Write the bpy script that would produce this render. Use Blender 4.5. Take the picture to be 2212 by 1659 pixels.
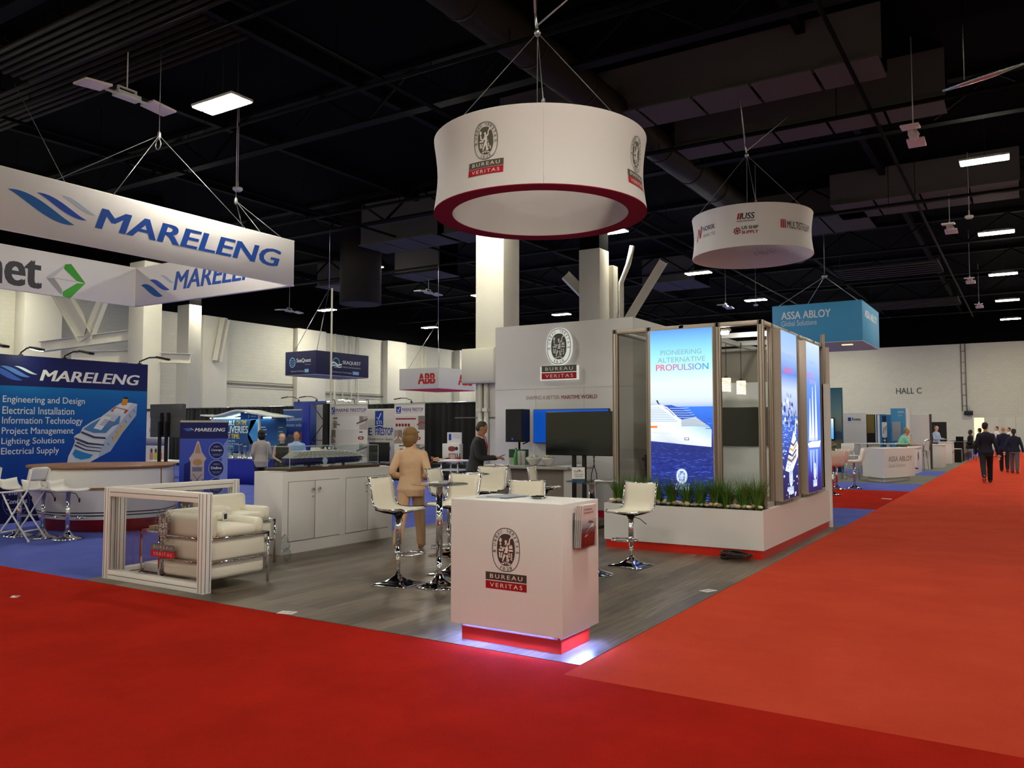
import bpy, bmesh, math, random
from mathutils import Vector, Matrix, Quaternion
for _o in list(bpy.data.objects):
    bpy.data.objects.remove(_o)
SC = bpy.context.scene
COL = SC.collection
PI = math.pi
rnd = random.Random(7)

# ------------------------------------------------------------------ camera
CAM_F, CAM_H = 1770.0, 1.57
YAW = math.radians(32.2)
PITCH = math.atan((927 - 829.5) / CAM_F)
cam_d = bpy.data.cameras.new('camera')
cam_d.sensor_fit = 'HORIZONTAL'
cam_d.sensor_width = 36.0
cam_d.lens = CAM_F * 36.0 / 2212.0
cam_d.clip_end = 300
cam = bpy.data.objects.new('camera', cam_d)
COL.objects.link(cam)
cam.location = (0, 0, CAM_H)
cam.rotation_euler = (PI / 2 + PITCH, 0, YAW)
SC.camera = cam

# ------------------------------------------------------------------ world, exposure
w = bpy.data.worlds.new('hall_dark')
SC.world = w
w.use_nodes = True
w.node_tree.nodes['Background'].inputs[0].default_value = (0.02, 0.022, 0.03, 1)
w.node_tree.nodes['Background'].inputs[1].default_value = 0.3
SC.view_settings.view_transform = 'Standard'
SC.view_settings.look = 'None'
SC.view_settings.exposure = 0.3
SC.view_settings.gamma = 1.0
SC.view_settings.use_curve_mapping = False
SC.cycles.use_denoising = True
SC.cycles.sample_clamp_indirect = 6.0
SC.cycles.max_bounces = 10
SC.cycles.transparent_max_bounces = 24
SC.cycles.caustics_reflective = False
SC.cycles.caustics_refractive = False
LAMP = 165.0          # radiance of a high-bay lens

# ------------------------------------------------------------------ materials
def lin(c):
    c = c / 255.0
    return c / 12.92 if c <= 0.04045 else ((c + 0.055) / 1.055) ** 2.4
def rgb(h):
    if isinstance(h, (tuple, list)):
        return tuple(h)
    h = h.lstrip('#')
    if len(h) == 3: h = h[0] * 2 + h[1] * 2 + h[2] * 2
    return tuple(lin(int(h[i:i + 2], 16)) for i in (0, 2, 4))
MATS = {}
def mat(name, col='#808080', rough=0.55, metal=0.0, emit=0.0, ecol=None, spec=0.4, noise=0.0, nscale=20, bump=0.0, bscale=60, coat=0.0, sheen=0.0):
    if name in MATS:
        return MATS[name]
    m = bpy.data.materials.new(name)
    m.use_nodes = True
    nt = m.node_tree
    b = nt.nodes['Principled BSDF']
    c = rgb(col)
    b.inputs['Base Color'].default_value = (*c, 1)
    b.inputs['Roughness'].default_value = rough
    b.inputs['Metallic'].default_value = metal
    b.inputs['Specular IOR Level'].default_value = spec
    if coat:
        b.inputs['Coat Weight'].default_value = coat
        b.inputs['Coat Roughness'].default_value = 0.05
    if sheen:
        b.inputs['Sheen Weight'].default_value = sheen
    if emit:
        b.inputs['Emission Color'].default_value = (*(rgb(ecol) if ecol else c), 1)
        b.inputs['Emission Strength'].default_value = emit
    if noise or bump:
        tc = nt.nodes.new('ShaderNodeTexCoord')
        if noise:
            n = nt.nodes.new('ShaderNodeTexNoise')
            n.inputs['Scale'].default_value = nscale
            n.inputs['Detail'].default_value = 5
            nt.links.new(tc.outputs['Object'], n.inputs['Vector'])
            mx = nt.nodes.new('ShaderNodeMix')
            mx.data_type = 'RGBA'
            mx.inputs['A'].default_value = (*[x * (1 - noise) for x in c], 1)
            mx.inputs['B'].default_value = (*[min(1, x * (1 + noise)) for x in c], 1)
            nt.links.new(n.outputs['Fac'], mx.inputs['Factor'])
            nt.links.new(mx.outputs['Result'], b.inputs['Base Color'])
        if bump:
            n2 = nt.nodes.new('ShaderNodeTexNoise')
            n2.inputs['Scale'].default_value = bscale
            n2.inputs['Detail'].default_value = 4
            nt.links.new(tc.outputs['Object'], n2.inputs['Vector'])
            bp = nt.nodes.new('ShaderNodeBump')
            bp.inputs['Strength'].default_value = bump
            bp.inputs['Distance'].default_value = 0.01
            nt.links.new(n2.outputs['Fac'], bp.inputs['Height'])
            nt.links.new(bp.outputs['Normal'], b.inputs['Normal'])
    MATS[name] = m
    return m
def glass_mat(name, tint, refl=1.0, rough=0.0, base=0.02):
    """thin sheet glass: tinted see-through plus a mirror share that grows at grazing angles"""
    if name in MATS:
        return MATS[name]
    m = bpy.data.materials.new(name)
    m.use_nodes = True
    nt = m.node_tree
    nt.nodes.clear()
    out = nt.nodes.new('ShaderNodeOutputMaterial')
    tr = nt.nodes.new('ShaderNodeBsdfTransparent')
    tr.inputs[0].default_value = (*rgb(tint), 1)
    gl = nt.nodes.new('ShaderNodeBsdfGlossy')
    gl.inputs['Roughness'].default_value = rough
    gl.inputs['Color'].default_value = (refl, refl, refl, 1)
    lw = nt.nodes.new('ShaderNodeLayerWeight')
    lw.inputs['Blend'].default_value = .5
    pw = nt.nodes.new('ShaderNodeMath'); pw.operation = 'POWER'; pw.inputs[1].default_value = 5
    ma = nt.nodes.new('ShaderNodeMath'); ma.operation = 'MULTIPLY_ADD'; ma.inputs[1].default_value = .9; ma.inputs[2].default_value = .04
    nt.links.new(lw.outputs['Facing'], pw.inputs[0])
    nt.links.new(pw.outputs[0], ma.inputs[0])
    mx = nt.nodes.new('ShaderNodeMixShader')
    nt.links.new(ma.outputs[0], mx.inputs[0])
    nt.links.new(tr.outputs[0], mx.inputs[1])
    nt.links.new(gl.outputs[0], mx.inputs[2])
    nt.links.new(mx.outputs[0], out.inputs[0])
    MATS[name] = m
    return m
def print_mat(name, emit=0.0, rough=0.5):
    """printed graphic: the ink colours are stored per face corner"""
    if name in MATS:
        return MATS[name]
    m = bpy.data.materials.new(name)
    m.use_nodes = True
    nt = m.node_tree
    b = nt.nodes['Principled BSDF']
    a = nt.nodes.new('ShaderNodeAttribute')
    a.attribute_name = 'ink'
    nt.links.new(a.outputs['Color'], b.inputs['Base Color'])
    b.inputs['Roughness'].default_value = rough
    b.inputs['Specular IOR Level'].default_value = 0.25
    if emit:
        b.inputs['Base Color'].default_value = (0.02, 0.02, 0.02, 1)
        nt.links.new(a.outputs['Color'], b.inputs['Emission Color'])
        b.inputs['Emission Strength'].default_value = emit
        for l in list(nt.links):
            if l.to_socket == b.inputs['Base Color']:
                nt.links.remove(l)
    MATS[name] = m
    return m
INK = print_mat('printed_ink')
BACKLIT = print_mat('backlit_print', emit=.98)
WHITE = mat('white_laminate', '#e0dddb', 0.45, noise=0.012, nscale=30)
MATTE = mat('white_painted_board', '#dad8d7', 0.6)
CHROME = mat('chrome', (0.78, 0.78, 0.8), 0.07, 1.0)
STEEL = mat('satin_steel', (0.55, 0.55, 0.56), 0.28, 1.0)
ALU = mat('champagne_aluminium', '#b9aea0', 0.38, 0.55)
BLACK = mat('black_plastic', '#101012', 0.42)
SCREEN = mat('dark_glossy_screen', '#0c1114', 0.12, spec=0.5)
LEATHER = mat('cream_leather', '#efe9d6', 0.42, bump=0.05, bscale=90)
MESH = mat('cream_mesh_fabric', '#ece5d2', 0.6, bump=0.08, bscale=400)
RED = mat('red_kick_laminate', '#cf2413', 0.4)
DARKMETAL = mat('black_metal', '#15151a', 0.4, 0.5)

# ------------------------------------------------------------------ building blocks
def wm(o):
    m = Matrix.Identity(4)
    while o is not None:
        m = o.matrix_basis @ m
        o = o.parent
    return m
def tag(o, label=None, cat=None, group=None, kind=None):
    if label: o['label'] = label
    if cat: o['category'] = cat
    if group: o['group'] = group
    if kind: o['kind'] = kind
    return o
def thing(name, label, cat, loc=(0, 0, 0), rz=0.0, group=None):
    o = bpy.data.objects.new(name, None)
    COL.objects.link(o)
    o.location = loc
    o.rotation_euler = (0, 0, rz)
    o.empty_display_size = 0.1
    return tag(o, label, cat, group)
def dup(root, loc, rz=None, label=None, group=None, scale=None):
    r = root.copy()
    COL.objects.link(r)
    r.location = loc
    if rz is not None: r.rotation_euler = (0, 0, rz)
    if scale: r.scale = (scale, scale, scale)
    if label: r['label'] = label
    if group: r['group'] = group
    for ch in list(root.children):
        c = ch.copy(); COL.objects.link(c); c.parent = r
        for g in list(ch.children):
            d = g.copy(); COL.objects.link(d); d.parent = c
    return r

class B:
    """collects shapes into one mesh"""
    def __init__(s):
        s.bm = bmesh.new()
    def face(s, pts, m=0, smooth=False):
        vs = [s.bm.verts.new(p) for p in pts]
        f = s.bm.faces.new(vs)
        f.material_index = m
        f.smooth = smooth
        return s
    def box(s, x0, x1, y0, y1, z0, z1, m=0, bev=0.0, seg=2, M=None):
        tb = bmesh.new()
        bmesh.ops.create_cube(tb, size=1)
        for v in tb.verts:
            v.co = Vector(((x0 + x1) / 2 + v.co.x * (x1 - x0), (y0 + y1) / 2 + v.co.y * (y1 - y0), (z0 + z1) / 2 + v.co.z * (z1 - z0)))
        if bev:
            bmesh.ops.bevel(tb, geom=list(tb.edges), offset=bev, segments=seg, affect='EDGES', profile=0.5)
        s._add(tb, m, bev > 0, M)
        return s
    def _add(s, tb, m, smooth, M=None):
        if M is not None:
            bmesh.ops.transform(tb, matrix=M, verts=list(tb.verts))
        mp = {}
        for v in tb.verts:
            mp[v] = s.bm.verts.new(v.co)
        for f in tb.faces:
            try:
                nf = s.bm.faces.new([mp[v] for v in f.verts])
            except ValueError:
                continue
            nf.material_index = m
            nf.smooth = smooth
        tb.free()
    def obox(s, c, size, rz=0.0, m=0, bev=0.0, rx=0.0, ry=0.0):
        M = Matrix.Translation(c) @ Matrix.Rotation(rz, 4, 'Z') @ Matrix.Rotation(ry, 4, 'Y') @ Matrix.Rotation(rx, 4, 'X')
        a, b_, d = size[0] / 2, size[1] / 2, size[2] / 2
        return s.box(-a, a, -b_, b_, -d, d, m, bev, M=M)
    def beam(s, p0, p1, wx, wy, m=0):
        """rectangular bar between two points"""
        p0, p1 = Vector(p0), Vector(p1)
        d = p1 - p0
        q = d.to_track_quat('Z', 'Y')
        M = Matrix.Translation((p0 + p1) / 2) @ q.to_matrix().to_4x4()
        return s.box(-wx / 2, wx / 2, -wy / 2, wy / 2, -d.length / 2, d.length / 2, m, M=M)
    def rings(s, rs, m=0, smooth=True, closed=True, cap=True, loop=False):
        n = len(rs[0])
        vv = [[s.bm.verts.new(p) for p in r] for r in rs]
        k = len(vv)
        for i in range(k if loop else k - 1):
            a, b_ = vv[i], vv[(i + 1) % k]
            for j in range(n if closed else n - 1):
                f = s.bm.faces.new([a[j], a[(j + 1) % n], b_[(j + 1) % n], b_[j]])
                f.material_index = m
                f.smooth = smooth
        if cap and closed and not loop:
            for r, rev in ((vv[0], True), (vv[-1], False)):
                try:
                    f = s.bm.faces.new(list(reversed(r)) if rev else r)
                    f.material_index = m
                except ValueError:
                    pass
        return s
    def tube(s, pts, r, n=8, m=0, cap=True, loop=False):
        pts = [Vector(p) for p in pts]
        k = len(pts)
        rr = r if isinstance(r, (list, tuple)) else [r] * k
        up = None
        out = []
        for i in range(k):
            if loop:
                d = (pts[(i + 1) % k] - pts[i - 1])
            else:
                d = (pts[min(i + 1, k - 1)] - pts[max(i - 1, 0)])
            d = d.normalized() if d.length > 1e-9 else Vector((0, 0, 1))
            if up is None:
                up = Vector((0, 0, 1)) if abs(d.z) < 0.9 else Vector((1, 0, 0))
            up = (up - d * up.dot(d))
            up = up.normalized() if up.length > 1e-6 else d.orthogonal().normalized()
            sd = d.cross(up)
            out.append([pts[i] + (sd * math.cos(2 * PI * j / n) + up * math.sin(2 * PI * j / n)) * rr[i] for j in range(n)])
        return s.rings(out, m, True, True, cap, loop)
    def cyl(s, p0, p1, r, r1=None, n=16, m=0):
        return s.tube([p0, p1], [r, r if r1 is None else r1], n, m)
    def lathe(s, prof, c=(0, 0, 0), n=24, m=0, cap=True, smooth=True):
        c = Vector(c)
        return s.rings([[c + Vector((r * math.cos(2 * PI * j / n), r * math.sin(2 * PI * j / n), z)) for j in range(n)] for r, z in prof], m, smooth, True, cap)
    def ell(s, c, r, n=16, k=10, m=0, M=None):
        tb = bmesh.new()
        bmesh.ops.create_uvsphere(tb, u_segments=n, v_segments=k, radius=1)
        MM = Matrix.Translation(c) @ (M if M else Matrix.Identity(4)) @ Matrix.Diagonal((r[0], r[1], r[2], 1))
        s._add(tb, m, True, MM)
        return s
    def prism(s, poly, z0, z1, m=0):
        a = [(x, y, z0) for x, y in poly]
        b_ = [(x, y, z1) for x, y in poly]
        return s.rings([a, b_], m, False)
    def sheet(s, grid, m=0, smooth=True):
        vv = [[s.bm.verts.new(p) for p in r] for r in grid]
        for i in range(len(vv) - 1):
            for j in range(len(vv[0]) - 1):
                f = s.bm.faces.new([vv[i][j], vv[i][j + 1], vv[i + 1][j + 1], vv[i + 1][j]])
                f.material_index = m
                f.smooth = smooth
        return s
    def slab(s, grid, th, m=0):
        """a sheet with thickness: grid of points, thickened along normals"""
        rows, cols = len(grid), len(grid[0])
        G = [[Vector(p) for p in r] for r in grid]
        N = []
        for i in range(rows):
            R = []
            for j in range(cols):
                du = G[i][min(j + 1, cols - 1)] - G[i][max(j - 1, 0)]
                dv = G[min(i + 1, rows - 1)][j] - G[max(i - 1, 0)][j]
                R.append(du.cross(dv).normalized())
            N.append(R)
        top = [[G[i][j] + N[i][j] * th / 2 for j in range(cols)] for i in range(rows)]
        bot = [[G[i][j] - N[i][j] * th / 2 for j in range(cols)] for i in range(rows)]
        rs = [top[i] + list(reversed(bot[i])) for i in range(rows)]
        return s.rings(rs, m)
    def build(s, name, mats, parent=None, world=False, label=None, kind=None, fix=True):
        me = bpy.data.meshes.new(name)
        if fix:
            bmesh.ops.recalc_face_normals(s.bm, faces=list(s.bm.faces))
        if world and parent is not None:
            bmesh.ops.transform(s.bm, matrix=wm(parent).inverted(), verts=list(s.bm.verts))
        s.bm.to_mesh(me)
        s.bm.free()
        for m in (mats if isinstance(mats, (list, tuple)) else [mats]):
            me.materials.append(m)
        o = bpy.data.objects.new(name, me)
        COL.objects.link(o)
        if parent is not None: o.parent = parent
        if label: o['label'] = label
        if kind: o['kind'] = kind
        return o

# ------------------------------------------------------------------ flat printed artwork
_GL = {}
def glyphs(txt, bold=0.0, shear=0.0, space=1.0, res=3):
    key = (txt, bold, shear, space, res)
    if key not in _GL:
        c = bpy.data.curves.new('lettering_source', 'FONT')
        c.body = txt
        c.resolution_u = res
        c.offset = bold
        c.shear = shear
        c.space_character = space
        o = bpy.data.objects.new('lettering_source', c)
        m = o.to_mesh()
        vs = [(v.co.x, v.co.y) for v in m.vertices]
        fs = [tuple(p.vertices) for p in m.polygons]
        o.to_mesh_clear()
        bpy.data.objects.remove(o)
        bpy.data.curves.remove(c)
        _GL[key] = (vs, fs)
    return _GL[key]
def plane_map(O, u, v, eps=0.0012):
    O, u, v = Vector(O), Vector(u), Vector(v)
    n = u.cross(v).normalized()
    return lambda a, b_, l: O + u * a + v * b_ + n * (eps * (l + 1))
XZ = lambda y, eps=0.0012: plane_map((0, y, 0), (1, 0, 0), (0, 0, 1), eps)        # faces -Y, u = x, v = z
YZ = lambda x, eps=0.0012: plane_map((x, 0, 0), (0, 1, 0), (0, 0, 1), eps)        # faces +X, u = y, v = z
class Art:
    def __init__(s, f):
        s.f = f; s.v = []; s.p = []; s.c = []
    def _pt(s, a, b_, l):
        s.v.append(s.f(a, b_, l)); return len(s.v) - 1
    def poly(s, pts, col, l=0):
        """col: one colour, or one per point"""
        ids = [s._pt(a, b_, l) for a, b_ in pts]
        s.p.append(ids)
        s.c.append([rgb(k) for k in col] if (isinstance(col, list) and len(col) == len(pts)) else [rgb(col)] * len(pts))
        return s
    def rect(s, x0, y0, x1, y1, col, l=0, nx=1, ny=1, grad=None, shear=0.0):
        """grad: list of (t, colour) from bottom (0) to top (1)"""
        def gc(t):
            if not grad: return rgb(col)
            for (t0, c0), (t1, c1) in zip(grad, grad[1:]):
                if t <= t1:
                    k = (t - t0) / max(1e-6, t1 - t0)
                    a, b_ = rgb(c0), rgb(c1)
                    return tuple(a[i] + (b_[i] - a[i]) * k for i in range(3))
            return rgb(grad[-1][1])
        if grad and ny == 1: ny = 16
        for i in range(nx):
            for j in range(ny):
                a0, a1 = x0 + (x1 - x0) * i / nx, x0 + (x1 - x0) * (i + 1) / nx
                t0, t1 = j / ny, (j + 1) / ny
                b0, b1 = y0 + (y1 - y0) * t0, y0 + (y1 - y0) * t1
                k0, k1 = shear * (b0 - y0), shear * (b1 - y0)
                s.poly([(a0 + k0, b0), (a1 + k0, b0), (a1 + k1, b1), (a0 + k1, b1)], [gc(t0), gc(t0), gc(t1), gc(t1)], l)
        return s
    def oval(s, cx, cy, rx, ry, col, l=0, n=40, p=2.0, ring=None):
        def pt(t, k):
            c, d = math.cos(t), math.sin(t)
            return (cx + (rx - k) * math.copysign(abs(c) ** (2 / p), c), cy + (ry - k) * math.copysign(abs(d) ** (2 / p), d))
        if ring is None:
            return s.poly([pt(2 * PI * i / n, 0) for i in range(n)], col, l)
        for i in range(n):
            t0, t1 = 2 * PI * i / n, 2 * PI * (i + 1) / n
            s.poly([pt(t0, 0), pt(t1, 0), pt(t1, ring), pt(t0, ring)], col, l)
        return s
    def strip(s, pts, wd, col, l=0):
        """stroke along a polyline; wd a width or one per point"""
        ww = wd if isinstance(wd, (list, tuple)) else [wd] * len(pts)
        L, R = [], []
        for i, (x, y) in enumerate(pts):
            x0, y0 = pts[max(0, i - 1)]; x1, y1 = pts[min(len(pts) - 1, i + 1)]
            dx, dy = x1 - x0, y1 - y0
            q = math.hypot(dx, dy) or 1
            nx, ny = -dy / q * ww[i] / 2, dx / q * ww[i] / 2
            L.append((x + nx, y + ny)); R.append((x - nx, y - ny))
        for i in range(len(pts) - 1):
            s.poly([R[i], R[i + 1], L[i + 1], L[i]], col, l)
        return s
    def text(s, t, x0, y0, x1, y1, col, l=2, bold=0.0, shear=0.0, space=1.0, fn=None, res=3, cols=None):
        """fits the ink box of t into x0..x1, y0..y1; cols = (left, right) colour blend; fn warps points"""
        vs, fs = glyphs(t, 0.0, shear, space, res)
        n0 = len(vs)
        if bold:
            # heavier strokes: the same outline repeated with small shifts
            d = bold * .55
            sh = [(-d, -d * .3), (-d, d * .3), (d, -d * .3), (d, d * .3), (0, 0)]
            vs, fs = [(x + dx, y + dy) for dx, dy in sh for x, y in vs], [tuple(i + n0 * k for i in f) for k in range(5) for f in fs]
        xs = [v[0] for v in vs]; ys = [v[1] for v in vs]
        ax, bx, ay, by = min(xs), max(xs), min(ys), max(ys)
        base = len(s.v)
        P, C = [], []
        for i, (x, y) in enumerate(vs):
            k = (x - ax) / (bx - ax)
            p = (x0 + (x1 - x0) * k, y0 + (y1 - y0) * (y - ay) / (by - ay))
            if fn: p = fn(*p)
            s.v.append(s.f(p[0], p[1], l + .16 * (i // n0)))
            if cols:
                a, b_ = rgb(cols[0]), rgb(cols[1])
                C.append(tuple(a[i] + (b_[i] - a[i]) * k for i in range(3)))
            else:
                C.append(rgb(col))
        for f in fs:
            s.p.append([base + i for i in f]); s.c.append([C[i] for i in f])
        return s
    def build(s, name, parent=None, m=None, label=None, kind=None):
        me = bpy.data.meshes.new(name)
        vs = s.v
        if parent is not None:
            inv = wm(parent).inverted()
            vs = [inv @ Vector(v) for v in vs]
        me.from_pydata([tuple(v) for v in vs], [], s.p)
        at = me.color_attributes.new('ink', 'FLOAT_COLOR', 'CORNER')
        k = 0
        for poly, cc in zip(me.polygons, s.c):
            for j, li in enumerate(poly.loop_indices):
                at.data[li].color = (*cc[j], 1)
        me.materials.append(m or INK)
        o = bpy.data.objects.new(name, me)
        COL.objects.link(o)
        if parent is not None: o.parent = parent
        if label: o['label'] = label
        if kind: o['kind'] = kind
        return o

def bv_emblem(a, cx, cy, h, dark='#4a4640', light='#e8e6e2', red='#b01020', bars=True, fill=None, l=0, nx=6):
    """oval seal with ring lettering and figure above two word bars; (cx, cy) is the oval's centre, h the oval's height"""
    k = h / 2.0
    X = lambda x: cx + x * k * 1.2
    Y_ = lambda y: cy + y * k
    P = lambda pts: [(X(x), Y_(y)) for x, y in pts]
    if fill: a.oval(cx, cy, k * 0.80, k * 1.03, fill, l, 48, 2.3)
    a.oval(cx, cy, k * 0.76, k, dark, l + 1, 56, 2.35, ring=k * 0.035)
    a.oval(cx, cy, k * 0.49, k * 0.73, dark, l + 1, 44, 2.4)
    # ring lettering
    def ring_word(word, t0, t1, rx, ry, sz, flip=False):
        n = len(word)
        for i, ch in enumerate(word):
            if ch == ' ': continue
            t = t0 + (t1 - t0) * i / (n - 1)
            c, d = math.cos(t), math.sin(t)
            px = rx * math.copysign(abs(c) ** (2 / 2.3), c); py = ry * math.copysign(abs(d) ** (2 / 2.3), d)
            e = 1e-3
            c2, d2 = math.cos(t - e), math.sin(t - e)
            qx = rx * math.copysign(abs(c2) ** (2 / 2.3), c2); qy = ry * math.copysign(abs(d2) ** (2 / 2.3), d2)
            tx, ty = qx - px, qy - py
            q = math.hypot(tx, ty) or 1
            tx, ty = tx / q, ty / q
            if flip: tx, ty = -tx, -ty
            nx_, ny_ = -ty, tx
            wd = sz * (0.25 if ch in 'I1' else 0.72)
            fn = lambda u, v: (cx + k * (px + tx * u + nx_ * v), cy + k * (py + ty * u + ny_ * v))
            a.text(ch, -wd / 2, -sz / 2, wd / 2, sz / 2, dark, l + 2, bold=0.015, fn=fn, res=2)
    ring_word('BUREAU VERITAS', math.radians(184), math.radians(-4), 0.625, 0.865, 0.16)
    ring_word('1828', math.radians(248), math.radians(292), 0.625, 0.862, 0.155, flip=True)
    L = light
    q = l + 2
    # torch, figure with raised arm, shelf bars, ornaments, scales
    a.poly(P([(-0.25, 0.56), (-0.18, 0.47), (-0.2, 0.36), (-0.27, 0.32), (-0.31, 0.42)]), L, q)
    a.poly(P([(-0.28, 0.3), (-0.2, 0.3), (-0.225, 0.05), (-0.26, 0.05)]), L, q)
    a.strip(P([(-0.26, 0.2), (-0.13, 0.04), (0.0, 0.2)]), [k * .06, k * .08, k * .1], L, q)
    a.oval(X(0.0), Y_(0.37), k * 0.065, k * 0.08, L, q, 14)
    a.strip(P([(0.03, 0.22), (0.15, 0.3), (0.17, 0.48), (0.23, 0.56)]), [k * .11, k * .08, k * .06, k * .06], L, q)
    a.oval(X(0.25), Y_(0.58), k * 0.055, k * 0.06, L, q, 12)
    a.strip(P([(0.0, 0.3), (0.01, 0.15), (0.04, 0.0), (0.0, -0.15), (-0.02, -0.22)]), [k * .08, k * .2, k * .15, k * .18, k * .16], L, q)
    a.strip(P([(-0.03, -0.15), (-0.1, -0.36), (-0.15, -0.54)]), [k * .13, k * .09, k * .05], L, q)
    a.strip(P([(0.03, -0.15), (0.07, -0.36), (0.04, -0.52)]), [k * .13, k * .09, k * .05], L, q)
    a.rect(X(-0.32), Y_(-0.06), X(-0.1), Y_(0.02), L, q)
    a.rect(X(0.13), Y_(-0.06), X(0.32), Y_(0.02), L, q)
    a.poly(P([(0.14, 0.07), (0.31, 0.07), (0.29, 0.2), (0.26, 0.26), (0.23, 0.14), (0.2, 0.26), (0.16, 0.2)]), L, q)
    a.strip(P([(-0.28, -0.12), (-0.28, -0.34), (-0.2, -0.37), (-0.19, -0.18), (-0.15, -0.14)]), k * .07, L, q)
    a.rect(X(0.13), Y_(-0.34), X(0.17), Y_(-0.12), L, q)
    for i in range(3):
        y = -0.14 - 0.11 * i
        a.strip(P([(0.29, y), (0.21, y - 0.05), (0.29, y - 0.1)]), k * .045, L, q)
    a.oval(X(0.1), Y_(-0.46), k * 0.07, k * 0.07, L, q, 12)
    a.rect(X(-0.02), Y_(-0.66), X(0.02), Y_(-0.55), L, q)
    a.rect(X(-0.1), Y_(-0.575), X(0.12), Y_(-0.55), L, q)
    for sx in (-0.13, 0.14):
        a.poly(P([(sx - 0.08, -0.6), (sx + 0.08, -0.6), (sx + 0.04, -0.66), (sx - 0.04, -0.66)]), L, q)
    if bars:
        bw = 0.93
        y1 = -1.07
        if fill:
            a.rect(X(-bw - .03), Y_(y1 - 0.80), X(bw + .03), Y_(y1 + 0.03), fill, l, nx=nx)
        for word, col, yy in (('BUREAU', dark, y1), ('VERITAS', red, y1 - 0.40)):
            a.rect(X(-bw), Y_(yy - 0.36), X(bw), Y_(yy), col, l + 1, nx=nx)
            a.text(word, X(-bw * 0.78), Y_(yy - 0.275), X(bw * 0.80), Y_(yy - 0.085), light, l + 2, bold=0.012, space=1.35)
    return a
def waves(a, pts, cols, l=1):
    """three S-shaped ribbons; pts = list of (left tip x, y, right tip x, y, thickness)"""
    for (x0, y0, x1, y1, th), c in zip(pts, cols):
        top, bot = [], []
        for i in range(15):
            t = i / 14
            e = t * t * (3 - 2 * t)
            x = x0 + (x1 - x0) * t
            y = y0 + (y1 - y0) * e
            wd = th * math.sin(PI * t) ** 0.8
            top.append((x + wd * .35, y + wd / 2)); bot.append((x - wd * .35, y - wd / 2))
        for i in range(14):
            a.poly([bot[i], bot[i + 1], top[i + 1], top[i]], c, l)
    return a
# ================================================================== the hall
WALLW, FARY, TOPZ, CEILZ, EASTX, SOUTHY = -41.5, 73.5, 8.3, 11.0, 30.0, -40.0
def node_mat(name, fn):
    m = bpy.data.materials.new(name)
    m.use_nodes = True
    fn(m.node_tree, m.node_tree.nodes['Principled BSDF'])
    MATS[name] = m
    return m
def carpet(name, c_lo, c_hi, seed=0.0, sheen=0.25):
    def fn(nt, b):
        N, L = nt.nodes.new, nt.links.new
        tc = N('ShaderNodeTexCoord')
        n1 = N('ShaderNodeTexNoise'); n1.inputs['Scale'].default_value = 1.3; n1.inputs['Detail'].default_value = 6; n1.inputs['Roughness'].default_value = .65
        n2 = N('ShaderNodeTexNoise'); n2.inputs['Scale'].default_value = 130; n2.inputs['Detail'].default_value = 5; n2.inputs['Roughness'].default_value = .75
        mp = N('ShaderNodeMapping'); mp.inputs['Location'].default_value = (seed, seed * 2, 0)
        L(tc.outputs['Object'], mp.inputs[0]); L(mp.outputs[0], n1.inputs[0]); L(mp.outputs[0], n2.inputs[0])
        mx = N('ShaderNodeMath'); mx.operation = 'MULTIPLY_ADD'; mx.inputs[1].default_value = .45
        L(n1.outputs[0], mx.inputs[0])
        k = N('ShaderNodeMath'); k.operation = 'MULTIPLY'; k.inputs[1].default_value = .55
        L(n2.outputs[0], k.inputs[0]); L(k.outputs[0], mx.inputs[2])
        cr = N('ShaderNodeValToRGB')
        cr.color_ramp.elements[0].position = .32; cr.color_ramp.elements[0].color = (*rgb(c_lo), 1)
        cr.color_ramp.elements[1].position = .68; cr.color_ramp.elements[1].color = (*rgb(c_hi), 1)
        L(mx.outputs[0], cr.inputs[0]); L(cr.outputs[0], b.inputs['Base Color'])
        b.inputs['Roughness'].default_value = .95
        b.inputs['Specular IOR Level'].default_value = .05
        b.inputs['Sheen Weight'].default_value = sheen
        b.inputs['Sheen Tint'].default_value = (*[min(1, x * 2.2) for x in rgb(c_hi)], 1)
        bp = N('ShaderNodeBump'); bp.inputs['Strength'].default_value = .9; bp.inputs['Distance'].default_value = .02
        L(n2.outputs[0], bp.inputs['Height']); L(bp.outputs[0], b.inputs['Normal'])
    return node_mat(name, fn)
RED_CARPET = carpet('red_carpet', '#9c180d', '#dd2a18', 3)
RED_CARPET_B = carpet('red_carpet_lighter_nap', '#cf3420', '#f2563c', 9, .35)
BLUE_CARPET = carpet('blue_carpet', '#4a55b4', '#6f7cd6', 5, .3)
GREY_CARPET = carpet('grey_carpet', '#77766c', '#8e8c82', 6, .1)
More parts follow.
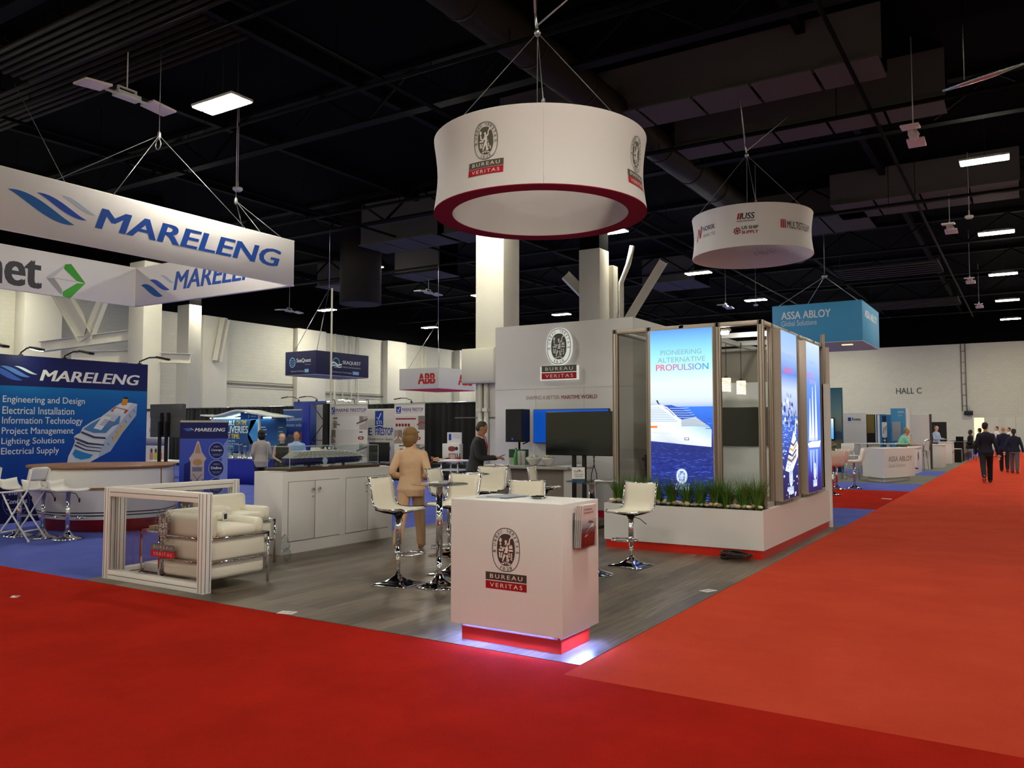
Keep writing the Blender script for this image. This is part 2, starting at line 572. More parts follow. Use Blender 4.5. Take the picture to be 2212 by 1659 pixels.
def _wood(nt, b):
    N, L = nt.nodes.new, nt.links.new
    tc = N('ShaderNodeTexCoord')
    mp = N('ShaderNodeMapping'); mp.inputs['Rotation'].default_value = (0, 0, PI / 2)
    L(tc.outputs['Object'], mp.inputs[0])
    br = N('ShaderNodeTexBrick')
    br.inputs['Scale'].default_value = 1.0; br.inputs['Mortar Size'].default_value = .0018; br.inputs['Brick Width'].default_value = 1.2; br.inputs['Row Height'].default_value = .16
    br.inputs['Color1'].default_value = (*rgb('#51473d'), 1); br.inputs['Color2'].default_value = (*rgb('#76695b'), 1); br.inputs['Mortar'].default_value = (*rgb('#463f3a'), 1)
    br.offset_frequency = 2; br.offset = .37
    L(mp.outputs[0], br.inputs['Vector'])
    m2 = N('ShaderNodeMapping'); m2.inputs['Scale'].default_value = (1.1, 22, 1)
    L(mp.outputs[0], m2.inputs[0])
    ns = N('ShaderNodeTexNoise'); ns.inputs['Scale'].default_value = 1.6; ns.inputs['Detail'].default_value = 8; ns.inputs['Roughness'].default_value = .7
    L(m2.outputs[0], ns.inputs[0])
    cr = N('ShaderNodeValToRGB')
    cr.color_ramp.elements[0].position = .3; cr.color_ramp.elements[0].color = (.30, .285, .27, 1)
    cr.color_ramp.elements[1].position = .72; cr.color_ramp.elements[1].color = (1.65, 1.6, 1.54, 1)
    L(ns.outputs[0], cr.inputs[0])
    mx = N('ShaderNodeMix'); mx.data_type = 'RGBA'; mx.blend_type = 'MULTIPLY'; mx.inputs['Factor'].default_value = 1
    L(br.outputs['Color'], mx.inputs['A']); L(cr.outputs[0], mx.inputs['B'])
    L(mx.outputs['Result'], b.inputs['Base Color'])
    b.inputs['Roughness'].default_value = .36
    b.inputs['Specular IOR Level'].default_value = .4
WOOD = node_mat('grey_wood_plank_vinyl', _wood)
def _block(c1, c2, mortar, axis):
    def fn(nt, b):
        N, L = nt.nodes.new, nt.links.new
        tc = N('ShaderNodeTexCoord')
        sp = N('ShaderNodeSeparateXYZ'); cb = N('ShaderNodeCombineXYZ')
        L(tc.outputs['Object'], sp.inputs[0]); L(sp.outputs[axis], cb.inputs[0]); L(sp.outputs[2], cb.inputs[1])
        br = N('ShaderNodeTexBrick')
        br.inputs['Scale'].default_value = 1; br.inputs['Brick Width'].default_value = .42; br.inputs['Row Height'].default_value = .21; br.inputs['Mortar Size'].default_value = .006
        for k, c in (('Color1', c1), ('Color2', c2), ('Mortar', mortar)):
            br.inputs[k].default_value = (*rgb(c), 1)
        L(cb.outputs[0], br.inputs['Vector'])
        L(br.outputs[0], b.inputs['Base Color'])
        b.inputs['Roughness'].default_value = .75
    return fn
BLOCK_Y = node_mat('painted_block_wall_side', _block('#cfcdb8', '#d3d1bc', '#c4c2ad', 1))
BLOCK_X = node_mat('painted_block_wall_far', _block('#d2cfbb', '#d6d3bf', '#c3c0ac', 0))
PAINT = mat('cream_white_paint', '#d9d6c3', .6, noise=.02, nscale=3)
PAINT2 = mat('cream_white_steel_paint', '#dbd8c8', .55, bump=.25, bscale=25)
CEIL = mat('black_ceiling_paint', '#0c0b0b', .9, spec=.03)
CEIL2 = mat('black_steelwork_paint', '#0f0e0d', .7, spec=.08)
CEIL3 = mat('dark_grey_duct', '#2c2724', .6, spec=.1)
PANELG = mat('grey_ceiling_panel', '#5a5654', .8, spec=.05)
def struct(o):
    o['kind'] = 'structure'
    return o

# floors: bare slab plus laid coverings
struct(B().box(WALLW - .3, EASTX + .3, SOUTHY - .3, FARY + .3, -.3, -.03).build('floor', mat('concrete_slab', '#6d6a66', .8)))
def floor_piece(name, x0, x1, y0, y1, m, z=0.0, th=.028):
    return struct(B().box(x0, x1, y0, y1, z - th, z).build(name, m))
floor_piece('floor_cross_aisle_carpet', WALLW, EASTX, 1.45, 4.70, RED_CARPET)
floor_piece('floor_grey_near', WALLW, EASTX, SOUTHY, 1.45, GREY_CARPET)
floor_piece('floor_grey_east', .75, EASTX, 4.70, 70.0, GREY_CARPET)
floor_piece('floor_cross_aisle_edge', WALLW, -2.57, 4.70, 4.93, RED_CARPET)
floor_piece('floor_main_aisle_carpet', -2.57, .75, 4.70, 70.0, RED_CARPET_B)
floor_piece('floor_booth_planks', -8.4, -2.57, 4.93, 14.2, WOOD, .004, .03)
floor_piece('floor_side_carpet', WALLW, -8.4, 4.93, 70.0, BLUE_CARPET)
floor_piece('floor_blue_strip', -8.4, -2.57, 14.2, 17.4, BLUE_CARPET)
floor_piece('floor_second_cross_aisle', -8.4, -2.57, 17.4, 22.9, RED_CARPET)
floor_piece('floor_blue_strip_beyond', -8.4, -2.57, 22.9, 26.0, BLUE_CARPET)
floor_piece('floor_grey_booth_carpet', -8.4, -2.57, 26.0, 48.0, GREY_CARPET)
floor_piece('floor_blue_strip_between', -8.4, -2.6, 31.2, 34.4, BLUE_CARPET, .003, .03)
floor_piece('floor_blue_far', -8.4, -2.57, 48.0, 70.0, BLUE_CARPET)
floor_piece('floor_blue_end', WALLW, EASTX, 70.0, FARY, BLUE_CARPET)

# walls
def wall(name, x0, x1, y0, y1, m):
    b = B().box(x0, x1, y0, y1, 0 - .03, TOPZ, 0)
    b.box(x0, x1, y0, y1, TOPZ, CEILZ, 1)
    return struct(b.build(name, [m, CEIL]))
wall('wall_left', WALLW - .3, WALLW, SOUTHY, FARY, BLOCK_Y)
wall('wall_far', WALLW - .3, EASTX + .3, FARY, FARY + .3, BLOCK_X)
wall('wall_right', EASTX, EASTX + .3, SOUTHY, FARY, BLOCK_Y)
wall('wall_near', WALLW - .3, EASTX + .3, SOUTHY - .3, SOUTHY, BLOCK_X)
struct(B().box(WALLW - .3, EASTX + .3, SOUTHY - .3, FARY + .3, CEILZ, CEILZ + .3).build('ceiling', CEIL))

# pilasters and recess bands on the left wall
def pil(name, y0, y1, dx, z1=TOPZ, m=PAINT):
    return struct(B().box(WALLW, WALLW + dx, y0, y1, -.03, z1, bev=.01).build(name, m))
pil('wall_left_pier_first', 20.6, 22.4, .9)
pil('wall_left_pier_third', 31.0, 32.7, .5)
pil('wall_left_pier_fourth', 38.4, 41.0, .45)
pil('wall_left_pier_fifth', 47.4, 49.6, .5)
pil('wall_left_pier_sixth', 56.6, 58.4, .6)
for i, (y0, y1, z) in enumerate(((32.7, 38.4, 4.55), (41, 47.4, 4.2))):
    struct(B().box(WALLW, WALLW + .05, y0, y1, z, z + .05).box(WALLW, WALLW + .07, y0, y1, z - .22, z - .12, 1).box(WALLW, WALLW + .05, y0, y1, z - .36, z - .32)
           .build('trim_%d' % (i + 1), [PAINT, mat('grey_pipe', '#6f6c66', .5)]))
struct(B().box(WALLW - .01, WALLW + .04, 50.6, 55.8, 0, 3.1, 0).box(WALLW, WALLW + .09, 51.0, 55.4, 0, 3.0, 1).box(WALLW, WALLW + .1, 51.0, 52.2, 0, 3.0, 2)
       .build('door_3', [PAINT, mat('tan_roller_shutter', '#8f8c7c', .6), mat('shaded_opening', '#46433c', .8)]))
for k, (y, r) in enumerate(((42.2, .09), (43.0, .05), (43.9, .05), (44.6, .05), (52.0, .06), (52.5, .06))):
    t = B().cyl((WALLW + .12, y, -.02), (WALLW + .12, y, TOPZ), r, n=8).build('wall_conduit', PAINT)
    tag(t, 'painted vertical conduit pipe running up the cream left wall', 'pipe', 'conduits on the left wall')

# structural columns
def column(name, cx, cy, w_, d_, label, z1=TOPZ):
    o = B().box(cx - w_ / 2, cx + w_ / 2, cy - d_ / 2, cy + d_ / 2, 0, z1, 0, bev=.015).box(cx - w_ / 2 + .02, cx + w_ / 2 - .02, cy - d_ / 2 + .02, cy + d_ / 2 - .02, z1, CEILZ, 1).build(name, [PAINT, CEIL])
    return tag(struct(o), label, 'column')
column('column_white_square', -13.75, 21.0, 1.02, .9, 'white square column behind the tall white booth wall')
column('column_white_far', -13.72, 27.6, .86, .8, 'white square column further back with steel braces beside it')
column('column_left', -30.15, 20.0, 1.0, .82, 'broad white column at the left beside the steel cross beam')
column('column_left_far', -38.6, 28.25, 1.0, .8, 'narrower white column behind the blue advertising wall')
# box and pipes on the first column
t = thing('electrical_enclosure', 'large white electrical box mounted on the square column', 'enclosure', (-13.95, 20.4, 0))
B().box(-14.55, -13.35, 20.22, 20.54, 2.95, 4.0, bev=.012).build('cabinet_box', PAINT, t, True)
B().box(-14.52, -13.38, 20.20, 20.23, 2.98, 3.97, bev=.005).build('cover', PAINT, t, True)
for x in (-14.02, -13.80):
    tag(B().tube([(x, 20.46, .02), (x, 20.46, 2.96)], .075, 10).box(x - .09, x + .09, 20.36, 20.54, 2.1, 2.2).build('conduit_pipe', PAINT), 'fat white conduit pipe running down the square column below its box', 'pipe', 'conduits below the electrical box')
tag(B().beam((-15.0, 20.52, 1.92), (-13.25, 20.52, 1.92), .03, .03).build('cable_rail', mat('grey_pipe', '#6f6c66')), 'thin grey rail across the square column', 'rail')

# white steel braces
def steel(name, label, segs, cat='beam', grp=None):
    b = B()
    for p0, p1, h, wd in segs:
        p0, p1 = Vector(p0), Vector(p1)
        d = (p1 - p0).normalized()
        q = d.to_track_quat('Z', 'Y').to_matrix().to_4x4()
        M = Matrix.Translation((p0 + p1) / 2) @ q
        ln = (p1 - p0).length / 2
        b.box(-.012, .012, -h / 2, h / 2, -ln, ln, M=M)
        b.box(-wd / 2, wd / 2, h / 2 - .02, h / 2, -ln, ln, M=M)
        b.box(-wd / 2, wd / 2, -h / 2, -h / 2 + .02, -ln, ln, M=M)
    return tag(b.build(name, PAINT2), label, cat, grp)

steel('steel_cross_beam', 'long white steel beam running into the broad left column', [((-34.3, 18.1, 4.95), (-30.66, 19.95, 5.42), .42, .3)])
steel('steel_brace', 'white steel brace leaning left above the cross beam', [((-32.5, 18.95, 5.3), (-33.75, 18.2, 7.7), .62, .4)])
steel('steel_brace', 'white steel brace leaning right above the cross beam', [((-32.45, 19.0, 5.3), (-31.7, 19.4, 7.6), .34, .3)])
steel('steel_stub_beam', 'short white steel beam right of the broad left column', [((-29.6, 20.4, 4.45), (-28.5, 20.95, 4.4), .4, .3)])
steel('steel_lower_beam', 'lower white steel beam beneath the cross beam', [((-33.2, 18.75, 4.5), (-30.66, 20.1, 4.55), .5, .3)])
steel('steel_pier_brace', 'white steel brace fixed to the cream wall pier', [((-40.7, 31.75, 5.6), (-40.75, 32.3, 8.2), .4, .4)])
steel('steel_column_brace', 'white steel brace rising right from the far square column', [((-13.1, 28.76, 5.4), (-11.7, 29.5, 8.0), .34, .4)])
steel('steel_column_brace', 'short white steel brace rising left behind the far square column', [((-13.9, 28.3, 6.2), (-14.95, 27.6, 7.5), .34, .4)])
tag(B().tube([(-13.12, 28.72, 0), (-13.12, 28.72, 7.2), (-12.85, 28.8, 7.9), (-12.7, 28.85, 8.6)], .1, 10).build('rain_pipe', PAINT2), 'white pipe with a bend beside the far square column', 'pipe')
tag(struct(B().box(-13.55, -13.2, 28.2, 28.6, 0, 7.8, bev=.01).build('column_white_slim', PAINT2)), 'slim white post between the far square column and its brace', 'column')

# ------------------------------------------------------------------ high-bay lamps
LENS = mat('lamp_lens', '#ffffff', .5, emit=LAMP, ecol=(1.0, .955, .82))
HOUSE = mat('lamp_housing', '#cfcdc6', .5)
def high_bay(x, y, z, label, grp='lit high bay lamps under the ceiling'):
    t = thing('high_bay_lamp', label, 'lamp', (x, y, z), 0, grp)
    b = B().box(-.62, .62, -.27, .27, .02, .075, bev=.01)
    b.box(-.45, .45, -.08, .08, .075, .15, bev=.01)
    b.build('housing', HOUSE, t)
    for sy in (-.135, .135):
        B().box(-.60, .60, sy - .11, sy + .11, 0, .02).build('lens', LENS, t)
    B().tube([(0, 0, .15), (.03, 0, .5), (0, 0, CEILZ - z)], .009, 5).build('hanger', CEIL3, t)
    return t
LAMPS = []
for x, ys in ((-.85, (26.6, 36.8, 46.9, 56.6, 66.4)), (-13.5, (19.0, 28.7, 38.6, 48.6, 58.6, 68.0)), (-26.2, (19.0, 29.0, 38.4, 47.8, 57.5, 67.5)), (-38.0, (38.0, 48.7, 58.6, 28.5, 18.5))):
    for y in ys: LAMPS.append((x, y, 9.2))
for x, y in ((-.85, 5.3), (11.5, 6.3), (11.5, 16.4), (11.5, 26.6), (11.5, 36.8), (11.5, 46.9), (11.5, 56.6), (24, 6.3), (24, 26.6), (24, 46.9), (-26.2, 9.0), (-38, 8.5)):
    LAMPS.append((x, y, 9.2))
for x in (-38, -26.2, -13.5, -.85, 11.5, 24):
    for y in (-3.8, -13.9, -24.0, -34.0):
        LAMPS.append((x, y, 9.2))
LAMPS.append((-13.6, 10.6, 8.1))
SEEN = {(-.85, 26.6): 'lit high bay lamp above the right aisle, nearest to the viewer', (-.85, 36.8): 'second lit high bay lamp along the right aisle',
        (-.85, 46.9): 'third lit high bay lamp along the right aisle', (-.85, 56.6): 'fourth lit high bay lamp along the right aisle', (-.85, 66.4): 'lit high bay lamp above the right aisle closest to the far wall',
        (-13.6, 10.6): 'large bright high bay lamp hanging above the blue lettered square sign', (-13.5, 28.7): 'lit high bay lamp peeking out under the red rim of the round sign',
        (-13.5, 38.6): 'lit high bay lamp below the smaller round sign', (-13.5, 48.6): 'lit high bay lamp above the glass meeting room, left of the light blue sign',
        (-26.2, 29.0): 'lit high bay lamp right of the corner of the square hanging sign', (-38.0, 38.0): 'lit high bay lamp above the navy hanging cube sign',
        (-38.0, 48.7): 'lit high bay lamp above the red lettered white hanging sign', (-26.2, 47.8): 'lit high bay lamp seen between the two white square columns'}
for x, y, z in LAMPS:
    high_bay(x, y, z, SEEN.get((x, y), 'lit high bay lamp over the hall, hidden or beyond the picture'))

# unlit twin panel emergency lights
def twin(x, y, z, s, label, rz=0.0):
    t = thing('twin_panel_light', label, 'light', (x, y, z), rz, 'unlit twin panel lights under the ceiling')
    pk = mat('off_white_panel_light', '#d9c9c2', .5)
    for sx in (-1, 1):
        M = Matrix.Rotation(.12 * sx, 4, 'Y')
        B().box(-.24, .24, -.2, .2, -.025, .025, bev=.012, M=Matrix.Translation((sx * .62, 0, 0)) @ M).build('light_panel', pk, t)
    B().box(-.22, .22, -.1, .1, -.05, .06, bev=.01).cyl((-.4, 0, 0), (.4, 0, 0), .03).tube([(-.25, -.1, 0), (-.32, -.14, -.06), (-.22, -.15, -.09), (-.16, -.1, -.04)], .012, 5).build('driver_box', HOUSE, t)
    B().box(-.18, -.15, -.02, .02, .06, .16).box(.15, .18, -.02, .02, .06, .16).box(-.18, .18, -.02, .02, .15, .18).cyl((0, 0, .17), (0, 0, CEILZ - z), .012, n=5).build('bracket', HOUSE, t)
    t.scale = (s, s, 1)
    return t
twin(-15.95, 10.03, 8.6, 1.2, 'large unlit twin panel light above the left hanging sign', PI / 2)
twin(-2.13, 21.4, 8.6, 1.0, 'unlit twin panel light above the right aisle, nearest one', PI / 2)
twin(-2.13, 32.1, 8.6, 1.0, 'unlit twin panel light above the right aisle, second one', PI / 2)
twin(-2.15, 44.0, 8.6, 1.0, 'unlit twin panel light above the right aisle, third one', PI / 2)
twin(-2.19, 53.4, 8.6, 1.0, 'unlit twin panel light above the right aisle, farthest one', PI / 2)
twin(-26.0, 33.2, 8.6, 1.1, 'unlit twin panel light beside the square column behind the booth', PI / 2)
twin(-37.1, 34.0, 8.6, 1.1, 'unlit twin panel light right of the square sign over the left wall', PI / 2)
twin(-14.5, 46.0, 8.6, 1.1, 'unlit twin panel light left of the light blue sign', PI / 2)

# ------------------------------------------------------------------ dark ceiling services
def ceil_obj(name, b, m, label, cat, grp=None):
    return tag(b.build(name, m), label, cat, grp)
for y in (8.0, 16.2, 24.4, 32.6, 40.8, 49.0, 57.2, 65.4):
    b = B().box(WALLW + .05, EASTX - .05, y - .16, y + .16, CEILZ - .14, CEILZ - .01).box(WALLW + .05, EASTX - .05, y - .16, y + .16, 9.75, 9.82)
    x = WALLW + 1
    k = 0
    while x < EASTX - 2:
        b.beam((x, y, 9.8), (x + 1.6, y, CEILZ - .12), .07, .07)
        b.beam((x + 1.6, y, CEILZ - .12), (x + 3.2, y, 9.8), .07, .07)
        x += 3.2
    o = ceil_obj('ceiling_truss', b, CEIL2, 'black steel roof truss crossing the hall ceiling', 'truss', 'black roof trusses')
    o['kind'] = 'structure'
for x in (-37, -31.5, -26, -20.5, -15, -9.5, -4.2, 1.5, 7):
    o = ceil_obj('ceiling_joist', B().box(x - .1, x + .1, SOUTHY, FARY, CEILZ - .3, CEILZ - .01), CEIL2, 'black joist running along the hall ceiling', 'joist', 'black ceiling joists')
    o['kind'] = 'structure'
# bundled conduit racks (two groups of parallel bars)
for (p0, p1, lab) in (((-17.8, 8.6, 9.6), (-12.0, 12.4, 9.6), 'upper'), ((-22.5, 9.8, 9.6), (-16.8, 13.5, 9.6), 'lower')):
    p0, p1 = Vector(p0), Vector(p1)
    d = (p1 - p0).normalized()
    n_ = Vector((0, 1, 0))
    t = thing('conduit_rack', 'rack of parallel dark conduits on the ceiling, %s of the two at the upper left' % lab, 'conduits', p0, 0, 'conduit racks')
    for i in range(7):
        q = p0 + n_ * (i * .19)
        e = Vector((p1.x + 0, q.y, q.z))
        B().cyl((p0.x - 1.5, q.y, q.z), (p1.x + 3.5, q.y, q.z), .055, n=8).build('conduit', CEIL3, t, True)
    for i in range(4):
        xx = p0.x + (p1.x - p0.x) * i / 3
        B().box(xx - .03, xx + .03, p0.y - .15, p0.y + 1.3, p0.z + .06, p0.z + .12).box(xx - .02, xx + .02, p0.y - .12, p0.y - .08, p0.z + .1, CEILZ).build('hanger_strut', CEIL2, t, True)
# air ducts
DUCTS = [((-9.0, 5.0, 9.9), (-9.0, 40.0, 9.9), .45, 'round dark air duct running along the ceiling behind the round sign'),
         ((-24.5, 26.5, 7.0), (-24.5, 26.5, 11.0), .9, 'short vertical dark duct drop above a lit lamp at the centre left'),
         ((-20.5, 6.0, 10.1), (4.0, 6.0, 10.1), .35, 'round dark air duct crossing near the top of the picture'),
         ((3.4, 4.0, 9.8), (3.4, 60.0, 9.8), .5, 'round dark air duct above the red aisle at the right')]
for p0, p1, r, lab in DUCTS:
    b = B().cyl(p0, p1, r, n=20)
    L_ = (Vector(p1) - Vector(p0)).length
    for i in range(1, int(L_ / 2.5)):
        q = Vector(p0).lerp(Vector(p1), i * 2.5 / L_)
        e = (Vector(p1) - Vector(p0)).normalized() * .04
        b.cyl(q - e, q + e, r * 1.04, n=20)
    ceil_obj('air_duct', b, CEIL3, lab, 'duct')
# dropped grey panels between the trusses
for k, (x0, x1, y0, y1, z) in enumerate(((-12.5, -2.5, 19.0, 20.3, 9.7), (-8.5, -1.5, 22.2, 23.5, 9.7), (-23.5, -19.5, 25.2, 27.0, 9.2), (-19.3, -16.5, 25.4, 27.2, 9.2), (-27, -24.2, 31.5, 33.5, 9.3), (-6, 0, 31.5, 34, 9.8), (-10, -5, 33, 36, 9.8), (-18, -15, 42, 45, 9.6), (-34, -31, 33, 35, 9.6))):
    b = B()
    n = max(2, int((x1 - x0) / 1.3))
    for i in range(n):
        a = x0 + (x1 - x0) * i / n
        b.box(a + .04, a + (x1 - x0) / n - .04, y0, y1, z, z + .04)
    b.box(x0, x1, y0 + .2, y0 + .26, z + .04, CEILZ).box(x0, x1, y1 - .26, y1 - .2, z + .04, CEILZ, 1)
    o = b.build('ceiling_baffle_panels', [PANELG, CEIL2])
    tag(o, 'row of dark grey panels hung between the black trusses', 'ceiling panel', 'grey panels between the trusses')
for k, (y, x0, x1) in enumerate(((40.5, -7.6, -3.2), (52.5, -8.0, -3.2))):
    b = B()
    for i in range(6):
        b.box(x0, x1, y + i * .55, y + i * .55 + .22, 9.0, 9.08)
    b.box(x0, x0 + .08, y, y + 3, 9.08, 9.14).box(x1 - .08, x1, y, y + 3, 9.08, 9.14).cyl((x0 + .04, y + 1.5, 9.1), (x0 + .04, y + 1.5, CEILZ), .02).cyl((x1 - .04, y + 1.5, 9.1), (x1 - .04, y + 1.5, CEILZ), .02)
    tag(b.build('slatted_grille', CEIL3), ('slatted dark grille high above the light blue sign', 'slatted dark grille deeper in, nearer the far wall')[k], 'grille')
# cross pipes, sprinkler line
for k, (p0, p1, r) in enumerate((((-30, 13.6, 9.3), (8, 13.6, 9.3), .05), ((-30, 21.5, 9.4), (8, 21.5, 9.4), .06), ((-30, 30.6, 9.3), (8, 30.6, 9.3), .05), ((-12.2, 4, 9.5), (-12.2, 66, 9.5), .06), ((-21.6, 4, 9.4), (-21.6, 66, 9.4), .05), ((-3.1, 4, 9.5), (-3.1, 66, 9.5), .05), ((-30, 10.1, 9.35), (2, 10.1, 9.35), .045))):
    b = B().cyl(p0, p1, r, n=8)
    p0, p1 = Vector(p0), Vector(p1)
    for i in range(8):
        q = p0.lerp(p1, (i + .5) / 8)
        b.cyl(q, (q.x, q.y, CEILZ), .012, n=5)
    ceil_obj('sprinkler_pipe', b, CEIL2, 'thin dark sprinkler pipe hung under the ceiling', 'pipe', 'sprinkler pipes')
# added foil strip as truss glare top right, and small ceiling fittings
ceil_obj('truss_glint_strip', B().tube([(-1.3, 18.75, 8.55), (-.9, 18.65, 8.58), (-.4, 18.55, 8.62), (.2, 18.4, 8.66)], [.03, .06, .07, .03], 10).cyl((-.9, 18.65, 8.6), (-.9, 18.65, CEILZ), .01, n=5), mat('glint_foil', (.5, .5, .52), .22, 1.0, bump=1.0, bscale=30), 'added foil strip for the glare on a truss at the top right of the ceiling', 'pipe')
for x, y, z, lab in ((-18.5, 15.0, 8.2, 'small white dome fitting on the ceiling right of the square sign lamp'), (-8.0, 29.0, 8.4, 'small dome fitting above the smaller round sign'), (-1.5, 31.5, 8.7, 'small dome fitting between two aisle lamps'), (-13.0, 46.8, 8.6, 'small dome fitting just above a lamp near the light blue sign')):
    tag(B().lathe([(.02, .3), (.03, .12), (.13, .1), (.14, .05), (.09, 0)], (x, y, z), 14).cyl((x, y, z + .28), (x, y, CEILZ), .012, n=5).build('dome_fitting', HOUSE), lab, 'fitting')
# far wall: name, cable ladder, doors
a = Art(XZ(FARY - .02, .004))
a.text('HALL C', -9.1, 4.44, -7.22, 4.92, '#4b4a45', 0, bold=.012)
tag(a.build('wall_lettering'), 'dark HALL C lettering on the far cream wall', 'lettering')
b = B()
for x in (-4.36, -4.06): b.cyl((x, FARY - .1, 3.0), (x, FARY - .1, 8.3), .035, n=6)
for i in range(6): b.cyl((-4.36, FARY - .1, 3.4 + i * .86), (-4.06, FARY - .1, 3.4 + i * .86), .025, n=6)
tag(b.build('cable_ladder', mat('grey_pipe', '#6f6c66')), 'grey vertical cable ladder on the far wall', 'ladder')
t = thing('wall_speaker', 'black wall speaker box below the cable ladder', 'speaker', (-3.95, FARY - .2, 2.7))
B().box(-.3, .3, -.18, .2, -.02, .3, bev=.02).build('cabinet_body', BLACK, t)
B().cyl((0, .1, .3), (0, .15, .7), .04).box(-.12, .12, .1, .2, .7, .9).build('mount', HOUSE, t)
LIT = mat('lit_corridor', '#fff3b8', .6, emit=1.1, ecol='#ffe9a0')
b = B().box(-3.66, -2.86, FARY - .015, FARY - .005, 0, 2.5, 0)
struct(b.box(-3.6, -2.92, FARY - .02, FARY - .012, .05, 2.45, 1).build('door_1', [PAINT, LIT]))
struct(B().box(-2.84, -2.0, FARY - .03, FARY, 0, 2.5, 0).box(-1.5, -.1, FARY - .03, FARY, 0, 2.5, 0).box(-.83, -.81, FARY - .035, FARY, 0, 2.5, 1).build('door_2', [PAINT, mat('door_gap', '#8d8a7c')]))
# ================================================================== main booth
DK, RD = '#4a4640', '#b20f1c'
# ---------------- reception counter
t = thing('reception_counter', 'white reception counter with oval seal and red plinth glowing at the floor', 'counter', (-3.215, 5.28, 0))
B().box(-3.69, -2.74, 5.0, 5.56, .135, 1.05, bev=.003).build('body', WHITE, t, True)
B().box(-3.65, -2.80, 5.09, 5.52, .004, .135).build('plinth', RED, t, True)
b = B()
LED = mat('blue_white_led_strip', '#c8d4ff', .4, emit=330, ecol=(.20, .30, 1.0))
b.box(-3.60, -2.83, 5.02, 5.034, .1322, .1348).box(-2.774, -2.76, 5.08, 5.5, .1322, .1348).box(-3.67, -3.655, 5.1, 5.5, .131, .1345)
b.build('led_strip', LED, t, True)
B().box(-3.62, -2.80, 5.036, 5.040, .112, .1349).box(-2.782, -2.778, 5.04, 5.5, .112, .1349).box(-3.652, -3.648, 5.1, 5.5, .112, .1349).build('added_led_baffle', STEEL, t, True)  # unseen baffle, added to keep the LED light off the plinth
a = bv_emblem(Art(XZ(5.0, .0008)), -3.20, .705, .312, '#463a36', '#e9d9d2', '#9c0f18')
a.build('emblem', t)
# leaflets and small things on the counter
t = thing('leaflet_stack', 'two flat leaflets on the left of the white counter top', 'leaflet', (-3.46, 5.32, 1.05))
B().obox((-3.5, 5.3, 1.0525), (.2, .29, .005), .25).build('lower_leaflet', mat('leaflet_grey', '#b9bec6'), t, True)
o = B().obox((-3.40, 5.34, 1.0575), (.2, .28, .005), -.12).build('upper_leaflet', mat('leaflet_blue', '#8c97a5'), t, True)
t = thing('pin_dish', 'small clear dish of dark pins on the white counter top', 'dish', (-3.12, 5.33, 1.05))
B().lathe([(.0, .0), (.05, .0), (.075, .018), (.07, .018), (.046, .005), (0, .005)], n=20, cap=False).build('dish', glass_mat('clear_acrylic', '#eef2f2'), t)
b = B()
for i in range(16):
    an = rnd.random() * 6.3; r = rnd.random() * .04
    b.obox((math.cos(an) * r * 1.3, math.sin(an) * r, .014 + .008 * rnd.random()), (.03, .008, .008), rnd.random() * 3)
o = b.build('pins', BLACK, t)
o['kind'] = 'stuff'
# brochure holder on the counter's side
t = thing('brochure_holder', 'clear acrylic brochure holder fixed to the right side of the counter', 'holder', (-2.74, 5.27, .73))
ACR = glass_mat('clear_acrylic', '#eef2f2')
B().box(-2.739, -2.737, 5.15, 5.39, .73, .98).box(-2.672, -2.670, 5.15, 5.39, .73, .87).box(-2.737, -2.672, 5.15, 5.152, .73, .93).box(-2.737, -2.672, 5.388, 5.39, .73, .93).box(-2.739, -2.67, 5.15, 5.39, .727, .73).build('acrylic_pocket', ACR, t, True)
for k, (y0, lab) in enumerate(((5.195, 'brochure'),) * 4):
    x = -2.728 + k * .013
    tt = thing('brochure', 'red and white cruise ship brochure in the clear holder' if k == 3 else 'brochure tucked behind the front one in the clear holder', 'brochure', (x, 5.31, .735), 0, None if k == 3 else 'brochures in the holder')
    M = Matrix.Translation((x, 5.275 - .006 * (3 - k), .735)) @ Matrix.Rotation(.06, 4, 'Y')
    B().box(-.005, .005, -.105, .105, 0, .297, M=M).build('booklet', mat('brochure_paper', '#ded5d3', .4), tt, True)
    if k == 3:
        a = Art(lambda u, v, l, M=M: M @ Vector((.0055 + .0006 * l, u, v)))
        a.rect(-.105, 0, .105, .10, '#8c1420', 0, grad=[(0, '#7a0d1a'), (1, '#a02530')])
        a.rect(-.105, .10, .105, .2, '#c9b6bc', 0, grad=[(0, '#8e5a66'), (.4, '#8d8ea0'), (1, '#d9cfd0')])
        a.poly([(-.06, .07), (-.02, .075), (.07, .135), (.085, .16), (.06, .165), (-.03, .11)], '#e8e2dc', 1)
        a.poly([(-.05, .085), (0, .09), (.06, .135), (.05, .14), (-.03, .105)], '#8b5a44', 2)
        a.poly([(-.02, .17), (.09, .16), (.05, .18), (0, .185)], '#5c6078', 1)
        for i in range(14): a.oval(-.05 + rnd.random() * .13, .02 + rnd.random() * .05, .002, .002, '#e8c6c6', 2, 6)
        a.text('YOUR PARTNER', -.09, .262, .03, .272, '#9c2b33', 2, bold=.01)
        a.text('FOR CRUISE SHIPS', -.09, .238, .06, .248, '#9c2b33', 2, bold=.01)
        a.build('cover_print', tt)

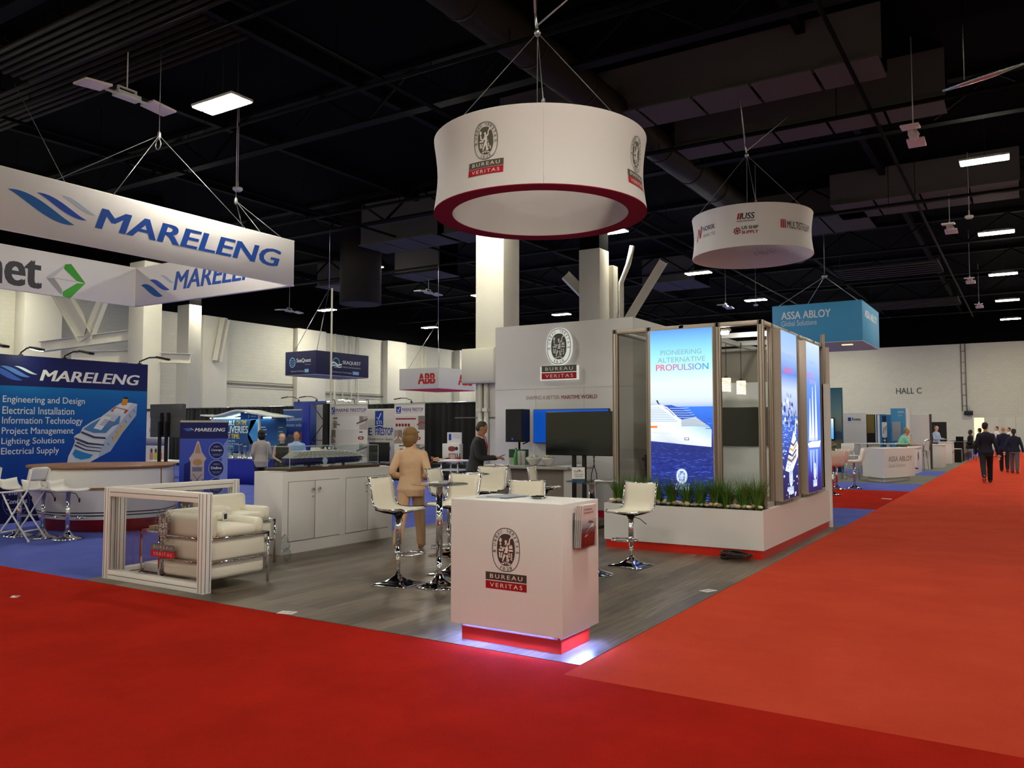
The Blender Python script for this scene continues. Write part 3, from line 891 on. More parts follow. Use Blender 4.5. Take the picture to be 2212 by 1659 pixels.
# ---------------- planter wall with the glazed meeting room on it
t = thing('planter_wall', 'long white L-shaped planter wall with red kick strip', 'planter', (-3.8, 10.5, 0))
b = B()
b.box(-4.84, -2.73, 10.0, 10.03, .11, .585).box(-4.84, -4.81, 10.03, 10.45, .11, .585).box(-4.81, -2.76, 10.42, 10.45, .11, .585).box(-4.81, -2.76, 10.03, 10.42, .11, .30)
b.box(-2.76, -2.73, 10.03, 13.95, .11, .585).box(-2.98, -2.76, 10.45, 13.95, .54, .585).box(-4.84, -2.98, 10.45, 10.55, .54, .585)
b.build('body', WHITE, t, True)
B().box(-4.82, -2.75, 10.015, 10.05, .004, .11).box(-2.79, -2.75, 10.05, 13.93, .004, .11).box(-4.82, -4.79, 10.05, 10.45, .004, .11).build('kick_strip', RED, t, True)
tag(B().box(-4.805, -2.765, 10.035, 10.415, .305, .545).build('planting_soil', mat('dark_soil', '#3a332b', .95, noise=.3, nscale=60, bump=.6), None), 'dark soil bed under the pebbles in the white planter', 'soil', kind='stuff')
# pebbles, each one
PEB = [mat('pebble_%s' % n, c, .45, noise=.12, nscale=14) for n, c in (('tan', '#b3a283'), ('grey', '#8f877a'), ('cream', '#d6caa8'), ('brown', '#857459'))]
srcs = []
for i in range(6):
    b = B()
    b.ell((0, 0, 0), (1, .75 + .1 * (i % 3), .62), 12, 8)
    for v in b.bm.verts:
        v.co += Vector((rnd.uniform(-1, 1), rnd.uniform(-1, 1), rnd.uniform(-1, 1))) * .03
        v.co.x *= 1 + .12 * math.sin(v.co.y * 2 + i)
    srcs.append(b.build('pebble', PEB[i % 4]))
peb = []
for i in range(104):
    for tr in range(30):
        x = rnd.uniform(-4.78, -2.79); y = rnd.uniform(10.05, 10.17) if i < 62 else rnd.uniform(10.15, 10.40); r = rnd.uniform(.02, .045)
        if all((x - a_) ** 2 + (y - b_) ** 2 > ((r + c_) * .75) ** 2 for a_, b_, c_ in peb): break
    peb.append((x, y, r))
    o = srcs[i] if i < 6 else srcs[i % 6].copy()
    if i >= 6: COL.objects.link(o)
    o.location = (x, y, .50 + r * .55 + (.10 if i < 62 else .115))
    o.scale = (r, r, r)
    o.rotation_euler = (rnd.uniform(-.3, .3), rnd.uniform(-.3, .3), rnd.random() * 6.3)
    tag(o, 'smooth river pebble lying in the white planter among the grass tufts', 'pebble', 'pebbles in the planter')
# grass tufts
GRASS = mat('green_blade', '#4a7a28', .5, noise=.25, nscale=9)
GRASSB = mat('olive_blade', '#5f6e2c', .5, noise=.25, nscale=9)
GRASSR = mat('reddish_blade', '#6b4a38', .5)
def tuft(x, y, h, seed, label):
    r = random.Random(seed)
    b = B()
    for i in range(170):
        an = r.random() * 2 * PI
        ln = h * r.uniform(.7, 1.12)
        out = r.uniform(.10, .55) * ln * (1.3 if r.random() < .2 else 1)
        br = r.uniform(0, .05)
        bx, by = math.cos(an) * br, math.sin(an) * br
        wd = r.uniform(.0035, .007)
        tw = an + PI / 2 + r.uniform(-.6, .6)
        L_, R_ = [], []
        for k in range(6):
            q = k / 5
            rad = out * q ** 1.8
            zz = ln * (q - .22 * q ** 3 * (out / (.55 * ln)))
            cx, cy = bx + math.cos(an) * rad, by + math.sin(an) * rad
            ww = wd * (1 - q ** 2) + .0003
            L_.append((cx + math.cos(tw) * ww, cy + math.sin(tw) * ww, zz)); R_.append((cx - math.cos(tw) * ww, cy - math.sin(tw) * ww, zz))
        b.sheet([L_, R_], m=0 if r.random() < .72 else (1 if r.random() < .8 else 2))
    t = thing('grass_tuft', label, 'plant', (x, y, .53), 0, None)
    b.build('blades', [GRASS, GRASSB, GRASSR], t, fix=False)
    return t
ORD = ['first', 'second', 'third', 'fourth', 'fifth', 'sixth', 'seventh', 'eighth', 'ninth', 'tenth', 'eleventh', 'twelfth']
for i in range(11):
    x = -4.70 + i * (1.86 / 10)
    tuft(x + rnd.uniform(-.02, .02), 10.19 + (.06 if i in (1, 2, 4) else 0), .46 + .03 * math.sin(i * 2.1), 40 + i, 'green ornamental grass tuft, %s from the left end of the white planter' % ORD[i])

# glazed meeting room: frame, panes, light boxes
t = thing('meeting_room', 'glazed meeting room with champagne aluminium frame above the planter', 'meeting room', (-3.8, 12.0, 0))
Z0, Z1 = .585, 2.95
GX0, GX1, GY0, GY1 = -4.87, -2.80, 10.36, 13.9
def post(name, x, y, wx=.06, wy=.06, z0=Z0, z1=Z1):
    b = B()
    b.box(x - wx / 2, x + wx / 2, y - wy / 2, y + wy / 2, z0, z1, bev=.004)
    for s_ in (-1, 1):
        b.box(x - .006 + s_ * wx * .28, x + .006 + s_ * wx * .28, y - wy / 2 - .004, y - wy / 2 + .002, z0, z1, 1)
        b.box(x + wx / 2 - .002, x + wx / 2 + .004, y - .006 + s_ * wy * .28, y + .006 + s_ * wy * .28, z0, z1, 1)
    return b.build(name, [ALU, mat('groove_bronze', '#7d7264', .5, .3)], t, True)
for x in (GX0 + .03, -4.335, -3.385, GX1 - .03): post('post', x, GY0 + .03, .075)
for y in (10.82, 11.72, 12.3, 13.3): post('post', GX1 - .03, y, .06, .09)
post('post', GX0 + .03, GY1 - .03, z0=.004)
post('corner_post', GX1 + .0, GY1 + .05, .06, .06, .004, Z1 + .16)
for z in (Z0 + .025, Z1 - .03):
    B().box(GX0, GX1, GY0, GY0 + .06, z - .03, z + .03, bev=.004).box(GX1 - .06, GX1, GY0, GY1, z - .03, z + .03, bev=.004).build('rail', ALU, t, True)
B().box(GX0, GX0 + .06, GY0, GY1, Z1 - .06, Z1, bev=.004).box(GX0, GX1, GY1 - .06, GY1, Z1 - .06, Z1, bev=.004).box(GX0, GX1, 11.6, 11.66, Z1 - .07, Z1).box(GX0, GX1, 12.75, 12.81, Z1 - .07, Z1).box(-3.9, -3.84, GY0, GY1, Z1 - .07, Z1).build('roof_beams', STEEL, t, True)
TINT = glass_mat('smoke_tinted_glass', (.40, .385, .36), 1.0)
CLEARG = glass_mat('light_tinted_glass', (.80, .81, .79), 1.0)
def sheet_pane(p, m):
    return B().face(p).build('glass_pane', m, t, True, fix=False)
def px(x0, x1, m): return sheet_pane([(x0, GY0 + .03, Z0 + .05), (x1, GY0 + .03, Z0 + .05), (x1, GY0 + .03, Z1 - .06), (x0, GY0 + .03, Z1 - .06)], m)
def py(y0, y1, m): return sheet_pane([(GX1 - .03, y0, Z0 + .05), (GX1 - .03, y1, Z0 + .05), (GX1 - .03, y1, Z1 - .06), (GX1 - .03, y0, Z1 - .06)], m)
px(GX0 + .06, -4.36, TINT); px(-3.36, GX1 - .06, CLEARG)
py(GY0 + .06, 10.79, CLEARG); py(11.75, 12.27, TINT); py(13.33, GY1, TINT)
# rear wall of the room with white panel, white infill below
REARG = mat('grey_fabric_wall', '#98928a', .8)
struct(B().box(-5.84, GX1 + .0, GY1, GY1 + .08, .004, 2.9).build('wall_meeting_rear', REARG))
t2 = thing('whiteboard_panel', 'tall white glossy panel behind the meeting room screen', 'panel', (-3.6, GY1 - .03, .5))
B().box(-4.75, -2.95, GY1 - .05, GY1 - .003, .45, 2.36, bev=.004).build('board', mat('white_gloss_panel', '#eef3f2', .2), t2, True)
t2 = thing('meeting_screen', 'black wall screen inside the glazed meeting room', 'screen', (-3.5, GY1 - .08, 1.4))
B().box(-4.82, -3.62, GY1 - .11, GY1 - .055, 1.29, 1.94, bev=.008).build('bezel', BLACK, t2, True)
B().box(-4.805, -3.635, GY1 - .113, GY1 - .11, 1.305, 1.925).build('glass', SCREEN, t2, True)
# white wall edge at the far right end
struct(B().box(-2.82, -2.70, GY1 + .0, GY1 + .06, .004, 2.3).box(-2.84, -2.72, GY1 + .06, GY1 + .12, .004, 2.9, 1).build('wall_end_panel', [WHITE, mat('beige_end_panel', '#cfc3b6', .5)]))
t3 = thing('room_flood_lamp', 'lit flood lamp on the front roof rail inside the meeting room', 'lamp', (-3.45, 10.62, 2.86))
B().box(-.16, .16, -.05, .05, .0, .035, bev=.008).cyl((0, -.2, .03), (0, 0, .02), .012, n=6).build('head', ALU, t3)
M_ = Matrix.Translation((0, .0, -.004)) @ Matrix.Rotation(.9, 4, 'X')
B().box(-.14, .14, -.04, .04, -.012, .0, M=M_).build('lens', mat('flood_lens', '#ffffff', emit=260, ecol=(1, .97, .92)), t3)
# pendants inside
SHADE = mat('glowing_paper_shade', '#fff4dc', .6, emit=2.2, ecol='#ffe9bd')
for k, x in enumerate((-3.98, -3.78)):
    z = 2.26 - .045 * k
    y = 12.6 + .12 * k
    t3 = thing('pendant_lamp', ('wrapped cylinder pendant lamp in the meeting room, the one on the left', 'wrapped cylinder pendant lamp in the meeting room, the one on the right')[k], 'lamp', (x, y, z - .1))
    b = B()
    n = 18
    b.rings([[(x + .07 * math.cos(2 * PI * j / n) * (1 + .012 * math.sin(5 * zz * 40 + j)), y + .07 * math.sin(2 * PI * j / n), z - .105 + zz) for j in range(n)] for zz in [.21 * q / 9 for q in range(10)]], cap=False)
    b.build('shade', SHADE, t3, True)
    b = B()
    for q in range(7):
        zz = z - .09 + .18 * q / 6
        b.tube([(x + .074 * math.cos(s_ * .7), y + .074 * math.sin(s_ * .7), zz + .02 * math.sin(s_ * .7 + q)) for s_ in range(9)], .004, 4, loop=True)
    b.build('wrapping', mat('straw_wrap', '#cdbb90', .6), t3, True)
    B().cyl((x, y, z + .1), (x, y, 2.92), .006, n=5).box(x - .02, x + .02, y - .02, y + .02, z + .1, z + .14).build('cord', BLACK, t3, True)

# light boxes
def light_box(name, label, O, u, wd, z0, z1, draw):
    """O: lower corner on the front face, u: unit vector along the face"""
    O, u = Vector(O), Vector(u)
    n = u.cross(Vector((0, 0, 1))).normalized()
    t = thing(name, label, 'light box', tuple(O))
    b = B()
    def q(a_, d_, z): return O + u * a_ - n * d_ + Vector((0, 0, z - O.z))
    D_ = .11
    def bar(a0, a1, za, zb):
        b.rings([[q(a0, .0, za), q(a1, .0, za), q(a1, D_, za), q(a0, D_, za)], [q(a0, 0, zb), q(a1, 0, zb), q(a1, D_, zb), q(a0, D_, zb)]], 0, False)
    f = .012
    bar(0, f, z0, z1); bar(wd - f, wd, z0, z1); bar(f, wd - f, z0, z0 + f); bar(f, wd - f, z1 - f, z1)
    b.build('frame', ALU, t, True)
    b = B(); b.rings([[q(f, D_ * .7, z0 + f), q(wd - f, D_ * .7, z0 + f), q(wd - f, D_, z0 + f), q(f, D_, z0 + f)], [q(f, D_ * .7, z1 - f), q(wd - f, D_ * .7, z1 - f), q(wd - f, D_, z1 - f), q(f, D_, z1 - f)]], 0, False)
    b.build('backing', ALU, t, True)
    a = Art(lambda x, z, l: O + u * (f + x * (wd - 2 * f)) + Vector((0, 0, z - O.z)) - n * .004 + n * .0006 * l)
    draw(a, z0 + f, z1 - f)
    a.build('backlit_picture', t, BACKLIT)
    return t
def sea(a, x0, x1, z0, z1, base, hi, n, seed, l=1):
    r = random.Random(seed)
    for i in range(n):
        z = z0 + (z1 - z0) * r.random()
        x = x0 + (x1 - x0) * r.random()
        sc = .35 + .65 * (z1 - z) / (z1 - z0)
        w_ = r.uniform(.02, .12) * sc
        h_ = r.uniform(.003, .009) * sc
        xx0, xx1 = max(x0, x - w_), min(x1, x + w_)
        sl = r.uniform(-.012, .012)
        a.poly([(xx0, z - sl), ((xx0 + xx1) / 2, z - h_), (xx1, z + sl), ((xx0 + xx1) / 2, z + h_)], hi if r.random() < .5 else base, l)
def draw_cruise(a, z0, z1):
    hz = 1.865
    a.rect(0, hz, 1, z1, '#fff', 0, grad=[(0, '#a9bff5'), (.08, '#d8e4ff'), (.3, '#e4fbff'), (.55, '#b4f0ff'), (.75, '#8fdcfb'), (1, '#5f9ef0')])
    a.rect(0, z0, 1, hz, '#2f6fe0', 0, grad=[(0, '#0f1c6a'), (.35, '#1b2d86'), (.6, '#202c76'), (.8, '#2f5fd0'), (1, '#3c7ef0')])
    sea(a, 0, 1, z0, 1.36, '#101c58', '#4a62c4', 420, 3)
    sea(a, 0, 1, 1.5, hz - .01, '#2a62cc', '#4c8cf2', 60, 4)
    hull = [(0, 1.42), (.32, 1.40), (.62, 1.37), (.97, 1.345), (.975, 1.56), (.93, 1.62), (.72, 1.63), (.45, 1.62), (.2, 1.66), (0, 1.68)]
    a.poly(hull, ['#dfe6fb', '#cfd6f0', '#e0dcee', '#e9f3ff', '#c6dcff', '#9cc9f8', '#bfe4ff', '#dff2ff', '#f2fbff', '#f2fbff'], 2)
    a.poly([(0, 1.65), (.3, 1.64), (.6, 1.6), (.93, 1.61), (.76, 1.71), (.62, 1.78), (.5, 1.83), (.34, 1.88), (.12, 1.895), (0, 1.885)], '#e6f6ff', 2)
    a.poly([(.17, 1.885), (.34, 1.89), (.5, 1.845), (.63, 1.775), (.74, 1.72), (.5, 1.70), (.38, 1.75), (.28, 1.83)], '#3558bd', 3)
    for i in range(5):
        z = 1.845 - i * .03
        a.strip([(.32 + i * .03, z), (.5 + i * .04, z - .004), (.62 + i * .03, z + .004)], .006, '#b9d8fb', 4)
    for i in range(6):
        z = 1.70 - i * .017
        a.strip([(.5, z - .002), (.7, z - .001), (.78 + i * .032, z + .006 - i * .002)], .007, '#1d3c78', 4)
    for i in range(9):
        z = 1.862 - i * .023
        xe = .16 + i * .035
        nn = 4 + 3 * i
        for k in range(nn):
            xx = xe * k / nn
            if xx + .016 < .47: a.rect(xx, z - .008, xx + min(.016, xe / nn * .7), z + .002, '#8aa0c8', 4)
    a.strip([(.17, 1.887), (.27, 1.855), (.36, 1.79), (.44, 1.72)], .016, '#f6fdff', 5)
    a.rect(0, 1.585, .11, 1.615, '#e8893c', 4)
    for i in range(12): a.rect(.02 + i * .026, 1.52 - i * .001, .032 + i * .026, 1.525 - i * .001, '#8ba0c6', 4)
    a.rect(.55, 1.425, .62, 1.46, '#32466e', 4); a.rect(.56, 1.432, .61, 1.455, '#e9eef8', 5)
    a.rect(.88, 1.575, .96, 1.583, '#2c4c86', 5)
    a.strip([(0, 1.415), (.3, 1.395), (.6, 1.37), (.97, 1.345)], .008, '#e8f0ff', 4)
    a.poly([(.09, 1.955), (.12, 1.955), (.14, 1.915), (.17, 1.9), (.13, 1.9), (.11, 1.92)], '#3a4a56', 4)
    a.text('PIONEERING', .175, 2.555, .83, 2.62, '#86a9b4', 2)
    a.text('ALTERNATIVE', .125, 2.455, .89, 2.52, '#86a9b4', 2)
    a.text('PROPULSION', .095, 2.345, .94, 2.43, '#000', 2, bold=.03, cols=('#f0527a', '#1fa6e0'))
    bv_emblem(a_sub(a, 1.0 / .87), .5 * .87, .955, .19, '#4f78c8', '#e6f3ff', '#9ec2f4', fill='#eaf5ff', l=5, nx=1)
def a_sub(a, k):
    """same artwork, with x measured in metres instead of panel widths"""
    s_ = Art(None); s_.v, s_.p, s_.c = a.v, a.p, a.c
    s_.f = lambda x, z, l: a.f(x * k, z, l)
    return s_
light_box('light_box', 'backlit picture panel of a white cruise ship, facing the viewer above the planter', (-4.30, 10.30, .59), (1, 0, 0), .88, .60, 2.90, draw_cruise)
def draw_ice(a, z0, z1):
    a.rect(0, 1.75, 1, z1, '#fff', 0, grad=[(0, '#8fa8e8'), (.3, '#c9d8fb'), (.5, '#5f8ae0'), (.75, '#a9c4f6'), (1, '#8fb8f4')])
    a.rect(0, z0, 1, 1.75, '#223a9a', 0, grad=[(0, '#14103e'), (.25, '#1b1f62'), (.5, '#25398f'), (.75, '#3c5fc8'), (1, '#4a76da')])
    r = random.Random(11)
    for i in range(70):
        x, z = r.random(), r.uniform(1.62, 2.08)
        if z > 1.72 + .36 * math.sin(PI * min(1, x * .9 + .15)): continue
        w_ = r.uniform(.03, .13)
        a.poly([(x - w_ / 2, z - .02), (x + w_ / 2, z - .03), (x + w_ * .2, z + .03), (x - w_ * .3, z + .02)], r.choice(['#20285e', '#32407e', '#c8d4f4', '#eef4ff', '#6b7fc0']), 1)
    for i in range(120):
        x, z = r.random(), r.uniform(1.25, 1.72)
        w_ = r.uniform(.02, .09)
        a.poly([(x - w_, z), (x, z - .006), (x + w_, z), (x, z + .008)], r.choice(['#7fa4f0', '#a9c4fb', '#2c4cb0']), 1)
    for i in range(46):
        x, z = r.random(), r.uniform(z0 + .02, 1.3)
        if .25 < x < .75 and z > .9: continue
        a.oval(x, z, r.uniform(.01, .05), r.uniform(.004, .02), '#dfe8ff', 1, 8)
    a.poly([(.15, 1.03), (.55, .98), (.98, 1.2), (1.0, 1.35), (.72, 1.55), (.42, 1.28)], '#e9f0ff', 3)
    for i in range(4):
        a.strip([(.3 + .06 * i, 1.18 + .07 * i), (.55 + .05 * i, 1.14 + .07 * i), (.85 + .02 * i, 1.22 + .07 * i)], .03, ('#7c5a3c', '#2a2438', '#caa46a', '#4a4a6a')[i], 4)
    for i in range(5):
        for k in range(3):
            a.rect(.3 + .12 * i, 1.05 + .03 * i + .045 * k, .36 + .12 * i, 1.075 + .03 * i + .045 * k, '#93a6d8', 4)
    a.poly([(.78, 1.5), (.86, 1.5), (.9, 1.72), (.86, 1.72)], '#f4f8ff', 3)
    a.text('RETURNING TO', .06, 2.52, .9, 2.575, '#8ea8d8', 2)
    a.text('CRUISE', .2, 2.42, .75, 2.475, '#8ea8d8', 2)
    a.text('SAFELY', .16, 2.31, .78, 2.39, '#000', 2, bold=.03, cols=('#f0527a', '#d06aa8'))
    bv_emblem(a_sub(a, 1.0 / .87), .5 * .87, .93, .24, '#8fb0f0', '#f2f8ff', '#b8ccf6', fill='#eaf2ff', l=5, nx=1)
light_box('light_box', 'backlit ice and ship picture panel, first of the two facing the red aisle', (-2.70, 10.84, .63), (0, 1, 0), .88, .64, 2.88, draw_ice)
def draw_sail(a, z0, z1):
    a.rect(0, 1.35, 1, z1, '#fff', 0, grad=[(0, '#5a8af0'), (.35, '#4a7df0'), (.6, '#6a98f4'), (.85, '#b4ccfa'), (1, '#c8dcfc')])
    a.rect(0, z0, 1, 1.35, '#2c3fae', 0, grad=[(0, '#1a1258'), (.3, '#241f86'), (.6, '#3a52c8'), (1, '#5a84ec')])
    for x, h_ in ((.22, .62), (.42, .8), (.66, .84)):
        a.poly([(x - .1, 1.4), (x + .1, 1.4), (x + .02, 1.4 + h_), (x - .01, 1.4 + h_)], '#eef5ff', 2)
        a.poly([(x - .08, 1.27), (x + .1, 1.27), (x + .02, 1.27 - h_ * .55), (x - .01, 1.27 - h_ * .5)], '#9db8f2', 1)
    a.poly([(.02, 1.36), (.1, 1.3), (.9, 1.3), (.98, 1.4), (.8, 1.39), (.3, 1.39)], '#f6faff', 3)
    r = random.Random(5)
    for i in range(14): a.rect(.16 + i * .052, 1.40, .175 + i * .052, 1.44, '#5c74ae', 4)
    a.text('CRUISING', .2, 2.53, .66, 2.58, '#8fb0e8', 2)
    a.text('TOWARDS A', .16, 2.44, .78, 2.49, '#8fb0e8', 2)
    a.text('SUSTAINABLE', .04, 2.33, .97, 2.395, '#000', 2, bold=.03, cols=('#f0527a', '#2fc0e6'))
    a.text('FUTURE', .26, 2.235, .76, 2.295, '#000', 2, bold=.03, cols=('#e888b0', '#7fb8ec'))
    bv_emblem(a_sub(a, 1.0 / .97), .5 * .97, .95, .24, '#8fb0f0', '#f2f8ff', '#b8ccf6', fill='#eaf2ff', l=5, nx=1)
light_box('light_box', 'backlit tall sailing ship picture panel, the one further along the red aisle', (-2.70, 12.27, .63), (0, 1, 0), .92, .64, 2.86, draw_sail)

# ---------------- tower wall
t = thing('tower_wall', 'tall white booth tower wall carrying the lit oval seal', 'booth wall', (-7.3, 14.3, 0))
B().box(-8.76, -5.86, 13.3, 15.4, .12, 3.55, bev=.004).build('body', MATTE, t, True)
B().box(-8.74, -5.88, 13.315, 15.38, .004, .12).build('kick_strip', mat('crimson_kick_strip', '#b3163a', .4), t, True)
JN = mat('panel_joint', '#b5b2ae', .7)
B().box(-8.76, -5.86, 13.297, 13.3, 2.325, 2.331).box(-7.85, -7.846, 13.297, 13.3, .12, 2.325).box(-6.83, -6.826, 13.297, 13.3, .12, 2.325).build('panel_joints', JN, t, True)
BLK = mat('lit_sign_face', '#e8ece6', .5, emit=.35)
b = B()
n = 48
b.rings([[(-7.32 + .27 * math.copysign(abs(math.cos(2 * PI * j / n)) ** (2 / 2.3), math.cos(2 * PI * j / n)), y, 3.10 + .345 * math.copysign(abs(math.sin(2 * PI * j / n)) ** (2 / 2.3), math.sin(2 * PI * j / n))) for j in range(n)] for y in (13.25, 13.295)], 0, False)
b.box(-7.72, -6.92, 13.25, 13.295, 2.61, 2.735, bev=.006).box(-7.72, -6.92, 13.25, 13.295, 2.475, 2.60, bev=.006)
b.build('seal_letterbox', BLK, t, True)
a = bv_emblem(Art(XZ(13.25, .001)), -7.32, 3.10, .66, '#5a5d54', '#f0f4ee', '#c01824')
a.build('emblem', t)
a = Art(XZ(13.3, .002))
a.text('SHAPING A BETTER', -8.06, 2.125, -7.335, 2.195, '#8e6a62', 0)
a.text('MARITIME WORLD', -7.295, 2.125, -6.56, 2.195, '#8c1c22', 0, bold=.03)
a.build('slogan', t)
t = thing('wall_screen', 'blue lit screen on the white tower wall behind the black screen', 'screen', (-7.2, 13.27, 1.3))
B().box(-7.86, -6.3, 13.23, 13.298, 1.31, 1.94, bev=.006).build('bezel', BLACK, t, True)
B().box(-7.85, -6.31, 13.227, 13.23, 1.32, 1.93).build('display', mat('blue_display', '#0a3f98', .3, emit=.55, ecol='#0d4fb4'), t, True)

# bar counter in front of the tower
t = thing('bar_counter', 'grey fronted bar counter with pale top before the tower wall', 'bar', (-7.6, 12.4, 0))
B().box(-8.25, -6.5, 12.06, 12.75, .89, .94, bev=.006).build('top', mat('pale_stone_top', '#cfc9c1', .3), t, True)
B().box(-8.2, -6.62, 12.24, 12.7, .05, .89).build('front', mat('greige_wood_front', '#9c9086', .5, noise=.12, nscale=8), t, True)
b = B().box(-6.62, -6.38, 12.14, 12.78, .05, .91).box(-6.74, -6.36, 12.1, 12.8, .91, .955, bev=.004)
b.build('end_pedestal', WHITE, t, True)
# things on the bar
GRN = mat('green_bottle_glass', '#2f9a2c', .1, spec=.6, coat=.5)
for k, (x, y, h_, m_, lab) in enumerate(((-7.66, 12.3, .3, GRN, 'tall green bottle on the bar beside the man'), (-7.58, 12.36, .27, GRN, 'shorter green bottle at the back of the bar'))):
    t = thing('bottle', lab, 'bottle', (x, y, .94))
    B().lathe([(.0, 0), (.042, 0), (.045, .01), (.045, h_ * .55), (.018, h_ * .75), (.015, h_ * .95), (.0, h_ * .95)], n=16).build('body', m_, t)
    B().cyl((0, 0, h_ * .95), (0, 0, h_), .017, n=12).build('cap', mat('green_cap', '#1c6b22'), t)
t = thing('cup_stack', 'stack of white paper cups on the bar next to the green bottle', 'cups', (-7.5, 12.22, .94))
for k in range(2):
    B().lathe([(.03, 0), (.038, .24), (.04, .25), (.034, .25)], (k * .075 - .037, 0, 0), 14).build('cup_column', MATTE, t)
t = thing('snack_carton', 'green and white carton on the bar behind the bottles', 'carton', (-7.72, 12.5, .94))
B().box(-.17, .17, -.06, .06, 0, .12).build('lower_box', mat('pale_green_carton', '#a7b89c'), t)
B().box(-.18, .16, -.06, .06, .121, .27).build('upper_box', mat('dark_green_carton', '#1d4a30'), t)
for k, (x, y, rr, lab) in enumerate(((-7.3, 12.3, .145, 'white bowl of wrapped sweets on the bar, nearer the man'), (-7.04, 12.36, .13, 'tilted white bowl of sweets on the bar, further from the man'))):
    t = thing('sweet_bowl', lab, 'bowl', (x, y, .94), 0)
    B().lathe([(0, 0), (rr * .4, 0), (rr * .55, .03), (rr * .9, .1), (rr, .14), (rr * .96, .14), (rr * .8, .09), (0, .04)], n=28, cap=False).build('bowl', mat('white_porcelain', '#efeee8', .15, coat=.4), t)
    b = B()
    for i in range(34):
        an, r = rnd.random() * 6.3, rr * .75 * math.sqrt(rnd.random())
        b.ell((math.cos(an) * r, math.sin(an) * r, .12 + .05 * (1 - r / rr) + .015 * rnd.random()), (.022, .014, .012), 6, 4, i % 3, Matrix.Rotation(rnd.random() * 3, 4, 'Z'))
    o = b.build('wrapped_sweets', [mat('white_wrapper', '#ece8dc'), mat('green_wrapper', '#b6c08a'), mat('cream_wrapper', '#dcd2b0')], t)
    o['kind'] = 'stuff'
for k, (x, y, r_) in enumerate(((-6.98, 12.18, .1), (-6.78, 12.2, -.15), (-6.9, 12.35, .4))):
    tag(B().obox((x, y, .944 + k * .003), (.3, .21, .004), r_).build('magazine', mat('magazine_%d' % k, ('#4c4c50', '#a9a59e', '#c5c0b8')[k])), ('dark magazine lying on the bar left of the posts', 'grey magazine near the right end of the bar', 'pale magazine at the back of the bar')[k], 'magazine')

# black screen on a stand
t = thing('screen_stand', 'large black screen on a two post floor stand before the bar', 'screen', (-5.98, 11.5, 0))
B().box(-6.585, -5.385, 11.47, 11.52, 1.155, 1.845, bev=.01).build('screen_case', BLACK, t, True)
B().box(-6.57, -5.40, 11.466, 11.47, 1.172, 1.832).build('glass', mat('mirror_dark_glass', '#0b1012', .08, spec=.9), t, True)
for x in (-6.11, -5.93):
    B().box(x - .025, x + .025, 11.52, 11.58, .08, 1.7).build('post', BLACK, t, True)
B().box(-6.3, -5.7, 11.515, 11.53, 1.3, 1.7).build('mount_plate', BLACK, t, True)
B().box(-6.5, -6.44, 11.1, 12.0, .06, .11).box(-5.6, -5.54, 11.1, 12.0, .06, .11).box(-6.5, -5.54, 11.5, 11.58, .05, .11).build('foot_frame', BLACK, t, True)
for x in (-6.47, -5.57):
    for y in (11.14, 11.96):
        B().cyl((x - .015, y, .034), (x + .015, y, .034), .03, n=12).build('caster', BLACK, t, True)
for k, (dx, s_) in enumerate(((0, 1), (.04, -1))):
    b = B()
    b.tube([(-5.78 + dx + s_ * .03 * math.sin(q * 1.3), 11.545 + .01 * k, 1.18 - q * .1) for q in range(9)] + [(-5.7, 11.4, .35), (-5.55, 11.2, .1), (-5.5, 11.12, .012)], .007, 5)
    tag(b.build('power_cable', BLACK), ('black cable hanging from the screen stand, left strand', 'black cable hanging from the screen stand, right strand')[k], 'cable')

# loudspeakers
def speaker(x, y, z, rz, label, lab2):
    t = thing('loudspeaker', label, 'loudspeaker', (x, y, z), rz)
    b = B()
    b.prism([(-.18, -.19), (.18, -.19), (.13, .16), (-.13, .16)], 0, .6)
    o = b.build('cabinet', mat('black_textured_cabinet', '#131315', .6), t)
    B().box(-.165, .165, -.197, -.19, .03, .57).build('grille', mat('black_grille', '#0b0b0d', .5, bump=.6, bscale=300), t)
    B().cyl((-.03, -.2, .055), (-.03, -.197, .055), .016, n=14).build('badge', mat('blue_badge', '#3b46d0', .4, emit=.6), t)
    s_ = thing('speaker_stand', lab2, 'stand', (x, y, 0), rz)
    B().cyl((0, 0, .35), (0, 0, z - .0), .019).cyl((0, 0, .7), (0, 0, .95), .026).build('pole', BLACK, s_)
    B().cyl((0, 0, .93), (0, 0, .99), .034).box(.03, .075, -.01, .01, .95, .97).build('clamp', BLACK, s_)
    for i in range(3):
        an = i * 2 * PI / 3 + PI / 2
        B().tube([(0, 0, .6), (.24 * math.cos(an), .24 * math.sin(an), .02)], .012, 6).build('leg', BLACK, s_)
    B().tube([(.04, .05, z - .04), (.12, .1, z), (.14, .12, z + .03)], .014, 6).build('bracket', BLACK, s_)
speaker(-7.95, 12.88, 1.335, 0, 'black loudspeaker on a stand left of the tower wall screen', 'slim black stand under the loudspeaker by the bar')
speaker(-5.12, 12.9, 1.36, .05, 'black loudspeaker behind the tinted glass pane', 'slim black stand under the loudspeaker behind glass')
t = thing('camera_tripod', 'black camera tripod behind the tinted glass beside the loudspeaker stand', 'tripod', (-5.34, 12.7, 0))
B().box(-.05, .05, -.05, .05, .95, 1.15, bev=.01).box(-.08, .02, -.06, .06, 1.05, 1.1).build('head', BLACK, t)
B().box(-.04, .04, -.03, .03, .4, .97).build('column', BLACK, t)
for i in range(3):
    an = i * 2.1
    B().tube([(0, 0, .6), (.28 * math.cos(an), .28 * math.sin(an), .02)], .018, 6).build('leg', BLACK, t)

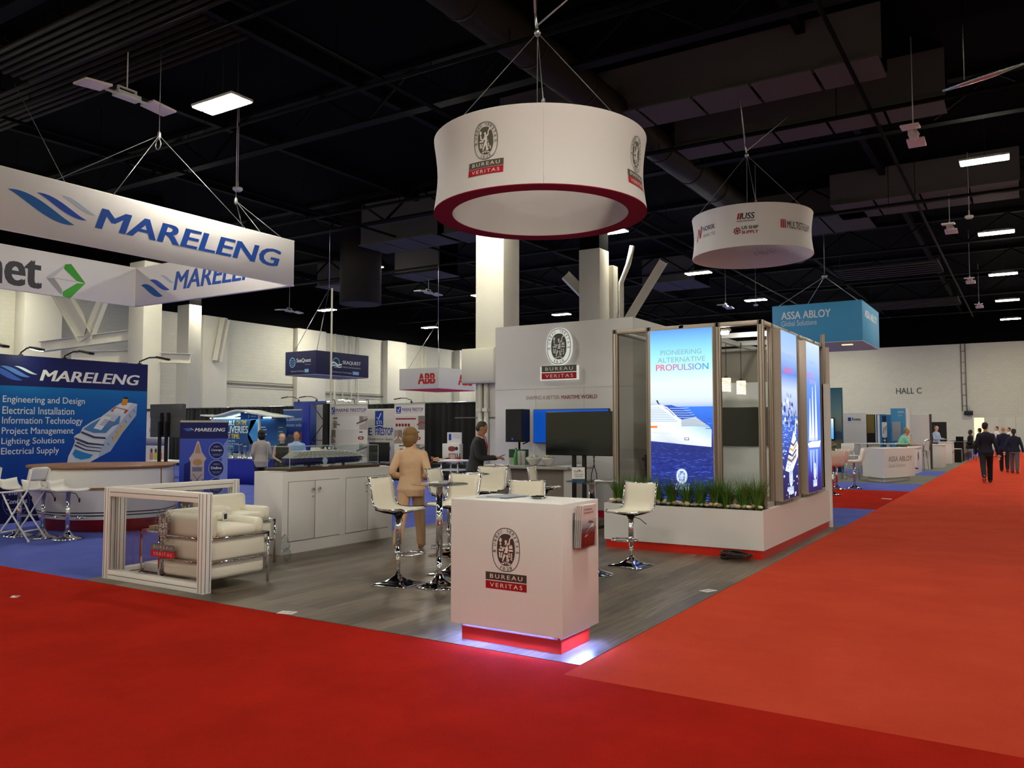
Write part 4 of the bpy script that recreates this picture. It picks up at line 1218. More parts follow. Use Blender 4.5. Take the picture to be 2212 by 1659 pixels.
# coiled cable, floor cards
pts = []
r = random.Random(2)
for i in range(150):
    an = i * .33
    rad = .12 + .05 * math.sin(i * .21) + r.uniform(-.008, .008)
    pts.append((-3.02 + math.cos(an) * rad * 1.15, 9.86 + math.sin(an) * rad * .75, .022 + .018 * (1 + math.sin(i * .37)) + i * .0003))
tag(B().tube(pts, .009, 6).tube([(-3.15, 9.9, .02), (-3.22, 9.88, .05), (-3.2, 9.85, .02), (-3.1, 9.8, .015)], .016, 6).build('coiled_cable', mat('black_rubber', '#1a1717', .35)), 'coil of black power cable on the plank floor by the planter corner', 'cable')
for x, y, m_, lab in ((-2.68, 7.83, MATTE, 'white floor card on the right edge of the planks'), (-5.41, 4.985, MATTE, 'white floor card on the front edge of the planks')):
    tt = thing('floor_card', lab, 'card', (x, y, .004), .3 if x < -5 else 1.2)
    B().box(-.075, .075, -.05, .05, 0, .002).build('card', m_, tt)
    a = Art(lambda u, v, l: Vector((u, v, .0025 + .0005 * l)))
    a2 = Art(lambda u, v, l, tt=tt: wm(tt) @ Vector((u, v, .0025 + .0004 * l)))
    a2.text('NO', -.05, -.015, .0, .015, '#b03a3a', 0, bold=.01); a2.rect(.01, -.012, .055, .012, '#c9888a', 0)
    a2.build('print', tt)
tag(B().obox((-8.07, 4.09, .004), (.07, .035, .006), .5, rx=.3).obox((-8.04, 4.1, .012), (.04, .03, .005), .9, rx=-.4).build('paper_scrap', MATTE), 'crumpled white paper scrap on the front red carpet', 'scrap')
tag(B().obox((-2.75, 20.17, .006), (.22, .07, .008), -.5).build('paper_strip', MATTE), 'white paper strip on the red carpet near the second aisle', 'scrap')
# ================================================================== hanging round signs
def ring_sign(name, label, cx, cy, z0, z1, R, rim, apex, inner_mat, hang):
    t = thing(name, label, 'hanging sign', (cx, cy, z0))
    H_ = z1 - z0
    def rad(k): return R - .05 * math.sin(PI * k)
    n = 72
    def circ(r, z): return [(r * math.cos(2 * PI * j / n), r * math.sin(2 * PI * j / n), z) for j in range(n)]
    B().rings([circ(rad(k / 10), H_ * k / 10) for k in range(11)], 0, True, True, False).build('outer_fabric', FABRIC, t, fix=False)
    ri = R - rim
    B().rings([circ(ri + (.02 * math.sin(PI * k / 10) if rim > .1 else -.05 * math.sin(PI * k / 10)), H_ * (1 - k / 10)) for k in range(11)], 0, True, True, False).build('inner_fabric', inner_mat, t, fix=False)
    if rim > .1:
        B().rings([circ(ri, -.012), circ(R, -.012), circ(R, 0.0), circ(ri, 0.0)], 0, False, True, False, True).build('bottom_rim', mat('burgundy_rim', '#8e1430', .85, spec=.08), t)
        B().rings([circ(ri, H_), circ(R, H_), circ(R, H_ + .012), circ(ri, H_ + .012)], 0, False, True, False, True).build('top_rim', FABRIC, t)
    else:
        B().tube(circ(R - .01, 0), .012, 6, loop=True).build('bottom_hoop', FABRIC, t)
        B().tube(circ(R - .01, H_), .012, 6, loop=True).build('top_hoop', FABRIC, t)
    ax = Vector(apex) - Vector((cx, cy, z0))
    b = B()
    for an in hang:
        p = Vector((math.cos(an) * (R - .04), math.sin(an) * (R - .04), H_ + .01))
        b.cyl(p, ax, .006, n=5)
        b.ell(p + Vector((0, 0, .04)), (.025, .025, .04), 6, 5)
    b.build('suspension_cables', mat('grey_steel_cable', '#8b8b8b', .4, .6), t)
    B().tube([ax, ax + Vector((-.03, 0, .25)), ax + Vector((-.05, .05, .5))], .02, 6).cyl(ax + Vector((-.03, 0, .2)), ax + Vector((-.25, 0, CEILZ - apex[2])), .016, n=6).cyl(ax + Vector((0, 0, .1)), ax + Vector((.9, .4, .9)), .012, n=6).ell(ax, (.05, .05, .06), 8, 6).build('shackle', STEEL, t)
    seam = B()
    for an in hang:
        seam.tube([((rad(k / 6) + .0005) * math.cos(an), (rad(k / 6) + .0005) * math.sin(an), H_ * k / 6) for k in range(7)], .004, 4)
    seam.build('seams', FABRIC, t)
    def amap(a0, off=.004):
        def f(u, v, l):
            k = min(1, max(0, v / H_))
            r_ = rad(k) + off + .0015 * l
            an = a0 + u / R
            return Vector((cx + r_ * math.cos(an), cy + r_ * math.sin(an), z0 + v))
        return f
    return t, amap
FABRIC = mat('white_stretch_fabric', '#ded9d7', .75, sheen=.2)
t, am = ring_sign('round_hanging_sign', 'large white round hanging sign with burgundy rim and oval seals', -5.58, 9.58, 4.50, 5.47, 1.45, .25, (-5.52, 9.42, 6.98), FABRIC, [math.radians(d) for d in (212, 302, 32, 122)])
D_R = math.radians
for k, an in enumerate((272, 2, 92, 182)):
    a = bv_emblem(Art(am(D_R(an))), 0, .60, .46, '#5b5546', '#e8e4dc', '#b3162a', nx=10)
    a.build('emblem', t)
t, am = ring_sign('ring_hanging_sign', 'smaller white round hanging sign with several company names', -5.62, 19.98, 5.78, 6.75, 1.43, .02, (-5.63, 19.69, 8.25), FABRIC, [D_R(d) for d in (200, 290, 20, 110)])
t['label'] = 'smaller white round hanging sign carrying four black and red company logos'
a = Art(am(D_R(279)))
a.poly([(-.17, .62), (-.13, .62), (-.10, .76), (-.14, .76)], '#9e1b24', 1); a.poly([(-.115, .62), (-.075, .62), (-.045, .76), (-.085, .76)], '#9e1b24', 1)
a.text('USS', -.055, .62, .24, .76, '#1d1d20', 1, bold=.04, shear=.15)
a.text('UNITED SHIP SERVICE', -.18, .565, .24, .595, '#3a3236', 1, bold=.02)
a.build('logo_print', t)
a = Art(am(D_R(279)))
a.oval(-.17, .36, .075, .075, '#8e2026', 1, 24, ring=.018)
for i in range(4):
    c_, s_ = math.cos(i * PI / 4 + .2), math.sin(i * PI / 4 + .2)
    a.strip([(-.17 - .1 * c_, .36 - .1 * s_), (-.17 + .1 * c_, .36 + .1 * s_)], .014, '#8e2026', 1)
a.text('US SHIP', -.06, .385, .32, .46, '#1d1d20', 1, bold=.045)
a.text('SUPPLY', -.06, .275, .32, .35, '#9e1b24', 1, bold=.045)
a.build('logo_print', t)
a = Art(am(D_R(233)))
a.poly([(-.36, .33), (-.31, .33), (-.22, .62), (-.25, .62)], '#9e1b24', 1); a.poly([(-.25, .62), (-.2, .62), (-.14, .38), (-.19, .38)], '#7d1a24', 1); a.poly([(-.19, .38), (-.14, .38), (-.06, .66), (-.11, .66)], '#9e1b24', 1)
a.text('NORSK', -.03, .52, .40, .63, '#23235e', 1, bold=.03)
a.text('ANALYSE', -.03, .37, .40, .45, '#77747c', 1)
a.build('logo_print', t)
a = Art(am(D_R(330)))
for i in range(3): a.poly([(-.42 + i * .05, .40), (-.385 + i * .05, .40), (-.385 + i * .05, .60), (-.42 + i * .05, .60)], '#b3262e', 1)
a.text('MULTISTREAM', -.25, .40, .62, .57, '#2a282c', 1, bold=.01)
a.build('logo_print', t)
a = Art(am(D_R(96)))
a.text('US SHIP', -.2, .44, .2, .53, '#1d1d20', 1, bold=.045); a.text('SUPPLY', -.2, .32, .2, .41, '#9e1b24', 1, bold=.045)
a.oval(-.31, .42, .075, .075, '#8e2026', 1, 24, ring=.018)
a.build('logo_print', t)
# its print shows faintly through on the inside
a = Art(lambda u, v, l: Vector((-5.62 + 1.36 * math.cos(D_R(96) + u / 1.43), 19.98 + 1.36 * math.sin(D_R(96) + u / 1.43), 5.78 + v)))
a.text('US SHIP', -.2, .44, .2, .53, '#b9b1b2', 1, bold=.045); a.text('SUPPLY', -.2, .32, .2, .41, '#b9aeb0', 1, bold=.045); a.oval(-.31, .42, .075, .075, '#bcb0b2', 1, 24, ring=.018)
a.build('showthrough_print', t)

# ================================================================== bar stools and tables
def stool_parts(t, h):
    """faces +X; h = seat height"""
    prof = [(-.235, .315), (-.225, .305), (-.205, .24), (-.19, .17), (-.18, .1), (-.165, .05), (-.135, .015), (-.09, .0), (0, -.004), (.1, .002), (.16, .008), (.19, .002), (.2, -.012)]
    W_ = .205
    grid = [[(x, -W_ + 2 * W_ * j / 6, h + z - .006 * math.sin(PI * j / 6)) for j in range(7)] for x, z in prof]
    B().slab(grid, .008).build('seat_sling', MESH, t)
    for s_ in (-1, 1):
        B().tube([(x, s_ * (W_ + .008), h + z) for x, z in prof], .011, 8).build('side_rail', CHROME, t)
    b = B()
    for i in (1, 12): b.cyl((prof[i][0] - (.006 if i == 1 else 0), -W_, h + prof[i][1]), (prof[i][0] - (.006 if i == 1 else 0), W_, h + prof[i][1]), .009, n=8)
    b.build('cross_bars', CHROME, t)
    b = B()
    for y in (-.12, .12):
        b.tube([(-.15, y * 1.6, h - .0), (-.1, y, h - .03), (0, y * .4, h - .055), (.1, y, h - .03), (.15, y * 1.6, h - .012)], .012, 6)
    b.lathe([(.03, -.1), (.05, -.06), (.06, -.05), (.05, -.04)], (0, 0, h), 16)
    b.build('under_bracket', DARKMETAL, t)
    B().cyl((0, 0, h - .36), (0, 0, h - .06), .03, n=20).build('post_sleeve', CHROME, t)
    B().cyl((0, 0, .06), (0, 0, h - .36), .022, n=16).build('lower_post', CHROME, t)
    z = .31
    B().tube([(.02, 0, z), (.08, -.14, z), (.17, -.15, z), (.25, -.1, z), (.27, 0, z), (.25, .1, z), (.17, .15, z), (.08, .14, z)], .011, 8, loop=True).lathe([(.028, -.025), (.034, -.02), (.034, .02), (.028, .025)], (0, 0, z), 16).build('footrest', CHROME, t)
    B().tube([(0, .03, h - .07), (-.03, .1, h - .09), (-.06, .17, h - .15)], .005, 5).build('gas_lever', BLACK, t)
    def sq(r, z, k=.9):
        out = []
        for j in range(32):
            a_ = 2 * PI * j / 32
            c, d = math.cos(a_), math.sin(a_)
            p = 2 / (2 + 14 * k)
            out.append((r * math.copysign(abs(c) ** p, c), r * math.copysign(abs(d) ** p, d), z))
        return out
    B().rings([sq(.2, .0, 1), sq(.205, .004, 1), sq(.2, .012, 1), sq(.13, .026, .6), sq(.075, .055, .2), sq(.04, .09, 0), sq(.03, .11, 0)]).build('base', CHROME, t)
def stool(x, y, h, face, label):
    t = thing('bar_stool', label, 'stool', (x, y, .004), D_R(face), 'cream sling bar stools')
    stool_parts(t, h)
    return t
stool(-5.46, 6.50, .76, 8, 'cream bar stool facing right, nearest the white cabinet')
stool(-6.15, 8.30, .76, 12, 'cream bar stool half hidden behind the near glass table, side on')
stool(-5.32, 7.24, .76, 268, 'cream bar stool just behind the near glass table, facing the viewer')
stool(-6.42, 9.55, .72, 285, 'cream bar stool with full back showing, behind the middle glass table')
stool(-5.08, 8.40, .63, 300, 'low cream bar stool showing only its back above the reception counter')
stool(-6.85, 10.95, .70, 62, 'bar stool turned to the bar with its rear mesh and black underside showing')
stool(-6.18, 10.75, .70, 14, 'pale bar stool facing right in front of the bar counter')
stool(-3.91, 8.78, .63, 262, 'cream bar stool in front of the white planter')
TGLASS = glass_mat('table_glass', (.80, .85, .85))
def high_table(x, y, h, r, label):
    t = thing('high_table', label, 'table', (x, y, .004), 0, None)
    B().lathe([(r - .004, h - .01), (r, h - .006), (r, h - .002), (r - .004, h)], n=40).build('glass_top', TGLASS, t)
    B().lathe([(.06, h - .035), (.1, h - .02), (.1, h - .011)], n=20).build('top_flange', CHROME, t)
    B().cyl((0, 0, .3), (0, 0, h - .03), .034, n=20).lathe([(.036, .62), (.037, .625), (.036, .63)], n=20).build('column', CHROME, t)
    B().cyl((0, 0, .06), (0, 0, .3), .027, n=20).build('lower_column', CHROME, t)
    B().tube([(0, .03, h - .07), (-.05, .12, h - .1), (-.08, .2, h - .19)], .006, 5).build('lever', STEEL, t)
    B().lathe([(.225, 0), (.23, .006), (.22, .014), (.15, .03), (.08, .06), (.045, .1), (.03, .13)], n=36).build('base', CHROME, t)
    return t
high_table(-5.03, 6.62, 1.02, .29, 'round glass high table left of the reception counter, nearest the viewer')
high_table(-5.86, 8.25, 1.02, .29, 'round glass high table in the middle, behind the near one')
high_table(-4.04, 8.05, 1.0, .29, 'round glass high table right of the reception counter holding a small sign')
# papers and sign on tables
for x, y, z, m_, lab in ((-5.08, 6.7, 1.025, 'lf_a', 'papers lying on the near glass high table'), (-5.78, 8.3, 1.025, 'lf_b', 'papers lying on the middle glass high table'), (-3.93, 8.12, 1.005, 'lf_c', 'papers on the right glass high table beside the sign')):
    t = thing('paper_sheets', lab, 'papers', (x, y, z + .004), .4)
    B().box(-.1, .1, -.14, .14, 0, .003).build('sheet', MATTE, t)
    B().obox((.05, .03, .0055), (.15, .21, .004), .3).build('booklet', mat('dark_booklet', '#6b6a68'), t)
t = thing('table_sign', 'small white partner sign with navy foot standing on the right glass high table', 'sign', (-4.17, 7.98, 1.004), D_R(32))
B().box(-.07, .07, -.006, .006, .0, .15).build('board', MATTE, t)
a = Art(lambda u, v, l, t=t: wm(t) @ Vector((u, -.0065 - .0006 * l, v)))
a.rect(-.07, 0, .07, .025, '#2b4a66', 0)
a.text('CLIA', -.05, .095, .0, .118, '#23252a', 1, bold=.03, shear=.2)
a.poly([(-.005, .122), (.02, .122), (.02, .1)], '#23252a', 1)
a.rect(.012, .1, .05, .103, '#8a8d92', 1); a.rect(.012, .108, .05, .111, '#8a8d92', 1)
a.text('EXECUTIVE', -.045, .066, .055, .08, '#4a4c52', 1, bold=.01)
a.text('PARTNER', -.035, .043, .045, .057, '#4a4c52', 1, bold=.01)
a.build('lettering', t)

# ================================================================== lounge corner: framed glass fence, armchair, side table, cabinet
FR = mat('white_aluminium_frame', '#ece8e2', .4)
GR = mat('frame_groove', '#5a5450', .6)
def fence_panel(label, p0, p1, emblem=None, flip=False):
    p0, p1 = Vector((*p0, 0)), Vector((*p1, 0))
    u = (p1 - p0).normalized()
    L_ = (p1 - p0).length
    ang = math.atan2(u.y, u.x)
    t = thing('glass_barrier', label, 'barrier', (p0.x, p0.y, .004), ang)
    s_ = .095
    for x in (0, L_ - s_):
        b = B().box(x, x + s_, -s_ / 2, s_ / 2, 0, .955, bev=.003)
        for gx in (.25, .75): b.box(x + s_ * gx - .003, x + s_ * gx + .003, -s_ / 2 - .0015, s_ / 2 + .0015, .01, .945, 1)
        for gy in (-.25, .25): b.box(x - .0015, x + s_ + .0015, s_ * gy - .003, s_ * gy + .003, .01, .945, 1)
        b.build('post', [FR, GR], t)
    for z in (.0, .955 - s_):
        b = B().box(s_, L_ - s_, -s_ / 2 + .004, s_ / 2 - .004, z, z + s_, bev=.003)
        b.box(s_, L_ - s_, -s_ / 2 + .002, s_ / 2 - .002, z + s_ * .5 - .003, z + s_ * .5 + .003, 1)
        b.build('rail', [FR, GR], t)
    B().face([(s_, 0, s_), (L_ - s_, 0, s_), (L_ - s_, 0, .955 - s_), (s_, 0, .955 - s_)]).build('glass', glass_mat('barrier_glass', (.80, .80, .80)), t, fix=False)
    if emblem:
        cx, cz, h_ = emblem
        k = -1 if flip else 1
        a = bv_emblem(Art(lambda x, v, l, t=t: wm(t) @ Vector((cx + k * x, (-.003 - .0006 * l) * 1, v))), 0, cz, h_, '#6a605c', '#b9b4b2', '#c81420')
        a.build('emblem', t)
    return t
fence_panel('white framed glass barrier along the front edge of the lounge', (-8.30, 5.13), (-6.66, 5.13), (.95, .60, .34))
fence_panel('white framed glass barrier along the left side of the lounge', (-8.26, 5.19), (-8.26, 6.77), (.85, .60, .36), True)
def armchair(label, cx, cy, X0, X1, Y0, Y1, armz, backz, farz):
    """faces +X; cushions in a chrome frame"""
    t = thing('armchair', label, 'armchair', (cx, cy, .004), 0, None)
    for (x, y) in ((X1, Y0), (X1, Y1), (X0, Y0), (X0, Y1)):
        B().cyl((x, y, 0), (x, y, .51), .014, n=10).build('leg', CHROME, t)
    for z in (.50, .27):
        B().tube([(X0, Y0, z), (X1, Y0, z), (X1, Y1, z), (X0, Y1, z)], .014, 8, loop=True).build('chrome_rail', CHROME, t)
    B().box(X0 + .02, X1 - .02, Y0 + .02, Y1 - .02, .10, .275, bev=.045, seg=3).build('lower_base', LEATHER, t)
    B().box(X0 + .02, X1 - .015, Y0 + .02, Y1 - .02, .28, .49, bev=.03, seg=3).build('front_panel', LEATHER, t)
    B().box(X0 + .16, X1 + .005, Y0 + .14, Y1 - .14, .492, .605, bev=.05, seg=4).build('seat_cushion', LEATHER, t)
    B().box(X0 + .0, X0 + .17, Y0 + .03, Y1 - .03, .492, backz, bev=.05, seg=4, M=Matrix.Translation((X0, 0, .5)) @ Matrix.Rotation(-.08, 4, 'Y') @ Matrix.Translation((-X0, 0, -.5))).build('back_cushion', LEATHER, t)
    B().box(X0 + .10, X1 - .03, Y0 + .015, Y0 + .145, .492, armz, bev=.055, seg=4).build('arm_cushion', LEATHER, t)
    B().box(X0 + .10, X1 - .03, Y1 - .145, Y1 - .015, .492, farz, bev=.055, seg=4).build('arm_cushion', LEATHER, t)
    return t
armchair('cream leather armchair with chrome rails right behind the front glass barrier', -7.08, 5.535, -.38, .38, -.365, .365, .735, .745, .66)
armchair('cream leather armchair further back, between the side barrier and the white cabinet', -7.91, 6.41, -.28, .33, -.36, .36, .70, .79, .66)
tag(B().box(-7.36, -7.20, 5.68, 5.84, .612, .69, bev=.03, seg=3).build('small_cushion', LEATHER), 'small cream cushion lying on the near armchair seat', 'cushion')
t = thing('price_card', 'small white card with dark print standing on the near armchair seat', 'card', (-7.13, 5.70, .61))
B().obox((-7.13, 5.70, .66), (.012, .09, .09), .3).build('card', MATTE, t, True)
B().obox((-7.122, 5.697, .66), (.004, .05, .055), .3).build('print', BLACK, t, True)
t = thing('side_table', 'small chrome cube side table behind the left part of the glass barrier', 'table', (-8.0, 5.62, .004))
b = B()
for x in (-.19, .19):
    for y in (-.17, .17): b.box(x - .01, x + .01, y - .01, y + .01, 0, .47)
for z in (.46, .01):
    b.box(-.2, .2, -.18, -.16, z, z + .02).box(-.2, .2, .16, .18, z, z + .02).box(-.2, -.18, -.18, .18, z, z + .02).box(.18, .2, -.18, .18, z, z + .02)
b.build('chrome_frame', CHROME, t)
B().box(-.19, .19, -.17, .17, .466, .482).build('top', glass_mat('clear_acrylic', '#eef2f2'), t)
B().box(-.17, .17, -.15, .15, .032, .13, bev=.01).build('white_box', WHITE, t)
tag(B().box(-8.16, -8.02, 5.52, 5.7, .492, .52).box(-8.0, -7.9, 5.6, 5.7, .492, .54, bev=.01).build('sugar_packets', mat('kraft_pack', '#c9b48c')), 'two small tan packs on the chrome side table', 'packs')
t = thing('plastic_bag', 'crumpled clear plastic bag on the floor between the far armchair and the cabinet', 'bag', (-7.5, 6.86, 0))
b = B()
b.ell((-7.50, 6.86, .22), (.05, .05, .10), 10, 8).ell((-7.48, 6.87, .085), (.06, .05, .082), 10, 8)
for v in b.bm.verts: v.co += Vector((rnd.uniform(-1, 1), rnd.uniform(-1, 1), rnd.uniform(-1, 1))) * .012
b.build('film', glass_mat('clear_acrylic', '#eef2f2'), t, True)

# white storage cabinet with the ship model case
t = thing('storage_cabinet', 'low white four door cabinet carrying the ship model case', 'cabinet', (-8.15, 8.2, .004))
B().box(-8.42, -7.9, 7.17, 9.26, .0, 1.03, bev=.003).build('body', WHITE, t, True)
LINE = mat('door_gap_shadow', '#8a8784', .8)
def door(y0, y1, side):
    d = B().box(-7.902, -7.888, y0, y1, .16, .90, bev=.002).box(-7.8995, -7.8985, y0 - .008, y1 + .008, .152, .908, 1).build('door', [WHITE, LINE], t, True)
    y = y1 - .045 if side > 0 else y0 + .045
    inv = wm(t).inverted()
    B().lathe([(.008, 0), (.008, .02), (.018, .026), (.02, .036), (.012, .042)], n=14).build('knob', CHROME, d)
    k = [c for c in d.children][-1]
    k.location = inv @ Vector((-7.888, y, .80)); k.rotation_euler = (0, PI / 2, 0)
    if side > 0:
        l_ = B().cyl((0, 0, 0), (0, 0, .01), .012, n=12).build('lock', STEEL, d)
        l_.location = inv @ Vector((-7.888, y + .012, .70)); l_.rotation_euler = (0, PI / 2, 0)
for y0, y1, s_ in ((7.27, 7.71, 1), (7.726, 8.166, -1), (8.30, 8.72, 1), (8.736, 9.156, -1)):
    door(y0, y1, s_)
# case
t = thing('display_case', 'long glass display case on the white cabinet', 'display case', (-8.15, 8.1, 1.034))
B().box(-8.38, -7.93, 7.30, 9.02, 1.034, 1.07, bev=.004).build('wood_plinth', mat('dark_brown_wood', '#4a3626', .4), t, True)
CASE = glass_mat('case_glass', (.86, .90, .91))
b = B()
x0, x1, y0, y1, z0, z1 = -8.36, -7.95, 7.33, 9.0, 1.071, 1.345
for f in ([(x1, y0, z0), (x1, y1, z0), (x1, y1, z1), (x1, y0, z1)], [(x0, y0, z0), (x0, y1, z0), (x0, y1, z1), (x0, y0, z1)], [(x0, y0, z0), (x1, y0, z0), (x1, y0, z1), (x0, y0, z1)], [(x0, y1, z0), (x1, y1, z0), (x1, y1, z1), (x0, y1, z1)], [(x0, y0, z1), (x1, y0, z1), (x1, y1, z1), (x0, y1, z1)]):
    b.face(f)
b.build('glass_cover', CASE, t, True, fix=False)
b = B()
for x in (x0, x1):
    for y in (y0, y1): b.box(x - .003, x + .003, y - .003, y + .003, z0, z1)
for y in (y0, y1): b.box(x0, x1, y - .003, y + .003, z1 - .003, z1 + .003)
for x in (x0, x1): b.box(x - .003, x + .003, y0, y1, z1 - .003, z1 + .003)
b.build('glass_edges', mat('pale_edge', '#a9bcc0', .3), t, True)
# ship model: hull along +Y, stern near, bow far
t = thing('ship_model', 'white and blue cruise ship model inside the glass case', 'ship model', (-8.15, 8.1, 1.07))
HULLB = mat('navy_hull_gloss', '#16226a', .2, coat=.5)
DECK = mat('ship_white', '#f0efe8', .35)
GLZ = mat('ship_dark_windows', '#1c2230', .25)
def hull_ring(z, k):
    pts = []
    ys, ye = 7.47, 8.90 - .08 * (1 - k)
    for j in range(14):
        q = j / 13
        y = ys + (ye - ys) * q
        w_ = .115 * (1 if q < .62 else math.sqrt(max(0, 1 - ((q - .62) / .38) ** 2))) * (.72 + .28 * k)
        pts.append((w_, y))
    return [(-8.15 + w_, y, z) for w_, y in pts] + [(-8.15 - w_, y, z) for w_, y in reversed(pts)]
B().rings([hull_ring(1.105, 0), hull_ring(1.135, .6), hull_ring(1.175, 1), hull_ring(1.185, 1)]).build('hull', HULLB, t, True)
b = B()
for i in range(6):
    z = 1.187 + i * .016
    y0, y1 = 7.48 + .028 * i, 8.83 - .045 * i - .006 * i * i
    b.box(-8.15 - .112 + .004 * i, -8.15 + .112 - .004 * i, y0, y1, z + .0055, z + .0145, 0)
    b.box(-8.15 - .102 + .004 * i, -8.15 + .102 - .004 * i, y0 + .02, y1 - .03, z, z + .0055, 1)
    for q in range(14):
        yy = y0 + .04 + (y1 - y0 - .1) * q / 13
        b.box(-8.15 - .104 + .004 * i, -8.15 + .104 - .004 * i, yy, yy + .01, z, z + .0055, 0)
b.build('superstructure', [DECK, GLZ], t, True)
b = B()
b.prism([(-8.2, 8.02), (-8.1, 8.02), (-8.1, 8.14), (-8.2, 8.14)], 1.28, 1.298)
b.rings([[(-8.2, 7.92, 1.28), (-8.1, 7.92, 1.28), (-8.1, 8.04, 1.28), (-8.2, 8.04, 1.28)], [(-8.19, 7.92, 1.325), (-8.11, 7.92, 1.325), (-8.11, 8.0, 1.325), (-8.19, 8.0, 1.325)]], 0, False)
b.ell((-8.15, 8.15, 1.31), (.016, .016, .016), 8, 6).ell((-8.15, 8.22, 1.308), (.016, .016, .016), 8, 6).cyl((-8.15, 8.3, 1.28), (-8.15, 8.3, 1.33), .004)
b.build('funnel', DECK, t, True)
for y in (7.85, 8.5): B().box(-8.17, -8.13, y - .01, y + .01, 1.071, 1.108).build('cradle', BLACK, t, True)
t = thing('plaque', 'round blue plaque with a white label standing in the glass case', 'plaque', (-7.99, 8.0, 1.071))
B().cyl((-7.985, 7.98, 1.15), (-7.98, 7.98, 1.15), .045, n=24).build('disc', mat('pale_blue_disc', '#b4c9ee', .3), t, True)
B().box(-7.99, -7.975, 7.93, 8.03, 1.072, 1.105).build('label_card', MATTE, t, True)
for k, (y, lab) in enumerate(((7.24, 'flat white papers at the near end of the white cabinet top'), (9.14, 'flat white card at the far end of the white cabinet top'))):
    tag(B().obox((-8.08, y, 1.0365), (.25, .1, .004), .1).build('flat_papers', MATTE), lab, 'papers')
# ================================================================== blue advertising booth at the left
NAVY, BLU1, BLU2 = '#1c2160', '#0d5cab', '#0a3a9c'
FAB = FABRIC
t = thing('square_hanging_sign', 'large white square hanging fabric sign with blue wave logo lettering', 'hanging sign', (-17.0, 9.3, 4.82))
SX1, SX2, SY0, SY1, SZ0, SZ1 = -14.02, -20.0, 5.6, 12.97, 4.82, 5.84
for x0, x1, y0, y1 in ((SX1 - .03, SX1, SY0, SY1), (SX2, SX2 + .03, SY0, SY1), (SX2 + .03, SX1 - .03, SY1 - .03, SY1), (SX2 + .03, SX1 - .03, SY0, SY0 + .03)):
    B().box(x0, x1, y0, y1, SZ0, SZ1, bev=.006).build('fabric_panel', FAB, t, True)
b = B()
for z in (SZ0, SZ1):
    b.tube([(SX1 - .015, SY0, z), (SX1 - .015, SY1, z), (SX2 + .015, SY1, z), (SX2 + .015, SY0, z)], .017, 6, loop=True)
b.build('edge_tube', mat('pale_edge_tube', '#f4efec', .6), t, True)
b = B()
for ap, ends in (((-15.2, 10.3, 7.7), ((SX1, 8.6), (SX1, 11.6), (SX2, 8.2))), ((-15.1, 12.2, 6.75), ((SX1, 12.0), (-15.6, SY1), (SX1, 12.6)))):
    ap = Vector(ap)
    for e in ends: b.cyl(ap, (e[0], e[1], SZ1), .008, n=5)
    b.cyl(ap, (ap.x, ap.y, CEILZ), .008, n=5)
    b.ell(ap, (.04, .04, .09), 8, 6)
b.cyl((-18.6, 11.1, SZ1), (-19.5, 9.5, 9.5), .008, n=5)
b.tube([(-15.2 + .09 * math.cos(q * .8), 10.28, 7.5 + .11 * math.sin(q * .8)) for q in range(8)], .012, 5, loop=True)
b.build('suspension_cables', mat('grey_steel_cable', '#8b8b8b'), t, True)
WC = ['#1d5a9e', '#1f47a8', '#aab6cc']
a = Art(YZ(SX1 + .001, .0015))
waves(a, [(6.78, 5.50, 7.90, 5.13, .15), (7.24, 5.55, 8.12, 5.26, .10), (7.66, 5.60, 8.28, 5.39, .06)], WC)
a.text('MARELENG', 8.27, 5.16, 12.58, 5.55, '#1d4ba0', 1, bold=.05, shear=.22)
a.build('front_lettering', t)
a = Art(lambda x, z, l: Vector((x, SY1 - .032 - .0015 * l, z)))
waves(a, [(-19.72, 5.36, -18.78, 5.00, .15), (-19.35, 5.46, -18.5, 5.14, .11), (-18.9, 5.54, -18.32, 5.30, .06)], WC)
a.text('MARELENG', -18.35, 5.1, -14.6, 5.58, '#1d4ba0', 1, bold=.05, shear=.22)
a.build('inside_lettering', t)
a = Art(lambda y, z, l: Vector((SX2 + .032 + .0015 * l, y, z)))
a.text('net', 9.15, 4.92, 10.5, 5.60, '#45444a', 1, bold=.06)
for pts, c in (([(11.05, 5.62), (11.2, 5.66), (11.58, 5.23), (11.36, 5.25), (11.02, 5.52)], '#3f9a35'), ([(11.36, 5.20), (11.58, 5.23), (11.2, 4.80), (11.02, 4.83), (11.0, 4.93)], '#4aa63e'),
               ([(10.60, 5.24), (11.05, 5.62), (11.0, 5.50), (10.78, 5.26), (11.36, 5.25), (11.3, 5.22)], '#c2c2c2'), ([(10.60, 5.22), (10.80, 5.24), (11.0, 4.98), (10.98, 4.85)], '#9b9b9c')):
    a.poly(pts, c, 1)
a.build('rear_lettering', t)

t = thing('backdrop_wall', 'big blue printed backdrop with white service list and cruise ship', 'backdrop', (-14.5, 8.1, 0))
B().box(-14.52, -14.42, 6.59, 9.65, .004, 2.82, bev=.004).build('panel', mat('backdrop_frame', '#14183f', .5), t, True)
a = Art(YZ(-14.42, .001))
a.rect(6.6, .05, 9.64, 2.81, BLU1, 0, nx=1, grad=[(0, '#0a2f86'), (.4, '#0b46a4'), (.75, '#0f66b8'), (.82, '#1576c0'), (1, '#1c7cc6')])
a.rect(6.6, 2.30, 9.64, 2.81, NAVY, 1)
a.rect(6.6, .05, 9.64, .62, '#161a4e', 1)
waves(a, [(6.75, 2.60, 7.32, 2.40, .08), (6.95, 2.62, 7.44, 2.46, .06), (7.18, 2.63, 7.56, 2.51, .035)], ['#3f66c8', '#5a86d8', '#d4e2f6'], 2)
a.text('MARELENG', 7.60, 2.405, 9.48, 2.60, '#f2f2f6', 2, bold=.05, shear=.22)
